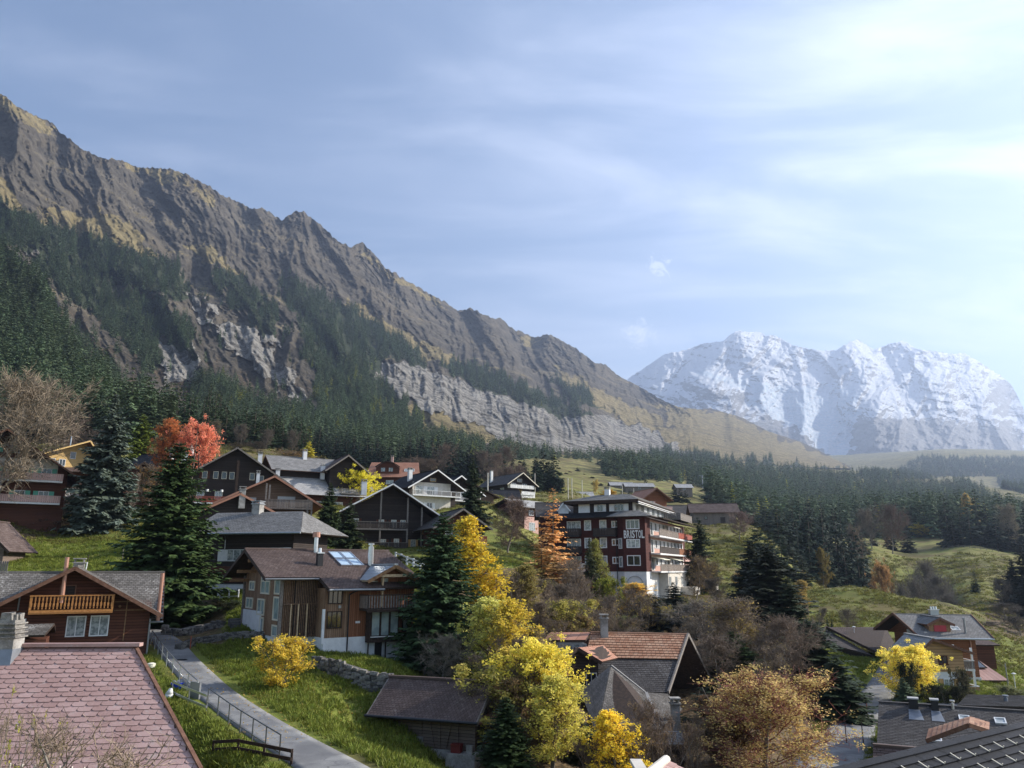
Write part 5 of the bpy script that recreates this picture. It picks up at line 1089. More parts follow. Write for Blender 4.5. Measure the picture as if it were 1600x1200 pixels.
# arched recess and window in the base of the bay
b = MB()
for k in range(9):
    a0 = math.pi*k/9; a1 = math.pi*(k+1)/9; c0, c1 = (-1.5-1.15*math.cos(a0), 1.15*math.sin(a0)*.8-1.6), (-1.5-1.15*math.cos(a1), 1.15*math.sin(a1)*.8-1.6); b.beam((c0[0], -1.24, c0[1]), (c1[0], -1.24, c1[1]), .1, .12, (0, 1, 0))
HB.part(b, 'arch_moulding', 'plaster_grey'); HB.window(FR(-1.2), -2.3, -3.3, 1.7, 1.5, 'white_paint', 'glass', 2); HB.window(FR(.05), -6.6, -3.0, 1.5, 1.6, 'grey_paint', 'glass', 2)
def letters(H, word, f, u, z, w, h, mat='white_paint', out=.1):
    """each letter of the sign is a raised piece of its own"""
    (ox, oy), (dx, dy), (nx, ny) = f; step = w/len(word); o_list = []
    cur = 0
    wid = {'I': .55}; tot = sum(wid.get(c, 1) for c in word)
    for c in word:
        cv = bpy.data.curves.new('letter', 'FONT'); cv.body = c; cv.extrude = .03; cv.offset = .022; cv.resolution_u = 3
        tmp = bpy.data.objects.new('letter', cv); col.objects.link(tmp); bpy.context.view_layer.update()
        me = bpy.data.meshes.new_from_object(tmp); bpy.data.objects.remove(tmp); me.name = 'letter'
        co = np.array([v.co[:] for v in me.vertices]); mn, mx_ = co.min(0), co.max(0); ww = w/tot*wid.get(c, 1)*.86
        a = (co[:, 0]-mn[0])/(mx_[0]-mn[0])*ww*(.62 if c == 'I' else 1)+(ww*.19 if c == 'I' else 0)+cur; zc = (co[:, 1]-mn[1])/(mx_[1]-mn[1])*h; oo = out+co[:, 2]
        co2 = np.stack([ox+dx*(u+a)+nx*oo, oy+dy*(u+a)+ny*oo, z+zc], -1); me.vertices.foreach_set('co', co2.astype(np.float32).ravel()); me.materials.clear(); me.materials.append(MATS[mat]); me.update()
        o = link('letter', me, H.e); cur += w/tot*wid.get(c, 1)
letters(HB, 'BRISTOL', FR(-1.25), -2.95, 4.94, 3.25, 1.20)
A = House('cottage', 880, 905, 128, 12, 'low brown cottage with a small gable left of the hotel behind the larches', 'house'); A.gable('maroon_wood', -3, 3, 0, 7, -3, 1.5, 2.9); A.gable_roof(-3, 3, 0, 7, 1.5, 3, .7, .7, 'tile_rust', tw=.5, tc=.4, verge_m='verge_wood'); A.window(FR(), -.5, .2, 1, 1, 'cream_paint')
A = House('house', 868, 826, 150, 0, 'dark-roofed house with a white dormer showing between the orange larch and the hotel', 'house'); A.box('wall', 'maroon_wood', -3, 7, 0, 8, -6, 2.6); A.gable_roof(-3, 7, 0, 8, 2.6, 5.2, .8, .8, 'tile_dark', 'x', tw=.6, tc=.5); A.gable('plaster_white', .6, 2.6, .3, 3, 2.8, 3.6, 4.8); A.gable_roof(.6, 2.6, .3, 3, 3.7, 4.9, .3, .4, 'tile_dark', verge_m='white_paint', back=0, tw=.5, tc=.5); A.gable('plaster_white', 4.4, 6.0, .3, 3, 2.8, 3.6, 4.6); A.gable_roof(4.4, 6.0, .3, 3, 3.7, 4.7, .3, .4, 'tile_dark', verge_m='white_paint', back=0, tw=.5, tc=.5)
# ---- red and pink house behind the purple-brown tree
A = House('house', 819, 832, 168, -42, 'red-sided pink house between the purple-brown tree and the orange larch', 'house')
A.box('wall', 'maroon_wood', -9, 0, 0, 22, -6, 5.3); A.box('side_wall', 'plaster_pink', .003, .07, 0, 22, -1.5, 3.4); A.gable('maroon_wood', -9, 0, 0, 22, 5.3, 5.5, 7.2); A.gable_roof(-9, 0, 0, 22, 5.6, 7.3, 1.2, 1.4, 'tile_pale', tw=.7, tc=.5)
for k in range(5): A.window(RT(.07), 1.5+k*4.2, 3.7, 1.5, 1.2, 'white_paint', 'glass', 2); A.window(RT(.07), 1.5+k*4.2, .4, 2.0, 1.8, 'white_paint', 'curtained_glass', 3)
A = House('chalet', 775, 790, 215, 10, 'dark chalet roof left of the hillside chalet, behind the purple-brown tree', 'chalet'); A.gable('black_wood', -5, 6, 0, 9, -4, 1.6, 4.6, 'x'); A.gable_roof(-5, 6, 0, 9, 1.6, 4.7, 1.4, 1.4, 'tile_black', 'x', tw=.6, tc=.5); A.window(FR(), -2.5, -1.2, 1.2, 1.6, 'white_paint', 'curtained_glass', 2); A.window(FR(), .5, -1.2, 1.2, 1.6, 'white_paint', 'curtained_glass', 2)
A = House('chalet', 812, 777, 255, 38, 'lone dark chalet with white balconies on the green hillside', 'chalet')
A.gable('black_wood', -5, 5, 0, 14, 0, 4.6, 7.8); A.gable_roof(-5, 5, 0, 14, 4.7, 7.9, 1.6, 2.0, 'tile_dark', tw=.8, tc=.6, verge_m='cream_paint'); A.box('plinth', 'plaster_white', -5.3, 5.3, -1.5, 14, -4, .9); A.balcony(FR(), -5, 5, 3.0, 1.5, 'white_paint', .9, step=.5, bw=.4); A.balcony(FR(), -5, 5, .95, 1.8, 'white_paint', .9, step=.5, bw=.4)
A.window(FR(), -1, 5, 2.0, 1.1, 'cream_paint', 'glass', 2); A.window(FR(), -3.5, 3.1, 2, 1.4, 'white_paint', 'glass', 2); A.window(FR(), 1, 3.1, 2, 1.4, 'white_paint', 'glass', 2); A.window(LF(-5), 2, 1.5, 2, 1.5, 'white_paint', 'curtained_glass', 2); A.window(LF(-5), 8, 1.5, 2, 1.5, 'white_paint', 'curtained_glass', 2); A.chimney(-3.5, 11, 5, 9.4, .8, 'plaster_white')
# ---- barns and huts behind the hotel
A = House('barn', 1116, 819, 250, -6, 'long grey timber barn with a brown roof on the green slope behind the hotel', 'barn'); A.gable('plank_grey', -6.5, 7, 0, 8, -3, 4.2, 6.6, 'x'); A.gable_roof(-6.5, 7, 0, 8, 4.2, 6.8, 1, 1.2, 'tile_brown', 'x', tw=.7, tc=.5, deck='verge_wood'); A.window(FR(), -3, 1.5, 1, 1, 'dark_beam'); A.door(FR(), 2, 0, 1.6, 2.2, 'plank_dark', 'grey_beam')
A = House('shed', 1068, 812, 262, 8, 'low dark shed left of the long grey barn', 'shed'); A.gable('black_wood', -6, 5.5, 0, 7, -2, 2.4, 4.8, 'x'); A.gable_roof(-6, 5.5, 0, 7, 2.4, 5, 1, 1, 'tile_dark', 'x', tw=.7, tc=.5); A.window(FR(), 1, .6, 1.4, 1.2, 'white_paint')
A = House('chalet', 1024, 806, 205, 20, 'small chalet with a pinkish roof just behind the hotel penthouse', 'chalet'); A.gable('red_wood', -3.6, 3.6, 0, 9, -4, 4.6, 7.0); A.gable_roof(-3.6, 3.6, 0, 9, 4.7, 7.1, 1.2, 1.6, 'tile_rust', tw=.6, tc=.5, deck='verge_wood'); A.box('wall', 'plaster_white', -3.75, -3.61, .5, 4.5, 1, 4.3); A.window(FR(), -1.5, 2.6, 1.1, 1.2, 'white_paint', shut='pink_paint'); A.balcony(FR(), -4, 4.4, 1.6, 1.4, 'pink_paint', .8, step=.3, bw=.25)
for px, py, Y, w, lab in ((1000, 766, 455, 17, 'long grey stable on the far meadow'), (972, 764, 480, 14, 'dark shed left of the long grey stable'), (1070, 768, 440, 9, 'pale-roofed hut at the edge of the far forest'), (905, 784, 330, 12, 'tiny grey hut by the poles at the mound')):
    A = House('hut', px, py, Y, 6, lab, 'hut'); A.gable('plank_grey', -w/2, w/2, 0, 7, -3, 2.4, 4.4, 'x'); A.gable_roof(-w/2, w/2, 0, 7, 2.4, 4.5, .8, .8, 'tile_pale', 'x', tw=1.2, tc=.8); A.window(FR(), -1, .8, 1.4, 1, 'white_paint')

# ---- right-hand chalet
J = House('chalet', 1478, 1084, 86, -2, 'honey-coloured chalet with a grey scaled roof and red dormer, right of the round yellow tree', 'chalet')
def jp(px, py, Y): p = pix(px, py, Y); v_ = Vector(p.tolist())-J.p; c_, s_ = math.cos(R(2)), math.sin(R(2)); return (v_.x*c_-v_.y*s_, v_.x*s_+v_.y*c_, v_.z)
rl, rr_, el, er = jp(1401, 959, 96), jp(1517, 961, 96), jp(1430, 996, 90), jp(1553, 998, 90)
J.box('wall', 'red_wood', rl[0]+1.2, er[0]-1.6, el[1]+1.2, 14, -3, el[2]-.1)
J.box('plinth', 'plaster_white', rl[0]+1.25, er[0]-1.5, el[1]+1.15, 14, -4, 1.0)
b = MB(); b.prism([(el[1]+1.2, el[2]-.2), (16, el[2]-.2), (rl[1], rl[2]-.25)], rl[0]+1.25, er[0]-1.8, 'x'); J.part(b, 'wall', 'red_wood')
bk = 2*rl[1]-el[1]; xl_ = (rl[0]+el[0])/2; el = (xl_, el[1], el[2]); rl = (xl_, rl[1], rl[2])
J.roof([(el, er, rr_, rl), ((rr_[0], bk, el[2]), (xl_, bk, el[2]), rl, rr_)], 'slate_scale', tw=.36, tc=.28, cap=[(rl, rr_)])
b = MB(); b.beam(er, rr_, .1, .26); J.part(b, 'verge_board', 'verge_wood'); b = MB(); b.beam(el, rl, .1, .30); J.part(b, 'verge_board', 'verge_wood')
b = MB(); b.beam((xl_, bk, el[2]), rl, .12, .3); J.part(b, 'verge_board', 'verge_wood'); J.gutter((el[0], el[1]-.05, el[2]-.08), (er[0], er[1]-.05, er[2]-.08), 'zinc', .10)
gxl = xl_+1.2; J.box('end_wall', 'plaster_cream', gxl-.06, gxl+.3, el[1]+1.2, rl[1]-.6, el[2]-2.6, el[2]+.5)
for k in range(2): J.window(LF(gxl-.06), el[1]+1.8+k*1.5, el[2]-1.0, 1.1, 1.1, 'brown_wood', 'glass', 1)
# dormer
d0 = jp(1452, 985, 91.5); dc = jp(1468, 965, 91.2); dw = jp(1485, 985, 91.5)
J.gable('beam_wood', d0[0], dw[0], d0[1], d0[1]+4, d0[2]-.6, d0[2]+.72, d0[2]+1.3); J.gable_roof(d0[0], dw[0], d0[1], d0[1]+5, d0[2]+.75, d0[2]+1.33, .35, .4, 'slate_scale', tw=.3, tc=.25, back=-1, verge_m='verge_wood', deck='verge_wood')
J.box('dormer_shutter', 'red_paint', d0[0]+.55, dw[0]-.5, d0[1]-.07, d0[1]-.003, d0[2]-.12, d0[2]+.55)
J.skylight(jp(1488, 986, 91.9), (1, 0, 0), (0, 6, 3.3), (0, -3.3, 6), .95, .75); q_j = jp(1509, 990, 91.2); J.pipe(q_j[0], q_j[1], q_j[2]-.5, q_j[2]+1.5, .13, 'grey_metal'); q_j = jp(1459, 958, 96); J.chimney(q_j[0], q_j[1], q_j[2]-.5, q_j[2]+.35, 1.0, 'zinc', 'steel', 3, d=.5)
# front wing
fl, fr_, fy = -2.6, 1.9, -.6
J.box('plinth', 'plaster_white', fl, fr_, fy+.06, 5, -3.2, 2.25); J.gable('honey_wood', fl-.05, fr_+.05, fy, 5, 2.253, 4.35, 5.5, 'y', xr=-1.3)
J.gable_roof(fl-.05, fr_+.05, fy, 5, 4.4, 5.55, .8, .8, 'tile_pale', 'y', xr=-1.3, tw=.4, tc=.3, verge_m='verge_wood', deck='verge_wood', back=0)
f = FR(fy); J.window(f, -.65, 3.0, .95, .85, 'brown_wood', 'glass', 2, t=.09, sill='brown_wood'); J.door(f, -2.3, 2.35, .45, 1.7, 'red_paint', 'verge_wood')
f = FR(fy+.06); J.window(f, -.35, .15, 1.0, 1.4, 'white_paint', 'curtained_glass', 2, shut='ochre_paint')
J.door(f, -2.1, -.2, .6, 1.9, 'ochre_paint', 'white_paint'); J.balcony(RT(fr_+.05), -.2, 3.6, 2.45, 1.3, 'grey_beam', .9, step=.2, bw=.17, rail='white_paint'); J.balcony(RT(fr_+.05), -.2, 3.6, .1, 1.5, 'honey_wood', .7, step=.2, bw=.17, rail='white_paint')
for yy in (-.1, 3.5): J.post(fr_+1.2, yy, -2.5, 4.6, .18, 'white_paint')
J.pipe(er[0]-2.2, el[1]+1.1, -2, el[2]-.4, .07, 'copper_brown', False, 'downpipe'); J.box('terrace_wall', 'concrete', -2.8, 3.0, -3.4, -3.15, -2.6, -.9)
A = House('garage', 1562, 1076, 92, -4, 'low outbuilding with a pinkish metal roof right of the honey-coloured chalet', 'shed'); A.box('wall', 'beam_wood', -2.8, .2, 0, 4, -2, 1.15); A.roof([((-3.4, -1, 1.0), (.6, -1, 1.0), (-.3, 5, 3.1), (-3.0, 5, 3.1))], 'tile_pink', tw=.5, tc=3); A.skylight((-2.2, 1.5, 1.95), (1, 0, 0), (0, 6, 2.1), (0, -2.1, 6), 1.9, 2.0, 'dark_beam', 'glass')
A = House('shed', 1535, 1026, 99, 0, 'small brown hut behind the right-hand chalet', 'shed'); A.box('wall', 'brown_wood', -1.5, 1.6, 0, 3, -2, 1.4); A.roof([((-2, -.5, 1.4), (2.1, -.5, 1.4), (2.1, 3, 1.9), (-2, 3, 1.9))], 'tile_brown')
A = House('barn', 1330, 1016, 108, 18, 'long low barn with a brown shingle roof on the near meadow left of the chalet', 'barn')
q0, q1, q2, q3 = [Vector(pix(a, b_, c_).tolist())-A.p for a, b_, c_ in ((1372, 1021, 98), (1410, 1028, 99), (1384, 980, 112), (1291, 980, 112))]
rot = Matrix.Rotation(R(-18), 3, 'Z'); q0, q1, q2, q3 = [tuple(rot @ q_) for q_ in (q0, q1, q2, q3)]; ql = tuple(rot @ (Vector(pix(1272, 998, 104).tolist())-A.p))
A.roof([(q0, q1, q2, q3)], 'tile_brown', tw=.3, tc=.25, name='roof'); b = MB(); b.beam(ql, q3, .14, .3); b.beam(q0, q3, .14, .3); A.part(b, 'verge_board', 'dark_beam')
A.roof([(ql, q3, q3, tuple(Vector(q3)+Vector((.0, 2.5, -.2))))], 'tile_brown', tw=.4, tc=.3, name='back_roof')
rA = A; b = MB()
pts_ = [Vector(ql)+Vector((.9, .5, -.3)), Vector(q0)+Vector((-.2, .7, -.3)), Vector(q3)+Vector((.3, .3, -.35))]
b.quad(pts_[0], pts_[1], pts_[2]); bq = [p+Vector((0, 0, -5)) for p in pts_[:2]]; b.quad(bq[0], bq[1], pts_[1], pts_[0]); A.part(b, 'gable_wall', 'black_wood')
# ---- dark shingled house, bottom right, and its neighbour behind
S = House('shingled_house', 1372, 1098, 56, -25, 'long house under a blackish shingle roof with white roof windows, bottom right', 'house')
S.e.location = S.p = P3(1373, 1097, 56)
def spt(H, px, py, Y, yaw=0): return tuple(Matrix.Rotation(R(-yaw), 3, 'Z') @ (Vector(pix(px, py, Y).tolist())-H.p))
S.roof([((-.3, -6.0, -1.9), (16, -6.0, -1.9), (16, 0, 0), (0, 0, 0)), ((16, 6, -1.9), (0, 6, -1.9), (0, 0, 0), (16, 0, 0))], 'tile_dark', tw=.34, tc=.19, lift=.024, cap=[((0, 0, .02), (16, 0, .02))])
S.box('wall', 'black_wood', .6, 16, -5.2, 5.4, -9, -1.75)
SU, SV = Vector((1, 0, 0)), Vector((0, 6.0, 1.9)); SN = SU.cross(SV).normalized()
for x_, y_ in ((4.6, -1.9), (6.55, -1.9), (2.75, -4.6)): S.skylight((x_, y_, y_*1.9/6), SU, SV, SN, .62, .72)
for x_, w in ((2.1, .55), (3.35, .42)):
    c = MB(); c.box(x_-w/2, x_+w/2, -.75, -.2, -.5, .42); o_c = S.part(c, 'chimney', 'black_metal'); c = MB(); c.box(x_-w/2-.06, x_+w/2+.06, -.81, -.14, .421, .50); S.part(c, 'chimney_cap', 'plaster_grey', o_c)
    c = MB(); q_ = [Vector((x_-w/2-.05, -.78, 0)), Vector((x_+w/2+.05, -.78, 0)), Vector((x_+w/2+.22, -2.1, 0)), Vector((x_-w/2-.1, -2.1, 0))]
    for p_ in q_: p_.z = p_.y*1.9/6+.045
    c.quad(*q_); S.part(c, 'lead_stain', 'lead', o_c)
S.pipe(4.4, -.3, -.3, .25, .10, 'steel')
g1, g2, g3_ = spt(S, 1447, 1158, 47.5, -25), spt(S, 1514, 1133, 46, -25), spt(S, 1545, 1143, 46.5, -25)
S.roof([(g1, tuple(Vector(g1)+Vector((.3, 2.4, .25))), tuple(Vector(g2)+Vector((.3, 3.0, 0))), g2), (tuple(Vector(g3_)+Vector((.3, 2.4, .1))), g3_, g2, tuple(Vector(g2)+Vector((.3, 3.0, 0))))], 'tile_terracotta', tw=.3, tc=.3, name='porch_roof', deck='verge_wood')
for p_, q_ in ((g1, g2), (g3_, g2)): b = MB(); b.beam(p_, q_, .07, .22); S.part(b, 'verge_board', 'verge_wood')
w0 = spt(S, 1364, 1164, 48.5, -25); S.roof([((w0[0]-.1, w0[1]-1.6, w0[2]-.9), (w0[0]+4.0, w0[1]-1.6, w0[2]-.9), (w0[0]+4.0, w0[1], w0[2]), (w0[0], w0[1], w0[2]))], 'tile_brown', tw=.4, tc=.2, name='low_roof', cap=[((w0[0], w0[1], w0[2]+.03), (w0[0]+4, w0[1], w0[2]+.03))])
S.box('wall', 'brown_wood', w0[0]+.15, w0[0]+3.9, w0[1]-1.3, w0[1]+1, -9, w0[2]-1.0)
A = House('house', 1570, 1092, 70, 0, 'flat grey-roofed house behind the dark shingled one at the right edge', 'house')
a0, a1, a2, a3 = [tuple(Vector(pix(*c_).tolist())-A.p) for c_ in ((1495, 1102, 66), (1760, 1108, 64), (1760, 1090, 74), (1512, 1085, 74))]
A.roof([(a0, a1, a2, a3)], 'tile_dark', tw=.5, tc=.4); A.box('wall', 'plaster_grey', a0[0]+.4, a1[0], a0[1]+.5, a2[1]-.5, -7, min(a0[2], a2[2])-.35); q_ = tuple(Vector(pix(1572, 1096, 69).tolist())-A.p); A.pipe(q_[0], q_[1], q_[2]-.3, q_[2]+.3, .16, 'lead')
# ---- nearest roof, bottom right corner: black courses with brass snow hooks
Z = House('black_roofed_house', 1500, 1185, 19, 0, 'house corner under a black ribbed roof with rows of pale snow hooks, bottom right', 'house')
za, zb_ = Vector((5.55, 15.2, -3.55)), Vector((13.6, 20.75, -3.55)); zd = (zb_-za).normalized(); za = za-zd*.6; zb_ = zb_+zd*2.0
zs = Vector((zd.y, -zd.x, 0))*7.2+Vector((0, 0, -3.3))
zq = [za-Z.p, zb_-Z.p, zb_+zs-Z.p, za+zs-Z.p]   # ridge left, ridge right, eave right, eave left
b = MB(); nz_ = (zq[2]-zq[3]).cross(zq[0]-zq[3]).normalized(); b.hexa([zq[3]-nz_*.15, zq[2]-nz_*.15, zq[1]-nz_*.15, zq[0]-nz_*.15, zq[3]-nz_*.05, zq[2]-nz_*.05, zq[1]-nz_*.05, zq[0]-nz_*.05]); ro = Z.part(b, 'roof', 'black_metal')
NR = 40
for i in range(NR):
    t0 = i/NR; t1 = (i+1.15)/NR; b = MB(); a_ = zq[3].lerp(zq[0], t0); c_ = zq[2].lerp(zq[1], t0); d_ = zq[2].lerp(zq[1], min(1, t1)); e_ = zq[3].lerp(zq[0], min(1, t1)); n2 = 14
    for j in range(n2):
        f0_, f1_ = j/n2+.0008, (j+1)/n2-.0008; rr = rnd.random()
        b.quad(a_.lerp(c_, f0_)+nz_*.055, a_.lerp(c_, f1_)+nz_*.055, e_.lerp(d_, f1_)+nz_*.01, e_.lerp(d_, f0_)+nz_*.01, r=rr); b.quad(a_.lerp(c_, f0_)-nz_*.02, a_.lerp(c_, f1_)-nz_*.02, a_.lerp(c_, f1_)+nz_*.055, a_.lerp(c_, f0_)+nz_*.055, r=rr)
    link('tile_course', b.mesh('tile_course', 'tile_black'), ro)
hk = MB(); hk.box(-.012, .012, -.10, .10, .0, .012); hk.box(-.012, .012, -.11, -.098, 0, .05); hkm = hk.mesh('snow_hook', 'cream_paint')
ax = (zq[1]-zq[0]).normalized(); ay = (zq[0]-zq[3]); ay = (ay-ax*ay.dot(ax)).normalized(); MX = Matrix((ax, ay, nz_)).transposed().to_4x4()
for i in range(1, NR-1, 2):
    n2 = 20
    for j in range(n2):
        p = zq[3].lerp(zq[0], (i+.5)/NR).lerp(zq[2].lerp(zq[1], (i+.5)/NR), (j+.5*(i//2 % 2)+.3)/n2); w_ = Z.p+p; a_, b_ = proj(w_.x, w_.y, w_.z)
        if a_ > 1620 or b_ > 1215 or a_ < 1280: continue
        o = link('snow_hook', hkm, ro); o.matrix_local = Matrix.Translation(p+nz_*.06) @ MX
wz_ = MB(); ins = [zq[3]*.92+zq[1]*.08, zq[2]*.92+zq[0]*.08, zq[1]*.97+zq[3]*.03-Vector((0, 0, .3)), zq[0]*.97+zq[2]*.03-Vector((0, 0, .3))]
lo_ = [Vector((p.x, p.y, -7)) for p in ins]; hi_ = [Vector((p.x, p.y, p.z-.45)) for p in ins]; wz_.hexa(lo_+hi_); Z.part(wz_, 'wall', 'plaster_cream')
# small pink ridge poking up at the bottom edge
A = House('tiled_house', 1030, 1216, 20, 0, 'pale pink roof tip with white ridge poking up at the bottom edge', 'house')
c1, c2, c3, c4 = [Vector(pix(*c_).tolist())-A.p for c_ in ((1041, 1187, 21), (1010, 1212, 18), (1075, 1200, 20.5), (993, 1189, 21.3))]
b = MB(); b.tube(c1, c2+(c2-c1)*1.0, .11, .11, 10); b.beam(c4, c2+Vector((.1, -.5, -.25)), .28, .1); A.part(b, 'ridge_cap', 'plaster_cream')
c1d = c2+(c2-c1); A.roof([(tuple(c1d+Vector((2.2, 0, -1.3))), tuple(c3+Vector((1.2, 0, -.7))), tuple(c1), tuple(c1d)), (tuple(c1+Vector((-2.0, .3, -1.4))), tuple(c1d+Vector((-2.2, 0, -1.4))), tuple(c1d), tuple(c1))], 'tile_pink', tw=.4, tc=.3, deck='plaster_cream')
A.box('wall', 'plaster_cream', -1.4, 1.6, -2.6, .0, -6, -1.25)

# ---- balcony chalet and yellow gable at the left edge
A = House('chalet', 14, 796, 108, 30, 'pinkish chalet with green shutters and two flower balconies behind the big bare tree', 'chalet')
A.gable('brown_wood', -9, 6.5, 0, 12, -4, 5.5, 10.8, 'y', xr=-1.5); A.box('plinth', 'brown_wood', -9.1, 6.4, -.1, 11, -5, .6); A.gable_roof(-9, 6.5, 0, 12, 5.6, 10.9, 1.7, 2.0, 'tile_brown', 'y', xr=-1.5, tw=.5, tc=.4, verge_m='verge_wood')
for z_ in (1.0, 4.1): A.balcony(FR(), -9, 6.0, z_, 1.5, 'pink_paint', 1.0, step=.25, bw=.22, floor='white_paint', rail='pink_paint')
A.box('wall', 'plaster_cream', -8, 5.2, -.08, -.003, 4.2, 7.2)
for z_ in (1.4, 4.6): 
    for u in (-6.5, -3.2, .3, 3.2): A.window(FR(-.08), u, z_, 1.3, 1.3, 'white_paint', 'glass', 2, shut='green_paint')
for u in (-3.4, -.2): A.window(FR(), u, 7.9, 1.1, 1.1, 'white_paint', 'glass', 2, shut='green_paint')
A = House('chalet', 108, 768, 132, 48, 'chalet with a freshly painted yellow gable under a brown roof, upper left', 'chalet')
A.gable('yellow_wood', -6.5, 4.2, 0, 10, 4.0, 5.2, 8.6, 'y', xr=1.6); A.gable('red_wood', -5, 3.4, .5, 10, -4, 4.0, 4.1); A.gable_roof(-6.5, 4.2, 0, 10, 5.3, 8.7, 1.9, 2.2, 'tile_brown', 'y', xr=1.6, tw=.5, tc=.4, verge_m='yellow_wood', deck='beam_wood')
A.window(FR(), -.6, 5.6, .9, 1.2, 'white_paint', 'glass', 1); A.window(FR(), -4.0, 4.2, 1.2, 1.2, 'white_paint', 'glass', 2); A.window(FR(), -2.2, 4.2, 1.0, 1.2, 'white_paint', 'glass', 2); A.roof([((-2.5, -2.5, 3.0), (6, -2.5, 3.8), (5.5, .3, 4.7), (-3, .3, 4.0))], 'tile_brown', tw=.5, tc=.4, name='porch_roof'); A.box('plinth', 'plaster_white', -3, 3, -.6, .3, -5, .6); A.pipe(.2, 3, 7.5, 9.7, .09, 'steel')
A = House('chalet', 232, 742, 150, -20, 'dark chalet roof between the silvery spruce and the huge spruce', 'chalet'); A.gable('black_wood', -6, 8, 0, 10, -6, 1.5, 4.8, 'x'); A.gable_roof(-6, 8, 0, 10, 1.5, 4.9, 1.5, 1.5, 'tile_black', 'x', tw=.6, tc=.5, deck='verge_wood'); A.chimney(3.2, 2, 3.2, 6.0, .7, 'plaster_white'); A.chimney(7.0, 3, 3, 5.6, .8, 'plaster_white')
A = House('chalet', 222, 770, 128, 32, 'brown gable end under the trees right of the silvery spruce', 'chalet'); A.gable('brown_wood', -4.5, 4, 0, 8, -5, 2.0, 4.8); A.gable_roof(-4.5, 4, 0, 8, 2.1, 4.9, 1.2, 1.4, 'tile_dark', tw=.5, tc=.4); A.window(FR(), -1, .2, 1.1, 1.1, 'cream_paint')
A = House('shed', -14, 858, 84, 8, 'brown roof corner at the left edge above the dry meadow', 'shed'); A.gable('old_wood', -4, 1.3, 0, 5, -4, .4, 3.0); A.gable_roof(-4, 1.3, 0, 5, .5, 3.0, .9, .9, 'tile_brown', tw=.4, tc=.3)
A = House('shed', 2, 898, 66, 4, 'tiny grey slatted hut at the left edge of the lawn', 'shed')
for k in range(8): b = MB(); b.box(-.9+k*.17, -.78+k*.17, 0, .04, .25, 1.1); A.part(b, 'slat', 'grey_beam')
A.box('base', 'stone_grey', -1, .7, -.4, 1, -1.5, .1)
# ================================================================ PATHS, WALLS, FENCES AND SMALL THINGS
def g3(px, py, Y):
    """where the ground lies behind a photo pixel, near the surveyed distance"""
    D_ = float(DY(Y)); h_ = hit(px, py, D_*.7, D_*1.6)
    if abs(h_.y-D_) > .35*D_: p = pix(px, py, D_); return Vector((p[0], p[1], 0))
    return Vector((h_.x, h_.y, 0))
def strip(name, pts, mat, wid, n=60, lift=.05, kind='structure', left=None):
    """a ribbon of paving laid on the ground through (px, py, surveyed distance) points"""
    pl = path_line(pts); L = np.concatenate([[0], np.cumsum(np.linalg.norm(np.diff(pl[:, :2], axis=0), axis=1))])
    s = np.linspace(0, L[-1], n*3); Xp = np.interp(s, L, pl[:, 0]); Yp = np.interp(s, L, pl[:, 1]); 
    tx, ty = np.gradient(Xp), np.gradient(Yp); l = np.hypot(tx, ty)+1e-9; nx, ny = -ty/l, tx/l
    w = np.interp(s/s[-1], np.linspace(0, 1, len(wid)), wid) if isinstance(wid, (list, tuple)) else np.full(len(s), wid)
    f = np.linspace(-.5, .5, 7); PX = Xp[:, None]+nx[:, None]*f*w[:, None]; PY = Yp[:, None]+ny[:, None]*f*w[:, None]
    PZ = gz(PX, PY); PZ = np.maximum(PZ, PZ.mean(1, keepdims=True)-.0)+lift
    P_ = np.stack([PX, PY, PZ], -1); sk0 = P_[:, :1].copy(); sk1 = P_[:, -1:].copy(); sk0[..., 2] -= .4; sk1[..., 2] -= .4
    link(name, grid_mesh(name, np.concatenate([sk0, P_, sk1], 1), {}, mat, smooth=False), kind=kind)
    return list(zip(Xp, Yp, PZ[:, 3], nx, ny, w))
m = nmat('asphalt'); t = NT(m); v = geovec(t); n1 = t.noise(v, .9, 5, .6); n2 = t.noise(v, 28, 3, .6); n3 = t.noise(v, .35, 4, .5)
vo = t.n('ShaderNodeTexVoronoi', feature='DISTANCE_TO_EDGE'); wv_ = t.n('ShaderNodeMixRGB' if False else 'ShaderNodeVectorMath', operation='ADD'); nv_ = t.n('ShaderNodeTexNoise'); nv_.inputs['Scale'].default_value = 1.2; t.L(v, nv_.inputs['Vector']); t.L(v, wv_.inputs[0]); t.L(nv_.outputs['Color'], wv_.inputs[1]); t.L(wv_.outputs[0], vo.inputs['Vector']); vo.inputs['Scale'].default_value = .30
crk = t.m('LESS_THAN', vo.outputs['Distance'], .009)
t.out(t.mix(t.m('MAXIMUM', t.m('MULTIPLY', crk, .75), t.m('MULTIPLY', t.ramp(n3, .5, .6), .6)), t.mix(t.ramp(t.m('ADD', t.m('MULTIPLY', n1, .6), t.m('MULTIPLY', n2, .4)), .38, .62), (.165, .165, .168), (.26, .258, .25)), (.12, .12, .125)), .9, n2, .3, .01)
pathc = strip('path', PATHS[0], 'asphalt', [2.0, 2.1, 2.1, 2.2, 2.2, 2.3, 2.4, 2.5])
roadc = strip('road', PATHS[1], 'asphalt', [3, 3, 3, 3.1, 3.2, 3.6, 4.2, 4.4])
strip('road', PATHS[2], 'asphalt', 2.6, 30, .06)
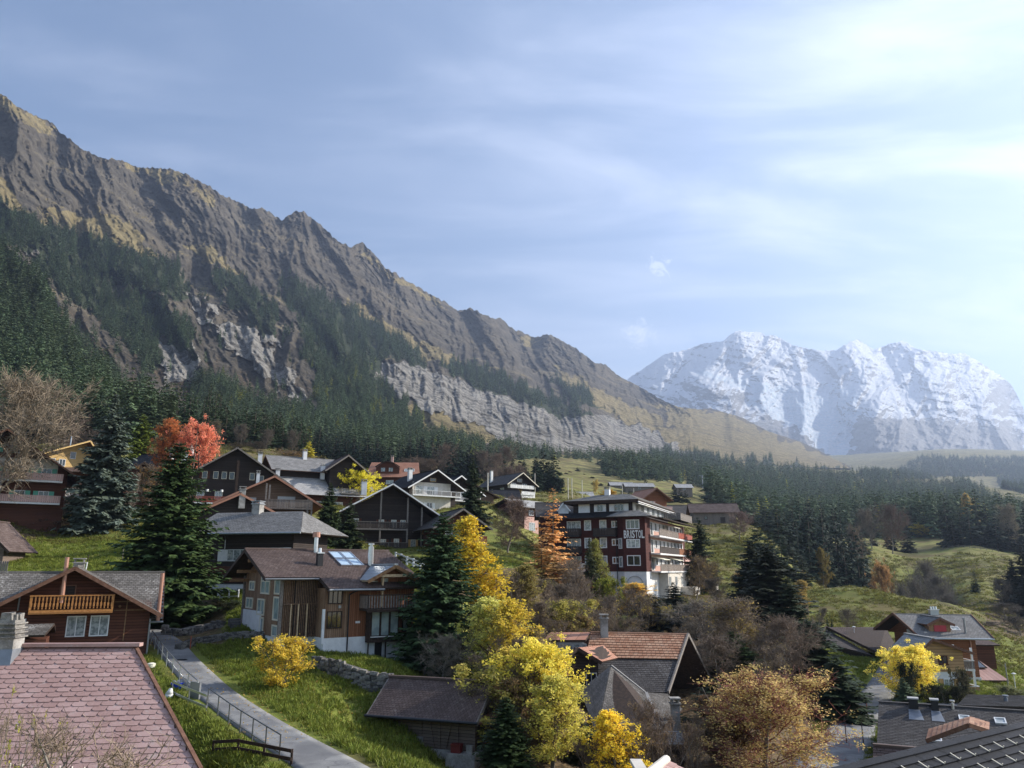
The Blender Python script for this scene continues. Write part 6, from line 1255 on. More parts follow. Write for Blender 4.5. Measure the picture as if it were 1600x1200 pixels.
# metal railing along the path (river side), lower black part and upper grey part
def railing(name, a, b, side, mat, label, h, rails, step, cat='railing', cc=pathc, off=.15):
    e = None; seg = cc[a:b]; pts = []
    for x, y, z_, nx, ny, w in seg: pts.append(Vector((x+side*nx*(w/2+off), y+side*ny*(w/2+off), 0)))
    for p in pts: p.z = gz(p.x, p.y)+.02
    e = thing(name, pts[0], label, cat); o0 = pts[0]
    d = [0]
    for i in range(1, len(pts)): d.append(d[-1]+(pts[i]-pts[i-1]).length)
    n = max(2, int(d[-1]/step)+1); tops = []
    for k in range(n):
        s = d[-1]*k/(n-1); i = min(len(pts)-2, max(0, int(np.searchsorted(d, s))-1)); f = (s-d[i])/max(d[i+1]-d[i], 1e-6); p = pts[i].lerp(pts[i+1], min(f, 1)); tops.append(p)
        q = MB(); q.tube((0, 0, -.25), (0, 0, h), .035, .035, 8); o = link('post', q.mesh('post', mat), e); o.location = p-o0
    for r_ in rails:
        q = MB()
        for i in range(len(tops)-1): q.tube(tops[i]-o0+Vector((0, 0, h*r_)), tops[i+1]-o0+Vector((0, 0, h*r_)), .03, .03, 8)
        q.build('rail', mat, e)
    return e
N_ = len(pathc)
def at_py(py):    # index along the path of a picture row
    return min(range(N_), key=lambda i: abs(proj(pathc[i][0], pathc[i][1], pathc[i][2])[1]-py))
railing('railing', at_py(1004), at_py(1088), -1, 'steel', 'light grey tube railing along the upper path beside the pink roof', .95, (1.0, .5), 2.1)
railing('railing', at_py(1100), at_py(1182), -1, 'tube_metal', 'black tube railing along the lower path', .95, (1.0, .28), 1.9)
# wooden edging fence below the lawn, bottom, and small gate fence
def line_fence(name, p, q, n, mat, h, label, rails=(.9, .3), w=.09, cat='fence', pw=None, boards=None, post_mat=None):
    A_, B_ = ground(p.x, p.y), ground(q.x, q.y); e = thing(name, A_, label, cat); P_ = []
    for k in range(n): f = k/(n-1); g_ = ground(A_.x+(B_.x-A_.x)*f, A_.y+(B_.y-A_.y)*f); P_.append(g_-A_)
    for g_ in P_: b = MB(); b.box(-w/2, w/2, -w/2, w/2, -.3, h); o = link('post', b.mesh('post', post_mat or mat), e); o.location = g_
    for r_ in rails:
        for k in range(n-1): b = MB(); b.beam(P_[k]+Vector((0, -.07, h*r_)), P_[k+1]+Vector((0, -.07, h*r_)), .04, pw or .11); b.build('rail', mat, e)
    return e
line_fence('garden_fence', g3(268, 1088, 37.5), g3(322, 1112, 35.8), 3, 'steel', .8, 'short grey tube fence across the lawn between the pink roof and the path', (.98, .3), .05)
line_fence('garden_fence', g3(332, 1180, 31), g3(455, 1196, 29.8), 4, 'dark_beam', .6, 'low dark plank edging at the bottom of the lawn by the path', (.9, .4), .08, pw=.13)
b = MB(); b.box(-.45, .45, -.05, .05, -.1, .85); o = b.build('gate_panel', 'grey_metal'); p = g3(304, 1091, 38); o.location = ground(p.x, p.y); tag(o, 'small dark grey gate panel beside the path railing', 'gate'); o.rotation_euler.z = R(-35)
# picket fence above the left lawn
fe = [g3(px, py, Y) for px, py, Y in ((84, 802, 99), (110, 806, 97), (145, 812, 95), (180, 812, 95), (198, 806, 97))]; A_ = ground(fe[0].x, fe[0].y); e = thing('picket_fence', A_, 'weathered grey picket fence curving above the left lawn', 'fence')
tot = []; 
for i in range(4):
    for k in range(20): f = k/20; v_ = fe[i].lerp(fe[i+1], f); tot.append(ground(v_.x, v_.y))
for i, g_ in enumerate(tot):
    b = MB(); h_ = rnd.uniform(1.0, 1.25); w_ = .055; b.hexa([(-w_, -.012, -.2), (w_, -.012, -.2), (w_, .012, -.2), (-w_, .012, -.2), (-w_*.9, -.012, h_), (w_*.9, -.012, h_-.04), (w_*.9, .012, h_-.04), (-w_*.9, .012, h_)]); o = link('picket', b.mesh('picket', 'grey_beam'), e); o.location = g_-A_; o.rotation_euler = (rnd.uniform(-.05, .05), rnd.uniform(-.06, .06), 0)
for z_ in (.35, .85):
    for i in range(0, len(tot)-8, 8): b = MB(); b.beam(tot[i]-A_+Vector((0, .05, z_)), tot[i+8]-A_+Vector((0, .05, z_)), .04, .08); b.build('rail', 'grey_beam', e)
# white fence right of the solar chalet, and one left of it
line_fence('fence', g3(618, 876, 76), g3(668, 902, 70), 6, 'white_paint', 1.1, 'chunky white post-and-rail fence behind the roof of the wooden chalet', (.85, .45), .22, pw=.18)
line_fence('fence', g3(343, 938, 65), g3(372, 936, 66), 3, 'white_paint', .9, 'low white rail fence left of the wooden chalet', (.9, .3), .09)
line_fence('fence', g3(1465, 861, 318), g3(1560, 863, 318), 12, 'grey_beam', 1.2, 'thin pole fence along the far right meadow', (.9, .5), .12)
line_fence('railing', g3(1325, 1008, 86), g3(1366, 1026, 82), 6, 'grey_metal', .9, 'thin metal railing on the bank before the long low barn', (.98, .5), .06)
# dry stone walls: the stones that can be made out are single stones
STN = []
for k in range(6):
    b = MB(); r = np.random.RandomState(90+k); c = [(-.5, -.4, -.4), (.5, -.4, -.4), (.5, .4, -.4), (-.5, .4, -.4), (-.5, -.4, .4), (.5, -.4, .4), (.5, .4, .4), (-.5, .4, .4)]
    b.hexa([tuple(np.array(p)*(.80+.35*r.rand(3))) for p in c]); me = b.mesh('stone', 'stone_grey' if k % 3 else 'stone_dark'); STN.append(me)
def stone_wall(pts, h0, h1, label, size=.34, depth=.5, dark=False):
    P_ = [g3(*p) for p in pts]; A_ = ground(P_[0].x, P_[0].y); e = thing('stone_wall', A_, label, 'wall'); n = 0
    core = MB()
    for i in range(len(P_)-1):
        L = (P_[i+1]-P_[i]).length; k = max(1, int(L/size)); d = (P_[i+1]-P_[i]).normalized(); nn = Vector((d.y, -d.x, 0));
        if nn.y > 0: nn = -nn
        ga, gb = ground(P_[i].x, P_[i].y)-A_, ground(P_[i+1].x, P_[i+1].y)-A_
        ha = h0+(h1-h0)*i/(len(P_)-1); hb = h0+(h1-h0)*(i+1)/(len(P_)-1)
        core.hexa([ga-Vector((0, 0, .5))+nn*.0, gb-Vector((0, 0, .5))+nn*.0, gb-Vector((0, 0, .5))-nn*depth, ga-Vector((0, 0, .5))-nn*depth, ga+Vector((0, 0, ha*.92)), gb+Vector((0, 0, hb*.92)), gb+Vector((0, 0, hb*.92))-nn*depth, ga+Vector((0, 0, ha*.92))-nn*depth])
        for j in range(k):
            f = (j+.5)/k; h_ = ha+(hb-ha)*f; rows_ = max(1, int(h_/(size*.55)))
            for r_ in range(rows_+1):
                if n >= 290: break
                w = P_[i].lerp(P_[i+1], f+rnd.uniform(-.3, .3)/k); g_ = ground(w.x, w.y)-A_+Vector((0, 0, (r_+.3)*size*.55*rnd.uniform(.9, 1.05)))+nn*rnd.uniform(-.02, .08)
                o = link('stone', rnd.choice(STN), e); s = size*rnd.uniform(.75, 1.35); o.location = g_; o.scale = (s*1.15, s*.8, s*.62); o.rotation_euler = (rnd.uniform(-.2, .2), rnd.uniform(-.2, .2), math.atan2(d.y, d.x)+rnd.uniform(-.3, .3)); n += 1
    core.build('wall_core', 'stone_dark', e); return e
stone_wall([(283,1016,49.3),(310,1006,51),(345,1000,52),(385,997,52.5),(420,1000,51.5),(470,1004,50),(520,1016,48)], .42, .6, 'pale dry stone wall curving along the top of the shaded lawn', .25)
stone_wall([(490,1043,46),(520,1054,44.5),(550,1066,43),(580,1080,42.5),(612,1082,43.5)], .7, 1.15, 'dark dry stone retaining wall behind the barn', .36)
stone_wall([(252,992,55),(285,994,55.5),(320,985,57),(345,980,58)], .6, .5, 'rough stone edging under the huge spruce', .36)
# steps beside the two ends of the wooden chalet
for (px, py, Y, n_s, dx, lab, yaw) in ((372, 975, 51, 8, .42, 'dark stone steps going down past the white plinth of the wooden chalet', -62), (538, 1006, 47, 7, .34, 'dark stone steps beside the white base of the wooden chalet', -28)):
    p = g3(px, py, Y); g_ = ground(p.x, p.y, .2); e = thing('stone_steps', g_, lab, 'steps', yaw)
    for k in range(n_s): b = MB(); b.box(k*dx, k*dx+dx+.03, -.8, .8, -.9-.17*k, .25-.17*k-.002*k); b.build('step', 'stone_dark', e)
# cement terrace edge in front of the house
# blue pot with its plant, white bag, tin: by the path
p = g3(276, 1078, 39.3); g_ = ground(p.x, p.y); e = thing('flower_pot', g_, 'bright blue glazed pot beside the path railing', 'pot'); b = MB(); n = 14
b.tube((0, 0, .0), (0, 0, .36), .20, .34, n); b.tube((0, 0, .36), (0, 0, .42), .36, .36, n); b.build('pot', 'blue_glaze', e); b = MB(); b.tube((0, 0, .40), (0, 0, .44), .30, .28, 10)
for k in range(14): a = k*.9; b.beam((math.cos(a)*.12, math.sin(a)*.12, .43), (math.cos(a)*.26, math.sin(a)*.26, .52), .06, .05)
b.build('withered_plant', 'plaster_grey', e)
p = g3(264, 1092, 37.6); g_ = ground(p.x, p.y); b = MB(); b.tube((0, 0, 0), (0, 0, .25), .18, .22, 9); b.tube((0, 0, .25), (.06, 0, .55), .22, .08, 9); o = b.build('sack', 'white_paint', smooth=True); o.location = g_; tag(o, 'white sack leaning by the edge of the pink roof', 'bag')
p = g3(236, 1043, 42.5); g_ = ground(p.x, p.y); b = MB(); b.tube((0, 0, 0), (0, 0, .24), .26, .26, 12); b.tube((0, 0, .24), (0, 0, .30), .28, .10, 12); o = b.build('planter', 'canvas'); o.location = g_; tag(o, 'round cream-coloured tub beside the verge of the pink roof', 'tub')
i_ = at_py(1031); x, y, z_, _, _, _ = pathc[i_]; b = MB(); b.tube((0, 0, -.04), (0, 0, .022), .34, .34, 20); b.tube((0, 0, .022), (0, 0, .03), .27, .27, 20)
for k in range(5): b.box(-.2+k*.09, -.16+k*.09, -.18, .18, .0301, .038)
o = b.build('manhole_cover', 'black_metal'); o.location = (x, y, z_); tag(o, 'round iron manhole cover in the upper path', 'manhole cover')
# stakes and poles
def pole(px, py, Y, h, r, mat, label, cat='pole', name='pole', lean=0, arm=None, group=None, true=False):
    p = g3(px, py, Y); g_ = ground(p[0], p[1]); e = thing(name, g_, label, cat, group=group); b = MB(); b.tube((0, 0, -.3), (0, 0, h), r, r*.85, 8); b.build('shaft', mat, e); e.rotation_euler = (0, R(lean), 0)
    if arm == 'lamp': b = MB(); b.tube((0, 0, h), (0, 0, h+.12), .12, .26, 10); b.tube((0, 0, h+.12), (0, 0, h+.22), .26, .05, 10); b.build('lamp_head', 'white_paint', e)
    if arm == 'band': b = MB(); b.tube((0, 0, h*.05), (0, 0, h*.6), r*1.35, r*1.35, 8); b.build('painted_band', 'white_paint', e)
    if arm == 'lift':
        b = MB(); b.box(-3.2, 3.2, -.3, .3, h-.3, h+.1); b.build('crossarm', 'grey_metal', e)
        for s in (-1, 1): b = MB(); b.box(s*3-.7, s*3+.7, -.2, .2, h+.11, h+.5); b.build('pulley', 'grey_metal', e)
    return e
pole(133, 896, 67, 1.9, .05, 'dark_beam', 'marker stake with a white lower half on the left lawn', 'stake', 'marker_stake', 4, 'band')
pole(191, 875, 73, 1.2, .05, 'grey_beam', 'short weathered stake on the left lawn', 'stake', 'stake')
pole(1338, 1020, 78, 3.2, .05, 'white_paint', 'slim white street lamp in front of the long low barn', 'street lamp', 'street_lamp', 0, 'lamp')
pole(1577, 1083, 74, 3.0, .07, 'grey_metal', 'grey post on the lawn right of the honey-coloured chalet', 'post', 'post')
pole(1588, 1083, 71, 1.9, .05, 'white_paint', 'garden lamp with a white head at the right edge', 'lamp', 'garden_lamp', 0, 'lamp')
for px, py, Y, lab in ((1381, 1052, 72, 'red snow pole at the top of the right-hand road'), (1356, 1124, 56.5, 'red snow pole halfway down the right-hand road'), (1323, 1162, 49, 'brown snow pole at the lower left of the right-hand road'), (1350, 1170, 47, 'dark snow pole by the side road junction'), (297, 1014, 49, 'orange marker post at the start of the pale stone wall')):
    pole(px, py, Y, 1.7 if px > 400 else .9, .04, 'rust_red_paint' if 'red' in lab or 'orange' in lab else 'dark_beam', lab, 'pole', 'snow_pole')
pole(1394, 1076, 68, 1.5, .04, 'white_paint', 'white post at the bend of the right-hand road', 'pole', 'snow_pole')
for px, py, Y, lab in ((762, 775, 200, 'white mast right of the tall ragged spruce'), (888, 780, 330, 'leftmost of the white poles above the orange larch'), (894, 780, 330, 'middle one of the white poles above the orange larch'), (910, 782, 330, 'right one of the white poles above the orange larch'), (836, 772, 240, 'pinkish post below the forest belt'), (973, 786, 215, 'thin mast behind the hotel roof'), (991, 790, 215, 'shorter thin mast behind the hotel roof')):
    pole(px, py, Y, 7.5 if Y > 205 else 6, .16, 'plaster_cream', lab, 'mast', 'mast')
pole(1098, 763, 700, 14, .7, 'grey_metal', 'cable-car pylon at the edge of the hazy forest', 'pylon', 'lift_pylon', 0, 'lift')
# white retaining wall beside the dark spruces, terrace wall of the hotel, hedge
p = pix(1250, 985, 96); b = MB(); b.box(-.9, .9, -.3, .5, -3, 2.2); b.box(-.95, .95, -.35, .55, 2.201, 2.32); o = b.build('white_wall', 'plaster_cream'); o.location = Vector((p[0], p[1], gz(p[0], p[1])+.3)); tag(o, 'white rendered wall behind the dark roadside spruces', 'wall')
for px, py, Y, w_, lab in ((868, 912, 118, 9, 'pale wall below the rust-brown larch left of the hotel'),):
    p = pix(px, py, Y); b = MB(); b.box(-w_/2, w_/2, 0, .4, -4, 1.5); b.box(-w_/2-.05, w_/2+.05, -.05, .45, 1.501, 1.6); o = b.build('terrace_wall', 'plaster_cream'); o.location = (p[0], p[1], max(p[2], gz(p[0], p[1]))); tag(o, lab, 'wall')
p0, p1 = g3(562, 888, 82), g3(606, 892, 79); A_ = ground(p0.x, p0.y); e = thing('hedge', A_, 'clipped bright green hedge in front of the black chalet', 'hedge'); r = np.random.RandomState(5); n = 5200; L_ = (p1-p0); f = r.rand(n); s_ = r.randint(0, 3, n)
hh = np.where(s_ == 0, 1.9, r.rand(n)*1.9); dd = np.where(s_ == 1, -.55, r.rand(n)*1.1-.55); cx = p0.x+L_.x*f-A_.x; cy_ = p0.y+L_.y*f+dd-A_.y; cz = gz(cx+A_.x, cy_+A_.y)-A_.z+hh
c = np.stack([cx, cy_, cz], -1)+r.randn(n, 3)*.05; a = r.randn(n, 3); a /= np.linalg.norm(a, axis=1, keepdims=True); b_ = np.cross(a, r.randn(n, 3)); b_ /= np.linalg.norm(b_, axis=1, keepdims=True); sz = .16
V = np.stack([c-a*sz, c-b_*sz*.7, c+a*sz, c+b_*sz*.7], 1); HEDGE = (V.reshape(-1, 3), np.arange(n*4).reshape(n, 4), r.rand(n), e, (p1-p0).length, math.atan2(L_.y, L_.x))
# fence of pickets at the very bottom, beside the camera's terrace
A_ = ground(-7.0, 11.0); e = thing('picket_fence', A_, 'row of pale picket tips along the bottom left edge', 'fence')
for k in range(44):
    x_ = -7.6+k*.155; g_ = ground(x_, 11.0+.02*k); top = -2.50-.012*k; b = MB(); b.hexa([(-.035, -.012, -.2), (.035, -.012, -.2), (.035, .012, -.2), (-.035, .012, -.2), (-.035, -.012, top-g_.z), (.0, -.012, top-g_.z+.07), (.0, .012, top-g_.z+.07), (-.035, .012, top-g_.z)]); o = link('picket', b.mesh('picket', 'plaster_cream'), e); o.location = g_-A_
b = MB(); b.beam((-.6, .04, .7), (6.2, .8, .75), .03, .08); b.build('rail', 'plaster_cream', e)
# ================================================================ TREES
def tri_mesh(name, V, F, rv, mat, smooth=False):
    """V (n,3), F (m,k) all of one size, rv (m,)"""
    me = bpy.data.meshes.new(name); n, m_, k = len(V), len(F), F.shape[1]
    me.vertices.add(n); me.vertices.foreach_set('co', np.asarray(V, np.float32).ravel())
    me.loops.add(m_*k); me.polygons.add(m_); me.loops.foreach_set('vertex_index', np.asarray(F, np.int32).ravel())
    me.polygons.foreach_set('loop_start', np.arange(0, m_*k, k, dtype=np.int32)); me.update(calc_edges=True)
    a = me.attributes.new('rnd', 'FLOAT', 'FACE'); a.data.foreach_set('value', np.asarray(rv, np.float32))
    me.materials.append(MATS[mat])
    if smooth: me.shade_smooth()
    return me
def m_foliage(name, lo, hi, trans, rough=.65):
    m = nmat(name); t = NT(m); a = attr(t, 'rnd'); oi = t.n('ShaderNodeObjectInfo')
    cc = t.mix(a, lo, hi)
    mul = t.n('ShaderNodeMix', data_type='RGBA', blend_type='MULTIPLY'); mul.inputs['Factor'].default_value = 1
    t.L(cc, mul.inputs['A']); t.L(oi.outputs['Color'], mul.inputs['B']); cc = mul.outputs['Result']
    hs = t.n('ShaderNodeHueSaturation'); t.L(cc, hs.inputs['Color']); t.L(t.m('ADD', .72, t.m('MULTIPLY', oi.outputs['Random'], .56)), hs.inputs['Value'])
    t.L(t.m('ADD', .485, t.m('MULTIPLY', oi.outputs['Random'], .03)), hs.inputs['Hue']); cc = hs.outputs[0]
    d = t.n('ShaderNodeBsdfPrincipled'); t.L(cc, d.inputs['Base Color']); d.inputs['Roughness'].default_value = rough; d.inputs['Specular IOR Level'].default_value = .2
    tr = t.n('ShaderNodeBsdfTranslucent'); t.L(cc, tr.inputs[0])
    mx = t.n('ShaderNodeMixShader'); mx.inputs[0].default_value = trans
    t.L(d.outputs[0], mx.inputs[1]); t.L(tr.outputs[0], mx.inputs[2])
    o = t.n('ShaderNodeOutputMaterial'); t.L(mx.outputs[0], o.inputs[0]); return m
m_foliage('needles', (.45, .5, .42), (1.25, 1.2, 1.15), .12)
m_foliage('far_needles', (.055, .086, .044), (.155, .20, .10), .1)
m_foliage('leaf', (.55, .62, .40), (1.12, 1.04, 1.0), .42)
m_rough('bark', (.16, .13, .105), (.07, .055, .045), 6, .95, .6, .03)
m_rough('pale_bark', (.30, .27, .235), (.15, .13, .11), 5, .9, .5, .03)
m = nmat('twig'); t = NT(m); oi = t.n('ShaderNodeObjectInfo'); a = attr(t, 'rnd')
mul = t.n('ShaderNodeMix', data_type='RGBA', blend_type='MULTIPLY'); mul.inputs['Factor'].default_value = 1
t.L(t.mix(a, (.55, .53, .5), (1.2, 1.15, 1.1)), mul.inputs['A']); t.L(oi.outputs['Color'], mul.inputs['B']); t.out(mul.outputs['Result'], .9, spec=.15)

def spruce_mesh(name, seed, whorls, nbr, pos, R0=.19, lean=.0, taper=.82, spray=.5, rag=.25, droop=.30, gap=0.0):
    """crown of a spruce of unit height: whorls of drooping branches, each a row of needle sprays"""
    r = np.random.RandomState(seed); V = []; rv = []
    for i in range(whorls):
        tz = (i+r.rand()*.6)/whorls; z = .05+.94*tz
        Rz = R0*(1-tz)**taper*(1-.25*np.exp(-tz*9))*(1+.12*math.sin(i*1.9))+.006
        if gap and r.rand() < gap: Rz *= .55
        n = max(3, int(nbr*(1-.45*tz)))
        az = r.rand(n)*2*np.pi+np.arange(n)*2*np.pi/n*.35
        for a in az:
            L = Rz*(1-rag+2*rag*r.rand()**1.3); dr = droop*(1.25-tz)*(.7+.6*r.rand())
            ca, sa = math.cos(a), math.sin(a)
            m_ = max(2, int(pos*(.35+.65*(1-tz))))
            f = (np.arange(m_)+.6+r.rand(m_)*.5)/m_
            f = np.clip(f, .1, 1.02)
            bx, by = ca*L*f, sa*L*f; bz = z-L*dr*(f*1.5-f**3*.75)+.012*f
            for sd in (-1, 1, 0):
                ln = (.42*L*(1.1-f*.75)+.010)*(.7+.6*r.rand(m_))*spray*1.6
                wd = ln*(.34+.2*r.rand(m_))
                ang = a+sd*(.65+.5*r.rand(m_)) if sd else a+(r.rand(m_)-.5)*.5
                dz = -(.25+.55*r.rand(m_)) if sd else -(.1+1.0*r.rand(m_))
                dx, dy = np.cos(ang), np.sin(ang)
                px_, py_ = -dy, dx
                tw = (r.rand(m_)-.5)*1.1
                b0 = np.stack([bx, by, bz], -1); d = np.stack([dx*ln, dy*ln, dz*ln], -1)
                s = np.stack([px_*wd, py_*wd, tw*wd], -1)
                V.append(np.stack([b0-d*.12, b0+d*.45+s, b0+d, b0+d*.4-s], 1)); rv.append(np.clip(.12+.75*r.rand(m_)+.2*(f-.5), 0, 1))
    # leader
    V = np.concatenate(V); rv = np.concatenate(rv); n = len(V); F = np.arange(n*4).reshape(n, 4)
    return tri_mesh(name, V.reshape(-1, 3), F, rv, 'needles')
def trunk_mesh(name, h=1.0, r0=.012, n=6, top=.02):
    b = MB(); zs = [-.04, .0, .08, .5*h, h]; rs = [r0*1.3, r0*1.15, r0, r0*.62, r0*top*4]
    for k in range(4): b.tube((0, 0, zs[k]), (0, 0, zs[k+1]), rs[k], rs[k+1], n, cap=False)
    return b.mesh(name, 'bark', True)
SPR = [spruce_mesh('spruce_crown', 1, 60, 11, 13, .20, taper=.80, rag=.34, spray=.44), spruce_mesh('spruce_crown', 2, 54, 10, 12, .20, taper=.88, rag=.42, gap=.16, spray=.46),
       spruce_mesh('spruce_crown', 3, 52, 11, 12, .22, taper=.62, rag=.42, droop=.42, gap=.12, spray=.42), spruce_mesh('spruce_crown', 4, 78, 15, 14, .20, taper=.60, rag=.30, spray=.30, droop=.38)]
SPR_THIN = [spruce_mesh('larch_crown', 5, 40, 6, 6, .20, taper=.7, rag=.4, spray=.30, gap=.2), spruce_mesh('larch_crown', 15, 44, 7, 6, .19, taper=.8, rag=.4, spray=.34, gap=.15)]
SPM = [spruce_mesh('spruce_crown', 20+k, 20, 6, 4, .20, taper=tp_, rag=.32, spray=.85, droop=.45) for k, tp_ in enumerate((.75, .9, .65, 1.0))]
TRK = trunk_mesh('trunk')
def far_spruce(seed):
    r = np.random.RandomState(seed); V = []; F = []; rv = []
    tiers = 6
    for i in range(tiers):
        tz = i/tiers; z0 = .06+.94*tz; z1 = min(1.0, z0+.30*(1-tz*.35)); Rz = .17*(1-tz)**.85+.008; n = 7; o = r.rand()*6
        i0 = len(V); V.append((0, 0, z1))
        for k in range(n*2):
            a = o+k*math.pi/n; q = Rz*((.75+.5*r.rand()) if k % 2 == 0 else (.42+.2*r.rand()))
            V.append((math.cos(a)*q, math.sin(a)*q, z0-(.035 if k % 2 == 0 else -.02)*(.5+r.rand())))
        for k in range(n*2): F.append((i0, i0+1+k, i0+1+(k+1) % (n*2))); rv.append(r.rand())
    return tri_mesh('conifer', np.array(V), np.array(F), np.array(rv), 'far_needles')
FARS = []
for k, tp_ in enumerate((.78, .95, .7, 1.05, .85)):
    me = spruce_mesh('conifer', 60+k, 15, 5, 3, .17, taper=tp_, rag=.30, spray=.95, droop=.5); me.materials.clear(); me.materials.append(MATS['far_needles']); FARS.append(me)

def skeleton(seed, shape='round', limbs=24, low=.14, rise=.6, W=.36, subs=7, subsubs=5, stems=1, wig=.10, fork=.0):
    """leader(s) with limbs all the way up, each limb branching twice more; crown outline follows a shape of unit height"""
    r = np.random.RandomState(seed); segs = []
    def prof(t):
        if shape == 'round': return math.sin(math.pi*min(1, .10+.90*t))**.55*(1-.22*t)
        if shape == 'upright': return math.sin(math.pi*min(1, .16+.84*t))**.7*(1-.30*t)
        if shape == 'dome': return math.sin(math.pi*min(1, .30+.70*t))**.5
        return (1-t)**.6*.8+.2
    def line(p, d, L, r0, r1, lv, n=3, g=.0):
        pts = [p]; q = p
        for i in range(n):
            d = d+r.randn(3)*wig+np.array([0, 0, g]); d = d/np.linalg.norm(d); q = q+d*L/n; pts.append(q)
            segs.append((pts[-2], q, r0+(r1-r0)*i/n, r0+(r1-r0)*(i+1)/n, lv))
        return pts
    for s_ in range(stems):
        b0 = np.array([(r.rand()-.5)*.12, (r.rand()-.5)*.12, -.03]) if stems > 1 else np.array([0, 0, -.03])
        d0 = np.array([0, 0, 1.])+r.randn(3)*(.22 if stems > 1 else .03); d0 /= np.linalg.norm(d0)
        H = (1.0 if stems == 1 else .72+.3*r.rand())
        lead = line(b0, d0, H*.93, .017/math.sqrt(stems), .002, 0, 8, .04)
        nl = max(5, limbs//stems)
        for i in range(nl):
            t = (i+r.rand())/nl; zf = (low+(.97-low)*t); k = min(7, int(zf*8)); f = zf*8-k
            bp = lead[k]*(1-f)+lead[k+1]*f if k+1 < len(lead) else lead[-1]
            L = W*prof(t)*(.72+.5*r.rand())/(1 if stems == 1 else 1.3); a = i*2.4+r.rand()
            up = rise*(.5+1.1*t)*(.7+.6*r.rand())
            d = np.array([math.cos(a), math.sin(a), up]); d /= np.linalg.norm(d)
            pts = line(bp, d, L*1.12, .0068*(1-.6*t)*(.6+L/W*.4), .0016, 2, 4, .09)
            for j in range(subs):
                tj = .22+.78*(j+r.rand())/subs; kk = min(3, int(tj*4)); bq = pts[kk]+(pts[kk+1]-pts[kk])*(tj*4-kk)
                d2 = d+r.randn(3)*.75+np.array([0, 0, .15]); d2 /= np.linalg.norm(d2); L2 = L*(.30+.28*r.rand())+.02
                p2 = line(bq, d2, L2, .0026, .0010, 3, 3, .06)
                for m_ in range(subsubs):
                    c = r.randint(0, 3); e = p2[c]+(p2[c+1]-p2[c])*r.rand(); d3 = d2+r.randn(3)*.8; d3 /= np.linalg.norm(d3)
                    line(e, d3, L2*(.35+.3*r.rand())+.008, .0012, .0006, 4, 2, .05)
    return segs, None
def tree_protos(name, seed, leaves=0, leaf=.014, twigs=2500, lr=.07, tuft=1.0, **kw):
    segs, tips = skeleton(seed, **kw); r = np.random.RandomState(seed+500)
    allp = np.array([s[1] for s in segs]); top = allp[:, 2].max(); k = 1/top
    wid = np.percentile(np.abs(allp[:, :2]), 97)*k*2
    tb = MB(); bb = MB()
    for p, q, a, b, lv in segs:
        B = tb if lv <= 1 else bb
        n = 7 if lv == 0 else (4 if lv <= 2 else 3)
        B.tube(p*k, q*k, max(a*k, .0009), max(b*k, .0006), n, cap=False)
    trunk = tb.mesh(name+'_trunk', 'pale_bark', True)
    # twigs: thin blades round the outer segments
    outer = [s for s in segs if s[4] >= 3]; V = []; rv = []
    P_ = np.array([s[0] for s in outer])*k; Q_ = np.array([s[1] for s in outer])*k
    if twigs:
        j = r.randint(0, len(outer), twigs); f = r.rand(twigs, 1); b0 = P_[j]+(Q_[j]-P_[j])*f
        d = (Q_[j]-P_[j]); d /= np.linalg.norm(d, axis=1, keepdims=True)+1e-9
        d = d*.7+r.randn(twigs, 3)*.55+np.array([0, 0, .25]); d /= np.linalg.norm(d, axis=1, keepdims=True)
        ln = (.025+.05*r.rand(twigs, 1)); sd = np.cross(d, r.randn(twigs, 3)); sd /= np.linalg.norm(sd, axis=1, keepdims=True)+1e-9
        w = .0013
        md = b0+d*ln*.5+r.randn(twigs, 3)*.004
        V.append(np.stack([b0-sd*w, b0+sd*w, md+sd*w*.8, md-sd*w*.8], 1)); V.append(np.stack([md-sd*w*.8, md+sd*w*.8, b0+d*ln+sd*w*.3, b0+d*ln-sd*w*.3], 1))
    bme = bb.mesh(name+'_branches', 'twig', True)
    if V:
        Vt = np.concatenate(V); n = len(Vt); tw = tri_mesh('tw', Vt.reshape(-1, 3), np.arange(n*4).reshape(n, 4), r.rand(n), 'twig')
        bm = bmesh.new(); bm.from_mesh(bme); bm.from_mesh(tw); bm.to_mesh(bme); bm.free(); bpy.data.meshes.remove(tw)
    lme = None
    if leaves:
        nt_ = len(outer); j = r.randint(0, nt_, max(8, leaves//14)); cen = Q_[j]+r.randn(len(j), 3)*lr*.28
        jj = r.randint(0, len(j), leaves); c = cen[jj]+r.randn(leaves, 3)*lr*.36*tuft
        n_ = r.randn(leaves, 3)+np.array([0, 0, .5]); n_ /= np.linalg.norm(n_, axis=1, keepdims=True)
        a = np.cross(n_, r.randn(leaves, 3)); a /= np.linalg.norm(a, axis=1, keepdims=True)+1e-9; b = np.cross(n_, a)
        s = leaf*(.6+.8*r.rand(leaves, 1))
        V = np.stack([c-a*s*.6, c-b*s*.42+n_*s*.12, c+a*s*.6, c+b*s*.42+n_*s*.12], 1)
        tone = np.clip(r.rand(leaves)*.7+r.rand(len(j))[jj]*.45-.05, 0, 1)
        lme = tri_mesh(name+'_leaves', V.reshape(-1, 3), np.arange(leaves*4).reshape(leaves, 4), tone, 'leaf')
    return dict(trunk=trunk, branches=bme, leaves=lme, w=max(wid+(lr*.9 if leaves else .05), .2))
PR = {}
PR['round'] = tree_protos('round', 3, 15000, .0185, 1500, .050, shape='round', limbs=30, low=.17, W=.40, rise=.55)
PR['broad'] = tree_protos('broad', 12, 17000, .0105, 5000, .045, shape='round', limbs=34, low=.10, W=.42, rise=.75, subsubs=6)
PR['upright'] = tree_protos('upright', 8, 13000, .0155, 1800, .045, shape='upright', limbs=28, low=.10, W=.26, rise=1.2)
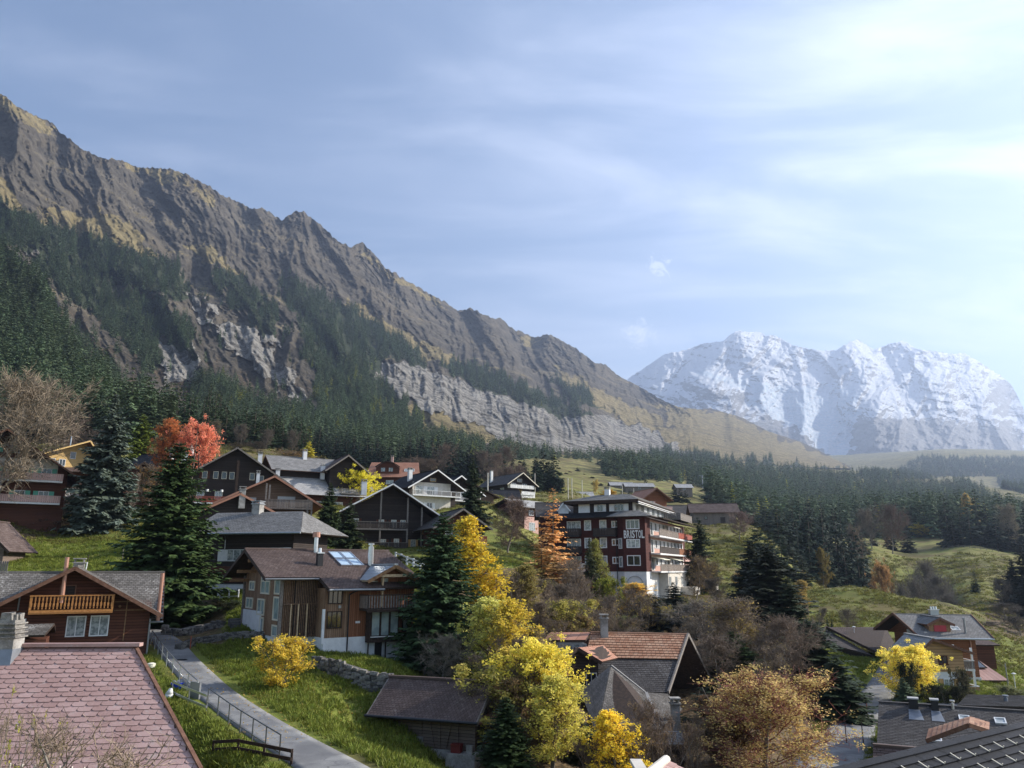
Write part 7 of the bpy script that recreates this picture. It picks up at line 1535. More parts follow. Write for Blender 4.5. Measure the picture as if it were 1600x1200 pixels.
PR['narrow'] = tree_protos('narrow', 19, 11000, .0145, 1400, .040, shape='upright', limbs=32, low=.08, W=.17, rise=1.7, subs=6)
PR['thin'] = tree_protos('thin', 31, 2000, .0115, 6000, .050, shape='round', limbs=26, low=.14, W=.33, rise=1.0, subsubs=6)
PR['bush'] = tree_protos('bush', 44, 7000, .026, 1800, .07, shape='round', limbs=34, low=.06, W=.42, rise=.9, stems=4, subsubs=4)
PR['bare'] = tree_protos('bare', 51, 0, 0, 9000, shape='round', limbs=26, low=.20, W=.42, rise=.9, subsubs=7, subs=8)
PR['bare_upright'] = tree_protos('bare_upright', 57, 0, 0, 7500, shape='upright', limbs=26, low=.14, W=.28, rise=1.5, subsubs=6)
PR['thicket'] = tree_protos('thicket', 63, 900, .014, 6000, .08, shape='upright', limbs=40, low=.08, W=.34, rise=1.3, stems=5, subs=6)
PR['wispy'] = tree_protos('wispy', 71, 0, 0, 1100, shape='upright', limbs=22, low=.04, W=.40, rise=1.3, subsubs=3, subs=5, stems=3)
PR['leafy_wisp'] = tree_protos('leafy_wisp', 73, 420, .020, 800, .05, shape='upright', limbs=18, low=.04, W=.36, rise=1.3, subsubs=2, subs=4, stems=3)

def base_h(px, top, Y):
    p = pix(px, top, Y); g = gz(p[0], p[1]); return Vector((p[0], p[1], g)), p[2]-g
def pxm(Y): return Y/FP/1.0
def put_tree(name, px, top, Y, w, label, cat, meshes, protow, tint=None, twig=None, group=None, hmin=1.0, lean=0):
    Y = float(DY(Y)); b, h = base_h(px, top, Y); h = max(h, hmin); W = w*pxm(Y)
    e = thing(name, b-Vector((0, 0, .05*h*.3)), label, cat, yaw=rnd.uniform(0, 360), group=group)
    e.rotation_euler = (R(lean*rnd.uniform(-1, 1)), R(lean*rnd.uniform(-1, 1)), rnd.uniform(0, 6.28))
    for nm, me, colr, xy in meshes:
        if me is None: continue
        o = link(nm, me, e); k = W/protow
        if xy: o.scale = (k, k, h)
        else: kk = min(k, h*1.3); o.scale = (kk, kk, h)
        if colr: o.color = (*colr, 1)
    return e
DG = (.040, .062, .026); 
def spruce(px, top, Y, w, label, tint=DG, proto=None, group=None, name='spruce_tree', cat='spruce tree', thin=False, mid=False):
    me = proto if proto is not None else rnd.choice(SPR_THIN if thin else (SPM if mid else SPR[:3]))
    return put_tree(name, px, top, Y, w, label, cat, [('trunk', TRK, None, 0), ('crown', me, tint, 1)], .36, group=group, lean=1.2)
def decid(kind, px, top, Y, w, label, tint=(.5, .36, .08), twig=(.16, .13, .10), group=None, name=None, cat=None, leaves=True):
    p = PR[kind]; bush_ = kind in ('bush', 'thicket')
    return put_tree(name or ('bush' if bush_ else 'deciduous_tree'), px, top, Y, w, label, cat or ('bush' if bush_ else 'tree'),
                    [('trunk', p['trunk'], None, 1), ('branches', p['branches'], twig, 1), ('leaves', p['leaves'] if leaves else None, tint, 1)], p['w'], group=group)
# ---------------------------------------------------------------- single conifers
YW = (.62, .44, .05); GOLD = (.62, .42, .10); YG = (.46, .44, .09); OR = (.58, .28, .07); RUST = (.30, .13, .05); TAN = (.34, .25, .14)
spruce(285, 686, 60, 152, 'huge dark green spruce at the head of the path beside the white-based chalet', proto=SPR[3], tint=(.064, .098, .034))
spruce(307, 648, 78, 62, 'spruce with a thin spiky top showing in front of the red maple', thin=True, tint=(.034, .046, .018))
spruce(181, 612, 92, 92, 'silvery blue spruce behind the left end of the picket fence', tint=(.135, .17, .14), proto=SPR[0], name='blue_spruce')
spruce(40, 756, 100, 52, 'small green fir beside the yellow bush under the balcony chalet', tint=(.05, .08, .03))
spruce(517, 752, 84, 46, 'slim spruce left of its shorter twin beside the black chalet', tint=(.05, .075, .03))
spruce(547, 776, 80, 42, 'shorter slim spruce at the hedge of the black chalet', tint=(.05, .075, .03))
spruce(692, 796, 50, 128, 'large dark spruce right of the wooden chalet with the skylights', proto=SPR[3], tint=(.050, .080, .034))
spruce(742, 712, 105, 52, 'tall ragged spruce standing above the dark chalets in the village centre', proto=SPR[1], tint=(.044, .062, .03))
spruce(1090, 806, 118, 46, 'dark pine against the right end of the hotel', proto=SPR[2], tint=(.045, .065, .03))
spruce(1168, 838, 88, 62, 'dark pine on the left of the big pine clump right of the hotel', proto=SPR[2], tint=(.045, .06, .034))
spruce(1196, 846, 80, 96, 'broad dark pine, tallest of the clump right of the hotel', proto=SPR[2], tint=(.05, .062, .036))
spruce(1232, 900, 74, 84, 'dark spruce behind the white wall on the slope right of centre', proto=SPR[1], tint=(.035, .05, .024))
spruce(1262, 968, 63, 100, 'dark spruce above the grassy bank by the road', proto=SPR[2], tint=(.03, .045, .02))
spruce(1303, 1022, 57, 92, 'drooping dark spruce lowest on the bank beside the road', proto=SPR[1], tint=(.03, .045, .02))
spruce(1052, 908, 84, 62, 'dark spruce in the gully below the hotel terrace', proto=SPR[1], tint=(.02, .032, .018))
spruce(1018, 926, 82, 80, 'squat blackish spruce left of another in the gully below the hotel', proto=SPR[2], tint=(.018, .028, .016))
spruce(1078, 940, 78, 60, 'blackish spruce lowest in the gully below the hotel', proto=SPR[2], tint=(.02, .03, .018))
spruce(790, 1086, 36, 74, 'dense dark green thuja at the corner of the shaded barn', proto=SPR[3], tint=(.035, .06, .02), name='thuja', cat='conifer')
spruce(912, 1128, 39, 60, 'small spruce under the roof of the house with many gables', proto=SPR[2], tint=(.03, .048, .022))
spruce(1143, 985, 60, 84, 'yew with a bright green top left of the rust-leaved trees', proto=SPR[3], tint=(.06, .10, .03), name='yew', cat='conifer')
spruce(1112, 1058, 48, 70, 'drooping green spruce at the gable of the many-roofed house', proto=SPR[2], tint=(.035, .055, .024))
spruce(1411, 1058, 60, 38, 'small pale grey-green fir between the road and the yellow tree', proto=SPR[0], tint=(.12, .16, .09))
spruce(1520, 887, 200, 15, 'small lone spruce on the far meadow above the right-hand chalet', mid=True)
spruce(1476, 904, 192, 15, 'smallest spruce on the shaded far slope', mid=True)
spruce(1388, 818, 335, 23, 'left one of two neat spruces on the far meadow edge', mid=True, tint=(.03, .045, .025))
spruce(1415, 820, 335, 26, 'right one of two neat spruces on the far meadow edge', mid=True, tint=(.03, .045, .025))
spruce(1362, 830, 330, 16, 'little spruce next to the two neat ones on the far meadow edge', mid=True, tint=(.03, .045, .025))
for px, tp, Y, w in ((1424, 784, 420, 26), (1444, 796, 430, 22), (1474, 774, 345, 32), (1497, 800, 340, 26), (1520, 762, 345, 38), (1539, 782, 345, 30), (1560, 768, 345, 34), (1582, 790, 345, 28), (1598, 782, 330, 30), (1510, 790, 335, 30), (1551, 800, 335, 30), (1486, 812, 338, 24), (1572, 812, 335, 26)):
    spruce(px, tp, Y, w, 'tall dark spruce in the row at the top of the far right meadow', mid=True, tint=(.036, .052, .036), group='spruces above the far right meadow')
for px, tp, Y, w in ((1592, 848, 172, 58), (1576, 872, 168, 44), (1612, 835, 168, 60), (1598, 900, 150, 46)):
    spruce(px, tp, Y, w, 'dark spruce in the clump at the right edge of the view', tint=(.026, .036, .026), group='spruces at the right edge')
for px, tp, Y, w in ((1182, 812, 172, 34), (1201, 824, 166, 34), (1219, 836, 160, 34), (1237, 852, 155, 32), (1253, 866, 150, 30), (1208, 842, 158, 30)):
    spruce(px, tp, Y, w, 'dark spruce on the crest between the hotel and the near meadow', mid=True, tint=(.040, .062, .036), group='spruces on the crest')
# stand of dark conifers right of the hotel
for i in range(46):
    px = 1168+rnd.random()*178; f = (px-1168)/178
    tp = 808-22*math.sin(f*3.0)+rnd.uniform(-8, 30)+(22 if px > 1310 else 0); Y = rnd.uniform(205, 290)
    spruce(px, tp, Y, rnd.uniform(26, 36), 'dark spruce in the dense stand between the hotel and the far meadow', mid=True, tint=(.036, .056, .036), group='spruces of the dense stand')
for px, tp, Y in ((1195, 836, 190), (1225, 842, 188), (1262, 830, 196), (1290, 836, 200), (1318, 850, 205), (1345, 842, 215), (1246, 858, 185), (1338, 822, 240)):
    spruce(px, tp, Y, 34, 'dark spruce along the front edge of the dense stand', mid=True, tint=(.036, .056, .034), group='spruces along the front of the stand')
# belt of conifers behind the village
BT = [(150,625),(200,592),(260,585),(330,602),(360,620),(430,628),(480,655),(520,676),(600,680),(680,672),(730,690),(800,705),(870,712)]
for i in range(176):
    px = 165+rnd.random()*700; tl = float(np.interp(px, [a for a, b in BT], [b for a, b in BT])); row = rnd.random()
    Y = 212+70*row+(0 if px < 500 else 55); tp = tl+rnd.uniform(-4, 12)+(1-row)*rnd.uniform(5, 34)*(1 if px < 500 else .55)
    b, h = base_h(px, tp, float(DY(Y)))
    if h < 8: continue
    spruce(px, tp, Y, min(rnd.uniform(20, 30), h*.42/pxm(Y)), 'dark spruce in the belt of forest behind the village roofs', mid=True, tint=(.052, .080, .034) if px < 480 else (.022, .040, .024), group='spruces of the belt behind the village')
for px, tp, Y, w in ((865, 705, 265, 30), (850, 700, 270, 34), (836, 712, 255, 28), (812, 725, 250, 18), (825, 730, 245, 16), (873, 742, 300, 16), (872, 735, 310, 18)):
    spruce(px, tp, Y, w, 'dark spruce at the right end of the forest belt above the hillside chalet', mid=True, tint=(.024, .04, .022), group='spruces at the right end of the belt')
for px, tp, Y, w in ((902, 730, 640, 8), (925, 746, 520, 8), (890, 738, 560, 6), (912, 740, 560, 7), (985, 742, 620, 6), (1009, 744, 480, 11), (927, 752, 430, 13), (938, 754, 440, 9), (884, 745, 520, 8), (1003, 770, 330, 9)):
    spruce(px, tp, Y, w, 'tiny lone spruce on the far olive meadow left of the hotel roof', mid=True, tint=(.045, .06, .035), group='lone spruces on the far meadow')
for px, tp, Y, w in ((1052, 757, 330, 15), (1062, 762, 330, 15), (1071, 765, 335, 14), (1045, 772, 320, 14), (984, 762, 330, 18), (972, 768, 320, 18), (996, 768, 325, 16), (1030, 768, 330, 14), (1110, 775, 360, 12)):
    spruce(px, tp, Y, w, 'dark spruce in the little groups behind the hotel roof', mid=True, tint=(.035, .05, .03), group='spruces behind the hotel roof')
# ---------------------------------------------------------------- single broadleaved trees
decid('bare', 22, 566, 88, 190, 'big bare grey-brown tree at the left edge above the balcony chalet', twig=(.30, .25, .19))
decid('bare', 112, 640, 140, 60, 'bare brown tree behind the chalet with the yellow gable', twig=(.17, .13, .11), group=None)
decid('bare', 150, 668, 150, 50, 'low bare tree left of the silvery spruce', twig=(.16, .13, .11))
decid('bare', 124, 742, 99, 66, 'bare spreading tree behind the middle of the picket fence', twig=(.20, .18, .16))
decid('bare_upright', 207, 735, 98, 34, 'thin bare tree at the right end of the picket fence', twig=(.26, .22, .18))
spruce(226, 645, 135, 44, 'light green larch between the silvery spruce and the maples', thin=False, tint=(.22, .30, .05), proto=SPR[2], name='larch_tree', cat='larch')
decid('upright', 264, 654, 120, 52, 'orange-leaved maple left of the red one', tint=(.95, .42, .14))
decid('round', 320, 652, 120, 66, 'bright coral-red maple above the dark roofs', tint=(1.0, .36, .27), twig=(.2, .1, .08))
decid('thin', 243, 722, 102, 52, 'orange-brown half-bare tree left of the huge spruce', tint=(.60, .36, .14))
decid('thin', 436, 698, 138, 84, 'tan and gold half-bare tree behind the village roofs', tint=(.52, .36, .14), twig=(.24, .19, .14))
spruce(484, 688, 142, 28, 'small lemon-yellow larch behind the grey-roofed chalets', tint=(.62, .50, .08), proto=SPR[2], name='larch_tree', cat='larch')
decid('round', 568, 728, 122, 66, 'round lime-yellow tree beside the terracotta-roofed house', tint=(.85, .70, .09))
for k, (px, tp, Y, w) in enumerate(((655, 712, 240, 34), (676, 716, 240, 34), (636, 714, 245, 26), (700, 690, 285, 34), (775, 705, 265, 30), (790, 725, 235, 36), (765, 728, 230, 30), (806, 722, 240, 30), (795, 692, 300, 34), (755, 700, 290, 30))):
    decid('bare', px, tp, Y, w, 'bare grey-brown tree at the edge of the forest belt', twig=(.20, .155, .13), group='bare trees along the forest belt')
for k, (px, tp, Y, w) in enumerate(((342, 655, 215, 30), (380, 660, 215, 26), (405, 690, 205, 40), (365, 690, 200, 40), (460, 670, 225, 26), (268, 640, 235, 26), (250, 660, 215, 30), (418, 668, 218, 22))):
    decid('thin' if k % 3 == 0 else 'bare', px, tp, Y, w, 'bare tree mixed into the dark forest belt above the maples', tint=(.40, .34, .10), twig=(.15, .13, .11), group='bare trees above the maples')
spruce(862, 758, 92, 70, 'tall orange larch left of the hotel', thin=True, tint=(1.15, .66, .26), proto=SPR_THIN[1], name='larch_tree', cat='larch')
spruce(846, 826, 85, 84, 'rust-brown larch below the orange one left of the hotel', thin=True, tint=(.50, .27, .12), proto=SPR_THIN[0], name='larch_tree', cat='larch')
decid('thin', 793, 768, 96, 66, 'purple-brown half-bare tree between the tall spruce and the orange larch', tint=(.20, .13, .10), twig=(.20, .15, .13))
decid('narrow', 757, 806, 56, 84, 'brilliant yellow narrow tree right of the large dark spruce', tint=(1.15, .93, .10))
decid('upright', 772, 932, 47, 92, 'pale yellow-green tree under the brilliant yellow one', tint=(.74, .68, .22))
decid('upright', 808, 935, 45, 84, 'golden orange-yellow tree behind the big yellow-green one', tint=(1.05, .84, .13))
decid('round', 846, 985, 40, 124, 'big yellow-green round tree in the bottom middle', tint=(.95, .74, .15), twig=(.16, .11, .09))
decid('upright', 862, 1052, 37, 90, 'yellow-green tree standing in front of the big round one in the bottom middle', tint=(.80, .68, .18), twig=(.16, .12, .10))
decid('upright', 800, 1010, 41, 70, 'golden leafy tree at the right corner of the barn roof', tint=(.95, .74, .16), twig=(.16, .12, .10))
decid('thicket', 810, 1120, 40, 90, 'bare brambly thicket at the foot of the big yellow-green tree', tint=(.40, .33, .12), twig=(.19, .15, .12))
decid('upright', 815, 882, 64, 64, 'olive-yellow sparse tree above the golden ones', tint=(.46, .40, .14), twig=(.22, .18, .14))
for px, tp, Y, w in ((838, 892, 72, 70), (868, 900, 70, 66), (890, 872, 84, 70), (915, 884, 82, 60), (905, 905, 68, 80), (850, 935, 62, 70), (935, 925, 72, 60), (880, 930, 66, 60), (960, 945, 68, 50)):
    decid('thicket' if rnd.random() < .5 else 'bare_upright', px, tp, Y, w, 'bare grey-brown tree in the gully thicket left of the hotel', tint=(.42, .30, .14), twig=(.25, .205, .165), group='bare trees of the gully thicket')
decid('thin', 900, 868, 90, 44, 'brown half-bare tree in front of the left balconies of the hotel', tint=(.44, .25, .10), twig=(.2, .15, .12))
spruce(921, 838, 91, 30, 'slim green spruce before the hotel front', tint=(.10, .12, .05), proto=SPR[0])
decid('narrow', 940, 842, 92, 34, 'slim yellow-green tree before the hotel front', tint=(.36, .36, .11), twig=(.22, .18, .12))
decid('upright', 931, 905, 92, 46, 'orange-red tree below the hotel corner', tint=(.64, .27, .10))
decid('bush', 950, 898, 88, 44, 'bright green and yellow bush below the hotel corner', tint=(.34, .40, .07))
decid('upright', 985, 910, 90, 62, 'tree with orange and gold leaves in front of the hotel base', tint=(.95, .58, .16))
decid('thin', 962, 930, 78, 60, 'gold-speckled tree behind the tiled roof with the chimney', tint=(.66, .45, .12), twig=(.2, .16, .12))
decid('thin', 1085, 862, 105, 44, 'sparse gold tree at the right end of the hotel balconies', tint=(.52, .40, .15), twig=(.2, .16, .12))
decid('thin', 1108, 872, 112, 36, 'slim sparse yellow tree right of the hotel', tint=(.46, .40, .14), twig=(.2, .16, .12))
decid('bare', 1102, 930, 70, 96, 'pale bare tree in front of the hotel terrace', twig=(.30, .27, .23))
decid('bare_upright', 1126, 900, 92, 50, 'grey bare tree above the pale one right of the terrace', twig=(.20, .17, .14))
decid('thin', 1172, 925, 62, 130, 'brown half-bare tree with gold specks right of the gully spruces', tint=(.44, .33, .12), twig=(.27, .215, .165))
decid('bare', 1120, 985, 58, 90, 'bare brown tree behind the gable of the many-roofed house', twig=(.25, .20, .16))
decid('bare', 1215, 955, 60, 90, 'bare purplish tree left of the dark roadside spruces', twig=(.27, .21, .165))
decid('broad', 1192, 1032, 39, 188, 'huge rust and gold tree filling the bottom right of centre', tint=(1.05, .84, .36), twig=(.30, .12, .10))
decid('upright', 958, 1108, 36, 78, 'small bright yellow tree in front of the grey-shingled roof', tint=(1.15, .80, .10))
for px, tp, Y, w in ((1015, 1090, 37, 70), (1045, 1105, 37, 60), (985, 1120, 36, 60), (930, 1150, 36, 60), (1080, 1120, 38, 60)):
    decid('thicket', px, tp, Y, w, 'leafless twiggy bush growing before the grey-shingled roof', tint=(.36, .25, .14), twig=(.22, .17, .14), group='twiggy bushes before the grey-shingled roof')
decid('round', 1405, 1000, 64, 84, 'neat round yellow tree beside the right-hand chalet', tint=(1.05, .80, .19), twig=(.12, .09, .07))
decid('round', 1445, 817, 395, 36, 'small yellow umbrella-shaped tree on the far meadow edge', tint=(.66, .50, .10))
decid('round', 1377, 870, 205, 32, 'pale orange tree at the right corner of the dark stand', tint=(.66, .42, .18))
decid('upright', 1282, 855, 196, 20, 'dull yellow tree inside the dark stand', tint=(.34, .28, .08))
decid('narrow', 1247, 906, 120, 30, 'weeping orange-brown birch at the top of the near meadow', tint=(.52, .36, .15))
decid('bare_upright', 1275, 946, 100, 26, 'thin bare tree on the near meadow left of the wooded bank', twig=(.24, .21, .17))
decid('bare', 1326, 948, 102, 30, 'second bare tree on the near meadow behind the brown roof', twig=(.24, .21, .17))
decid('bare', 1385, 782, 310, 48, 'big brown bare tree in front of the hazy forest', twig=(.20, .15, .125))
decid('bare', 1355, 790, 305, 40, 'grey bare tree left of the big brown one in front of the hazy forest', twig=(.22, .19, .16))
decid('thin', 1330, 812, 230, 34, 'small tan tree rising from the dark stand', tint=(.36, .30, .16), twig=(.24, .2, .17))
decid('bare', 1152, 796, 178, 40, 'pinkish bare tree right of the grey barn', twig=(.28, .21, .19))
for px, tp, Y, w in ((1440, 868, 205, 46), (1425, 895, 180, 40), (1460, 890, 190, 44), (1475, 912, 175, 34), (1405, 905, 175, 30), (1480, 925, 165, 40)):
    decid('bare', px, tp, Y, w, 'grey bare tree in the shady hollow beyond the near meadow', twig=(.22, .20, .175), group='bare trees in the shady hollow')
for px, tp, Y, w in ((1565, 940, 140, 50), (1590, 960, 125, 50), (1545, 985, 120, 40), (1580, 1000, 112, 40), (1560, 900, 165, 30)):
    decid('bare', px, tp, Y, w, 'dim bare tree on the wooded bank at the right edge', twig=(.15, .135, .12), group='bare trees on the right bank')
decid('upright', 1508, 770, 400, 18, 'peach-coloured tree among the far right spruces', tint=(.52, .34, .17))
decid('thin', 1572, 782, 342, 40, 'pale half-bare tree among the far right spruces', tint=(.42, .36, .24), twig=(.3, .27, .22))
decid('upright', 952, 764, 215, 30, 'small orange tree left of the hotel roof', tint=(.70, .42, .08))
decid('round', 930, 748 + 0, 330, 9, 'dot-like orange tree on the far meadow', tint=(.6, .42, .15))
decid('upright', 1055, 798, 240, 9, 'small round yellow tree behind the hotel penthouse', tint=(.64, .46, .14))
decid('upright', 1080, 792, 235, 11, 'yellow tree next to the small barn behind the hotel', tint=(.62, .48, .16))
decid('bush', 448, 990, 41, 78, 'yellow-leaved bush in the middle of the shaded lawn', tint=(.85, .62, .10))
decid('bush', 66, 780, 104, 40, 'yellow bush beside the small green fir at the picket fence', tint=(.80, .60, .10))
decid('bush', 173, 786, 101, 10, 'narrow yellow shrub behind the picket fence', tint=(.76, .60, .06))
decid('bush', 749+60, 764, 205, 14, 'round olive-brown bush in front of the hillside chalet', tint=(.26, .20, .05))
decid('bush', 1500, 1040, 63, 30, 'grey-green shrub at the white corner of the right-hand chalet', tint=(.13, .13, .08))
decid('bush', 1585, 1070, 70, 50, 'pale green shrub at the right edge behind the grey roof', tint=(.28, .30, .16))
for px, tp, Y, w in ((585, 860, 83, 30), (600, 862, 82, 30), (650, 872, 80, 36), (670, 876, 79, 30), (635, 870, 81, 30)):
    decid('bush', px, tp, Y, w, 'grey-green bush below the balconies of the black chalet', tint=(.10, .12, .07), group='bushes below the black chalet')
for px, tp, Y, w in ((20, 795, 96, 40), (50, 805, 92, 50), (90, 808, 93, 50), (120, 812, 92, 40), (0, 790, 96, 40), (145, 815, 94, 40), (150, 775, 104, 40), (200, 778, 104, 30), (215, 765, 108, 40), (95, 780, 106, 40)):
    decid('thicket', px, tp, Y, w, 'low brown scrub on the bank around the picket fence', tint=(.24, .18, .09), twig=(.17, .13, .10), group='scrub around the picket fence')
for px, tp, Y, w in ((360, 960, 60, 30), (345, 958, 61, 24)):
    decid('bush', px, tp, Y, w, 'dark grey-green shrub at the foot of the huge spruce', tint=(.07, .09, .05), group='shrubs at the foot of the huge spruce')
decid('bare', 690, 985, 47, 80, 'pale bare tree in front of the large dark spruce', twig=(.30, .27, .22))
decid('bush', 1420, 1030, 62, 34, 'dark green shrub under the round yellow tree', tint=(.04, .055, .03))
for px in (1455, 1474, 1493): decid('bush', px, 1068, 61, 26, 'dark trimmed shrub along the terrace of the right-hand chalet', tint=(.035, .045, .025), group='shrubs along the chalet terrace')
for px, tp in ((1292, 962), (1299, 966)): spruce(px, tp, 98, 7, 'thin dark juniper on the near meadow', group='junipers on the near meadow', name='juniper', cat='juniper')
# shrub beside the camera's terrace: its twigs reach over the pink roof
for px, tp, Y, w in ((50, 1085, 9.5, 190), (150, 1100, 9.8, 230)):
    decid('wispy', px, tp, Y, w, 'wispy leafless shrub in front of the pink tiled roof', twig=(.34, .27, .21), group='wispy shrubs in front of the pink roof', name='bush', cat='bush')
decid('leafy_wisp', 12, 1066, 9.2, 130, 'shrub with a few yellow-green leaves at the bottom left corner', tint=(.50, .48, .08), twig=(.30, .24, .18), name='bush', cat='bush')
decid('leafy_wisp', 75, 1110, 9.9, 90, 'shrub carrying the yellow leaves before the pink roof', tint=(.52, .50, .06), twig=(.30, .24, .18), name='bush', cat='bush')

# undergrowth in the gully
ug = []
for i in range(95):
    px = rnd.uniform(775, 1265); py = rnd.uniform(915, 1195); Yb = rnd.uniform(44, 118)*(1.0 if py < 1050 else .75)
    hh = hit(px, py, 36, 200)
    if hh.y > 175 or hh.y < 38: continue
    if any(abs(hh.x-hx) < hw and abs(hh.y-hy) < hd for hx, hy, hw, hd in ((11, 62, 10, 11), (22, 135, 14, 20), (27, 120, 8, 30))): continue
    if px > 1225 and py > 1040: continue
    w_ = rnd.uniform(2.6, 5.0); cn_, tint_ = rnd.choice([('tan', (.42, .30, .14)), ('dull brown', (.34, .26, .13)), ('olive', (.20, .22, .09)), ('yellowish', (.46, .38, .12)), ('dark brown', (.28, .18, .10)), ('golden', (.70, .50, .15))])
    e_ = thing('bush', hh, 'low tangled '+cn_+' bush in the undergrowth of the gully', 'bush', rnd.uniform(0, 360), 'undergrowth of the gully'); p_ = PR[rnd.choice(['thicket', 'thicket', 'thicket', 'bush'])]; k_ = w_/p_['w']
    for nm, me, cc_ in (('trunk', p_['trunk'], None), ('branches', p_['branches'], (.24, .195, .155)), ('leaves', p_['leaves'], tint_)):
        o = link(nm, me, e_); o.scale = (k_, k_, rnd.uniform(.7, 1.0)*w_)
        if cc_: o.color = (*cc_, 1)
# ---------------------------------------------------------------- forests too many to count: one object each, real instanced conifers
FC = bpy.data.collections.new('conifer_kinds')
for k, me in enumerate(FARS):
    o = bpy.data.objects.new('conifer', me); o.color = (.036, .056, .032, 1); FC.objects.link(o)
def forest(name, pts, hs, ws, seed=0):
    me = bpy.data.meshes.new(name); me.vertices.add(len(pts)); me.vertices.foreach_set('co', np.asarray(pts, np.float32).ravel())
    a = me.attributes.new('sc', 'FLOAT_VECTOR', 'POINT'); s = np.stack([ws, ws, hs], -1); a.data.foreach_set('vector', s.astype(np.float32).ravel())
    o = link(name, me, kind='stuff')
    ng = bpy.data.node_groups.new(name, 'GeometryNodeTree')
    ng.interface.new_socket('Geometry', in_out='INPUT', socket_type='NodeSocketGeometry'); ng.interface.new_socket('Geometry', in_out='OUTPUT', socket_type='NodeSocketGeometry')
    gi = ng.nodes.new('NodeGroupInput'); go = ng.nodes.new('NodeGroupOutput'); ip = ng.nodes.new('GeometryNodeInstanceOnPoints')
    ci = ng.nodes.new('GeometryNodeCollectionInfo'); ci.inputs['Collection'].default_value = FC; ci.inputs['Separate Children'].default_value = True; ci.inputs['Reset Children'].default_value = True
    na_ = ng.nodes.new('GeometryNodeInputNamedAttribute'); na_.data_type = 'FLOAT_VECTOR'; na_.inputs['Name'].default_value = 'sc'
    rv_ = ng.nodes.new('FunctionNodeRandomValue'); rv_.data_type = 'FLOAT_VECTOR'; rv_.inputs['Max'].default_value = (0.05, 0.05, 6.28)
    L = ng.links.new; L(gi.outputs[0], ip.inputs['Points']); L(ci.outputs[0], ip.inputs['Instance']); ip.inputs['Pick Instance'].default_value = True
    L(na_.outputs[0], ip.inputs['Scale']); L(rv_.outputs[0], ip.inputs['Rotation']); L(ip.outputs[0], go.inputs[0])
    md = o.modifiers.new('instances', 'NODES'); md.node_group = ng; return o
def scatter(P, mask, n, seed, jit=1):
    """n random points on the grid P where mask (0..1) allows, even in the picture"""
    r = np.random.RandomState(seed); h, w = mask.shape
    pr = mask.ravel().astype(float); pr /= pr.sum(); k = r.choice(h*w, n, p=pr); i, j = k//w, k % w
    i = np.minimum(i, h-2); j = np.minimum(j, w-2); a, b = r.rand(n, 1), r.rand(n, 1)
    p = P[i, j]*(1-a)*(1-b)+P[i, j+1]*a*(1-b)+P[i+1, j]*(1-a)*b+P[i+1, j+1]*a*b
    return p, r, (i, j)
# on the mountain
dens = np.where(fo, 1., 0)*sstep(-.22, .12, fbm(UU/15-PYm/40, PYm/24, 4, .6)+.10)
dens = dens+.22*(hgt > 170)*(UU < 900)*sstep(.0, .3, fbm(UU/30+4, PYm/30, 3))*(~gs)
dens = dens*(UU > -200)*(PYm < 722)*np.where(cl, .12, 1)
pts, r_, ij = scatter(Pm, dens, 9500, 5)
h = (15+13*r_.rand(len(pts)))*np.clip(pts[:, 1]/1500, .75, 1.15); pts[:, 2] -= 1.2
forest('mountain_forest', pts, h, h*(.85+.3*r_.rand(len(pts))))
# on the spur, far left
ds = sstep(-.6, -.2, fbm(US/16, PYs/16, 3))*(US > -260); pts, r_, ij = scatter(Ps, ds, 2600, 6)
h = 13+10*r_.rand(len(pts)); pts[:, 2] -= 1; forest('spur_forest', pts, h, h*(.9+.3*r_.rand(len(pts))))
# on the far hills to the right
HF = [[(880,716),(940,724),(1100,722),(1250,734),(1350,746),(1400,752),(1480,758),(1512,754),(1522,760),(1545,782),(1600,800),(1700,800),(1700,840),(1340,840),(1170,846),(1128,812),(1108,800),(1098,766),(1062,752),(1000,752),(944,744),(934,724),(880,716)],
      [(1325,744),(1395,738),(1440,716),(1540,716),(1700,720),(1700,772),(1600,772),(1565,764),(1548,744),(1500,745),(1400,750)]]
wgx, wgy = warp(gp, gq, 14, 9, 5)
hf = np.zeros(gp.shape, bool)
for p in HF: hf |= inpoly(wgx, wgy, p)
for p in ([(1390,735),(1440,714),(1470,712),(1462,722),(1410,738)],): hf &= ~inpoly(wgx, wgy, p)
hf &= (YY > 420)
# even in the picture: weight by projected cell area
ag = np.abs(np.gradient(gp, axis=1)*np.gradient(gq, axis=0)-np.gradient(gp, axis=0)*np.gradient(gq, axis=1))
Pg = np.stack([XX, YY, ZZ], -1)
dh = hf*np.clip(ag, .02, None)*sstep(-.6, -.25, fbm(gp/26, gq/9, 4)+.18); pts, r_, ij = scatter(Pg, dh, 10000, 7)
h = 11+17*r_.rand(len(pts))**1.3; pts[:, 2] -= 1.5
forest('hillside_forest', pts, h, h*(.95+.3*r_.rand(len(pts))))
h2 = inpoly(wgx, wgy, HF[1])*(YY > 1500)*np.clip(ag, .02, None)*sstep(-.5, -.1, fbm(gp/12, gq/6, 3)); pts, r_, ij = scatter(Pg, h2, 3800, 27); h = 15+12*r_.rand(len(pts)); pts[:, 2] -= 1.5
forest('distant_forest', pts, h, h*1.25)
V_, F_, r_h, e_h, L_h, a_h = HEDGE
o = link('leaves', tri_mesh('hedge_leaves', V_, F_, r_h, 'leaf'), e_h); o.color = (.14, .22, .04, 1)
b = MB(); d_ = Vector((math.cos(a_h), math.sin(a_h), 0)); s_ = Vector((-d_.y, d_.x, 0))*.45
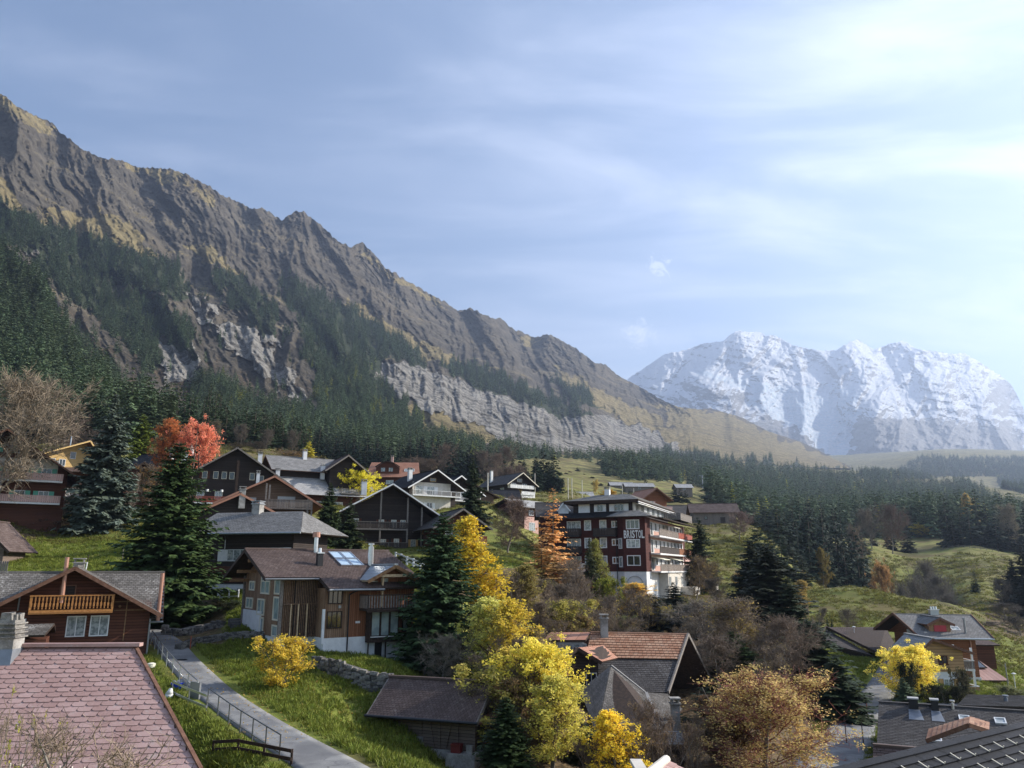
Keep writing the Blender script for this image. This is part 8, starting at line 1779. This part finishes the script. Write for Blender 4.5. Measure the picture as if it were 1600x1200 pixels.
b.hexa([-s_-Vector((0, 0, .3)), d_*L_h-s_-Vector((0, 0, .3)), d_*L_h+s_-Vector((0, 0, .3)), s_-Vector((0, 0, .3)), -s_+Vector((0, 0, 1.7)), d_*L_h-s_+Vector((0, 0, 1.7)), d_*L_h+s_+Vector((0, 0, 1.7)), s_+Vector((0, 0, 1.7))]); b.build('hedge_core', 'bark', e_h)

dl_ = hf*np.clip(ag, .02, None)*sstep(.05, .3, fbm(gp/40, gq/20, 3)); pts, r_, ij = scatter(Pg, dl_, 260, 17); h = 13+9*r_.rand(len(pts)); pts[:, 2] -= 1
forest('autumn_larches', pts, h, h*1.0).color = (3.6, 2.5, .7, 1)
dl_ = (fo*1.)*sstep(.1, .3, fbm(UU/30, PYm/30, 3))*(PYm > 560); pts, r_, ij = scatter(Pm, dl_, 130, 18); h = 12+8*r_.rand(len(pts))
forest('autumn_larches', pts, h, h*1.1).color = (2.6, 2.0, .8, 1)
# ---------------------------------------------------------------- grass blades and fallen leaves on the near lawns
m_foliage('grass_blade', (.55, .62, .45), (1.35, 1.25, 1.0), .3)
GC = bpy.data.collections.new('grass_kinds'); TU = []
for k in range(4):
    r = np.random.RandomState(300+k); n = 16; a = r.rand(n)*6.28; rr_ = r.rand(n)*.16; c = np.stack([np.cos(a)*rr_, np.sin(a)*rr_, -.02+0*a], -1); h_ = (.07+.12*r.rand(n)); ln_ = r.randn(n, 2)*.05; s_ = np.stack([np.cos(a+1.5), np.sin(a+1.5), 0*a], -1)*.014
    tip = c+np.concatenate([ln_, h_[:, None]], 1); V = np.stack([c-s_, c+s_, tip+s_*.3, tip-s_*.3], 1)
    me = tri_mesh('grass_tuft', V.reshape(-1, 3), np.arange(n*4).reshape(n, 4), r.rand(n), 'grass_blade'); o = bpy.data.objects.new('grass_tuft', me); o.color = ((.15, .175, .035, 1), (.19, .19, .05, 1), (.11, .14, .028, 1), (.26, .235, .09, 1))[k]; GC.objects.link(o); TU.append(o)
gm = ((YY > 24) & (YY < 105) & (gp > -40) & (gp < 1640) & (litter < .3))*1.0
ar = np.abs(np.gradient(XX, axis=1)*np.gradient(YY, axis=0)); wgt = gm*ar*np.clip(1.25-YY/95, .12, 1)*(.35+sstep(-.3, .35, fbm(XX/2.6, YY/2.6, 3)))
pts, r_, ij = scatter(Pg, wgt, 62000, 9)
pp = np.array([[c_[0], c_[1]] for c_ in pathc]+[[c_[0], c_[1]] for c_ in roadc]); keep = np.ones(len(pts), bool)
for i in range(0, len(pts), 4000):
    d_ = ((pts[i:i+4000, None, :2]-pp[None])**2).sum(-1).min(1); keep[i:i+4000] = d_ > 1.75**2
pts = pts[keep]; pts[:, 2] = gz(pts[:, 0], pts[:, 1]); k_ = .8+1.1*np.random.RandomState(3).rand(len(pts))
sv_ = FC; FC = GC; go_ = forest('grass', pts, k_, k_*1.5); go_.color = (.185, .22, .045, 1); FC = sv_
gm2 = ((YY > 100) & (YY < 340) & (gp > -40) & (gp < 1640))*np.clip(ag, .02, None)*sstep(-.35, .35, fbm(XX/9, YY/9, 4)); pts, r_, ij = scatter(Pg, gm2, 26000, 12); pts[:, 2] = gz(pts[:, 0], pts[:, 1])
k_ = (1.6+2.6*r_.rand(len(pts)))*np.clip(pts[:, 1]/200, .6, 1.5); FC = GC; forest('meadow_grass', pts, k_*.8, k_*2.2).color = (.18, .175, .055, 1); FC = sv_
bl = []
r = np.random.RandomState(77)
for (px, py, Y, n, rad) in ((455, 1085, 40, 900, 3.4), (500, 1120, 38, 350, 5), (170, 830, 92, 500, 9), (1405, 1070, 66, 500, 3.5), (700, 1195, 39, 300, 3), (300, 1052, 43, 160, 2.2), (420, 1150, 34, 160, 2.5), (255, 1000, 51, 200, 2), (1345, 1110, 60, 200, 3)):
    c = g3(px, py, Y); q = np.stack([c.x+r.randn(n)*rad*.6, c.y+r.randn(n)*rad*.6], -1); zq_ = gz(q[:, 0], q[:, 1])+.05; bl.append(np.stack([q[:, 0], q[:, 1], zq_], -1))
c = np.concatenate(bl); n = len(c); a = r.randn(n, 3); a[:, 2] *= .3; a /= np.linalg.norm(a, axis=1, keepdims=True); b_ = np.cross(a, [0, 0, 1.]); b_ /= np.linalg.norm(b_, axis=1, keepdims=True)+1e-9; sz = (.05+.05*r.rand(n, 1))
V = np.stack([c-a*sz, c-b_*sz*.6, c+a*sz, c+b_*sz*.6], 1); o = link('fallen_leaves', tri_mesh('fallen_leaves', V.reshape(-1, 3), np.arange(n*4).reshape(n, 4), r.rand(n), 'leaf'), kind='stuff'); o.color = (.62, .42, .14, 1)
# groups of a few look-alikes: say which one by its place in the row
ORD = 'first second third fourth fifth sixth seventh eighth ninth tenth eleventh twelfth thirteenth'.split()
byg = {}
for o in col.objects:
    if o.parent is None and o.get('group') and o.get('label'): byg.setdefault((o['group'], o['label']), []).append(o)
for (g_, l_), os_ in byg.items():
    if 2 <= len(os_) <= 13:
        os_.sort(key=lambda o: o.location.x/o.location.y)
        for i_, o in enumerate(os_):
            w_ = l_.split(); sfx = 'leftmost' if i_ == 0 else ('rightmost' if i_ == len(os_)-1 else ORD[i_]+' from the left')
            if len(w_)+1+len(sfx.split()) > 16: w_ = w_[:15-len(sfx.split())]
            o['label'] = ' '.join(w_)+', '+sfx
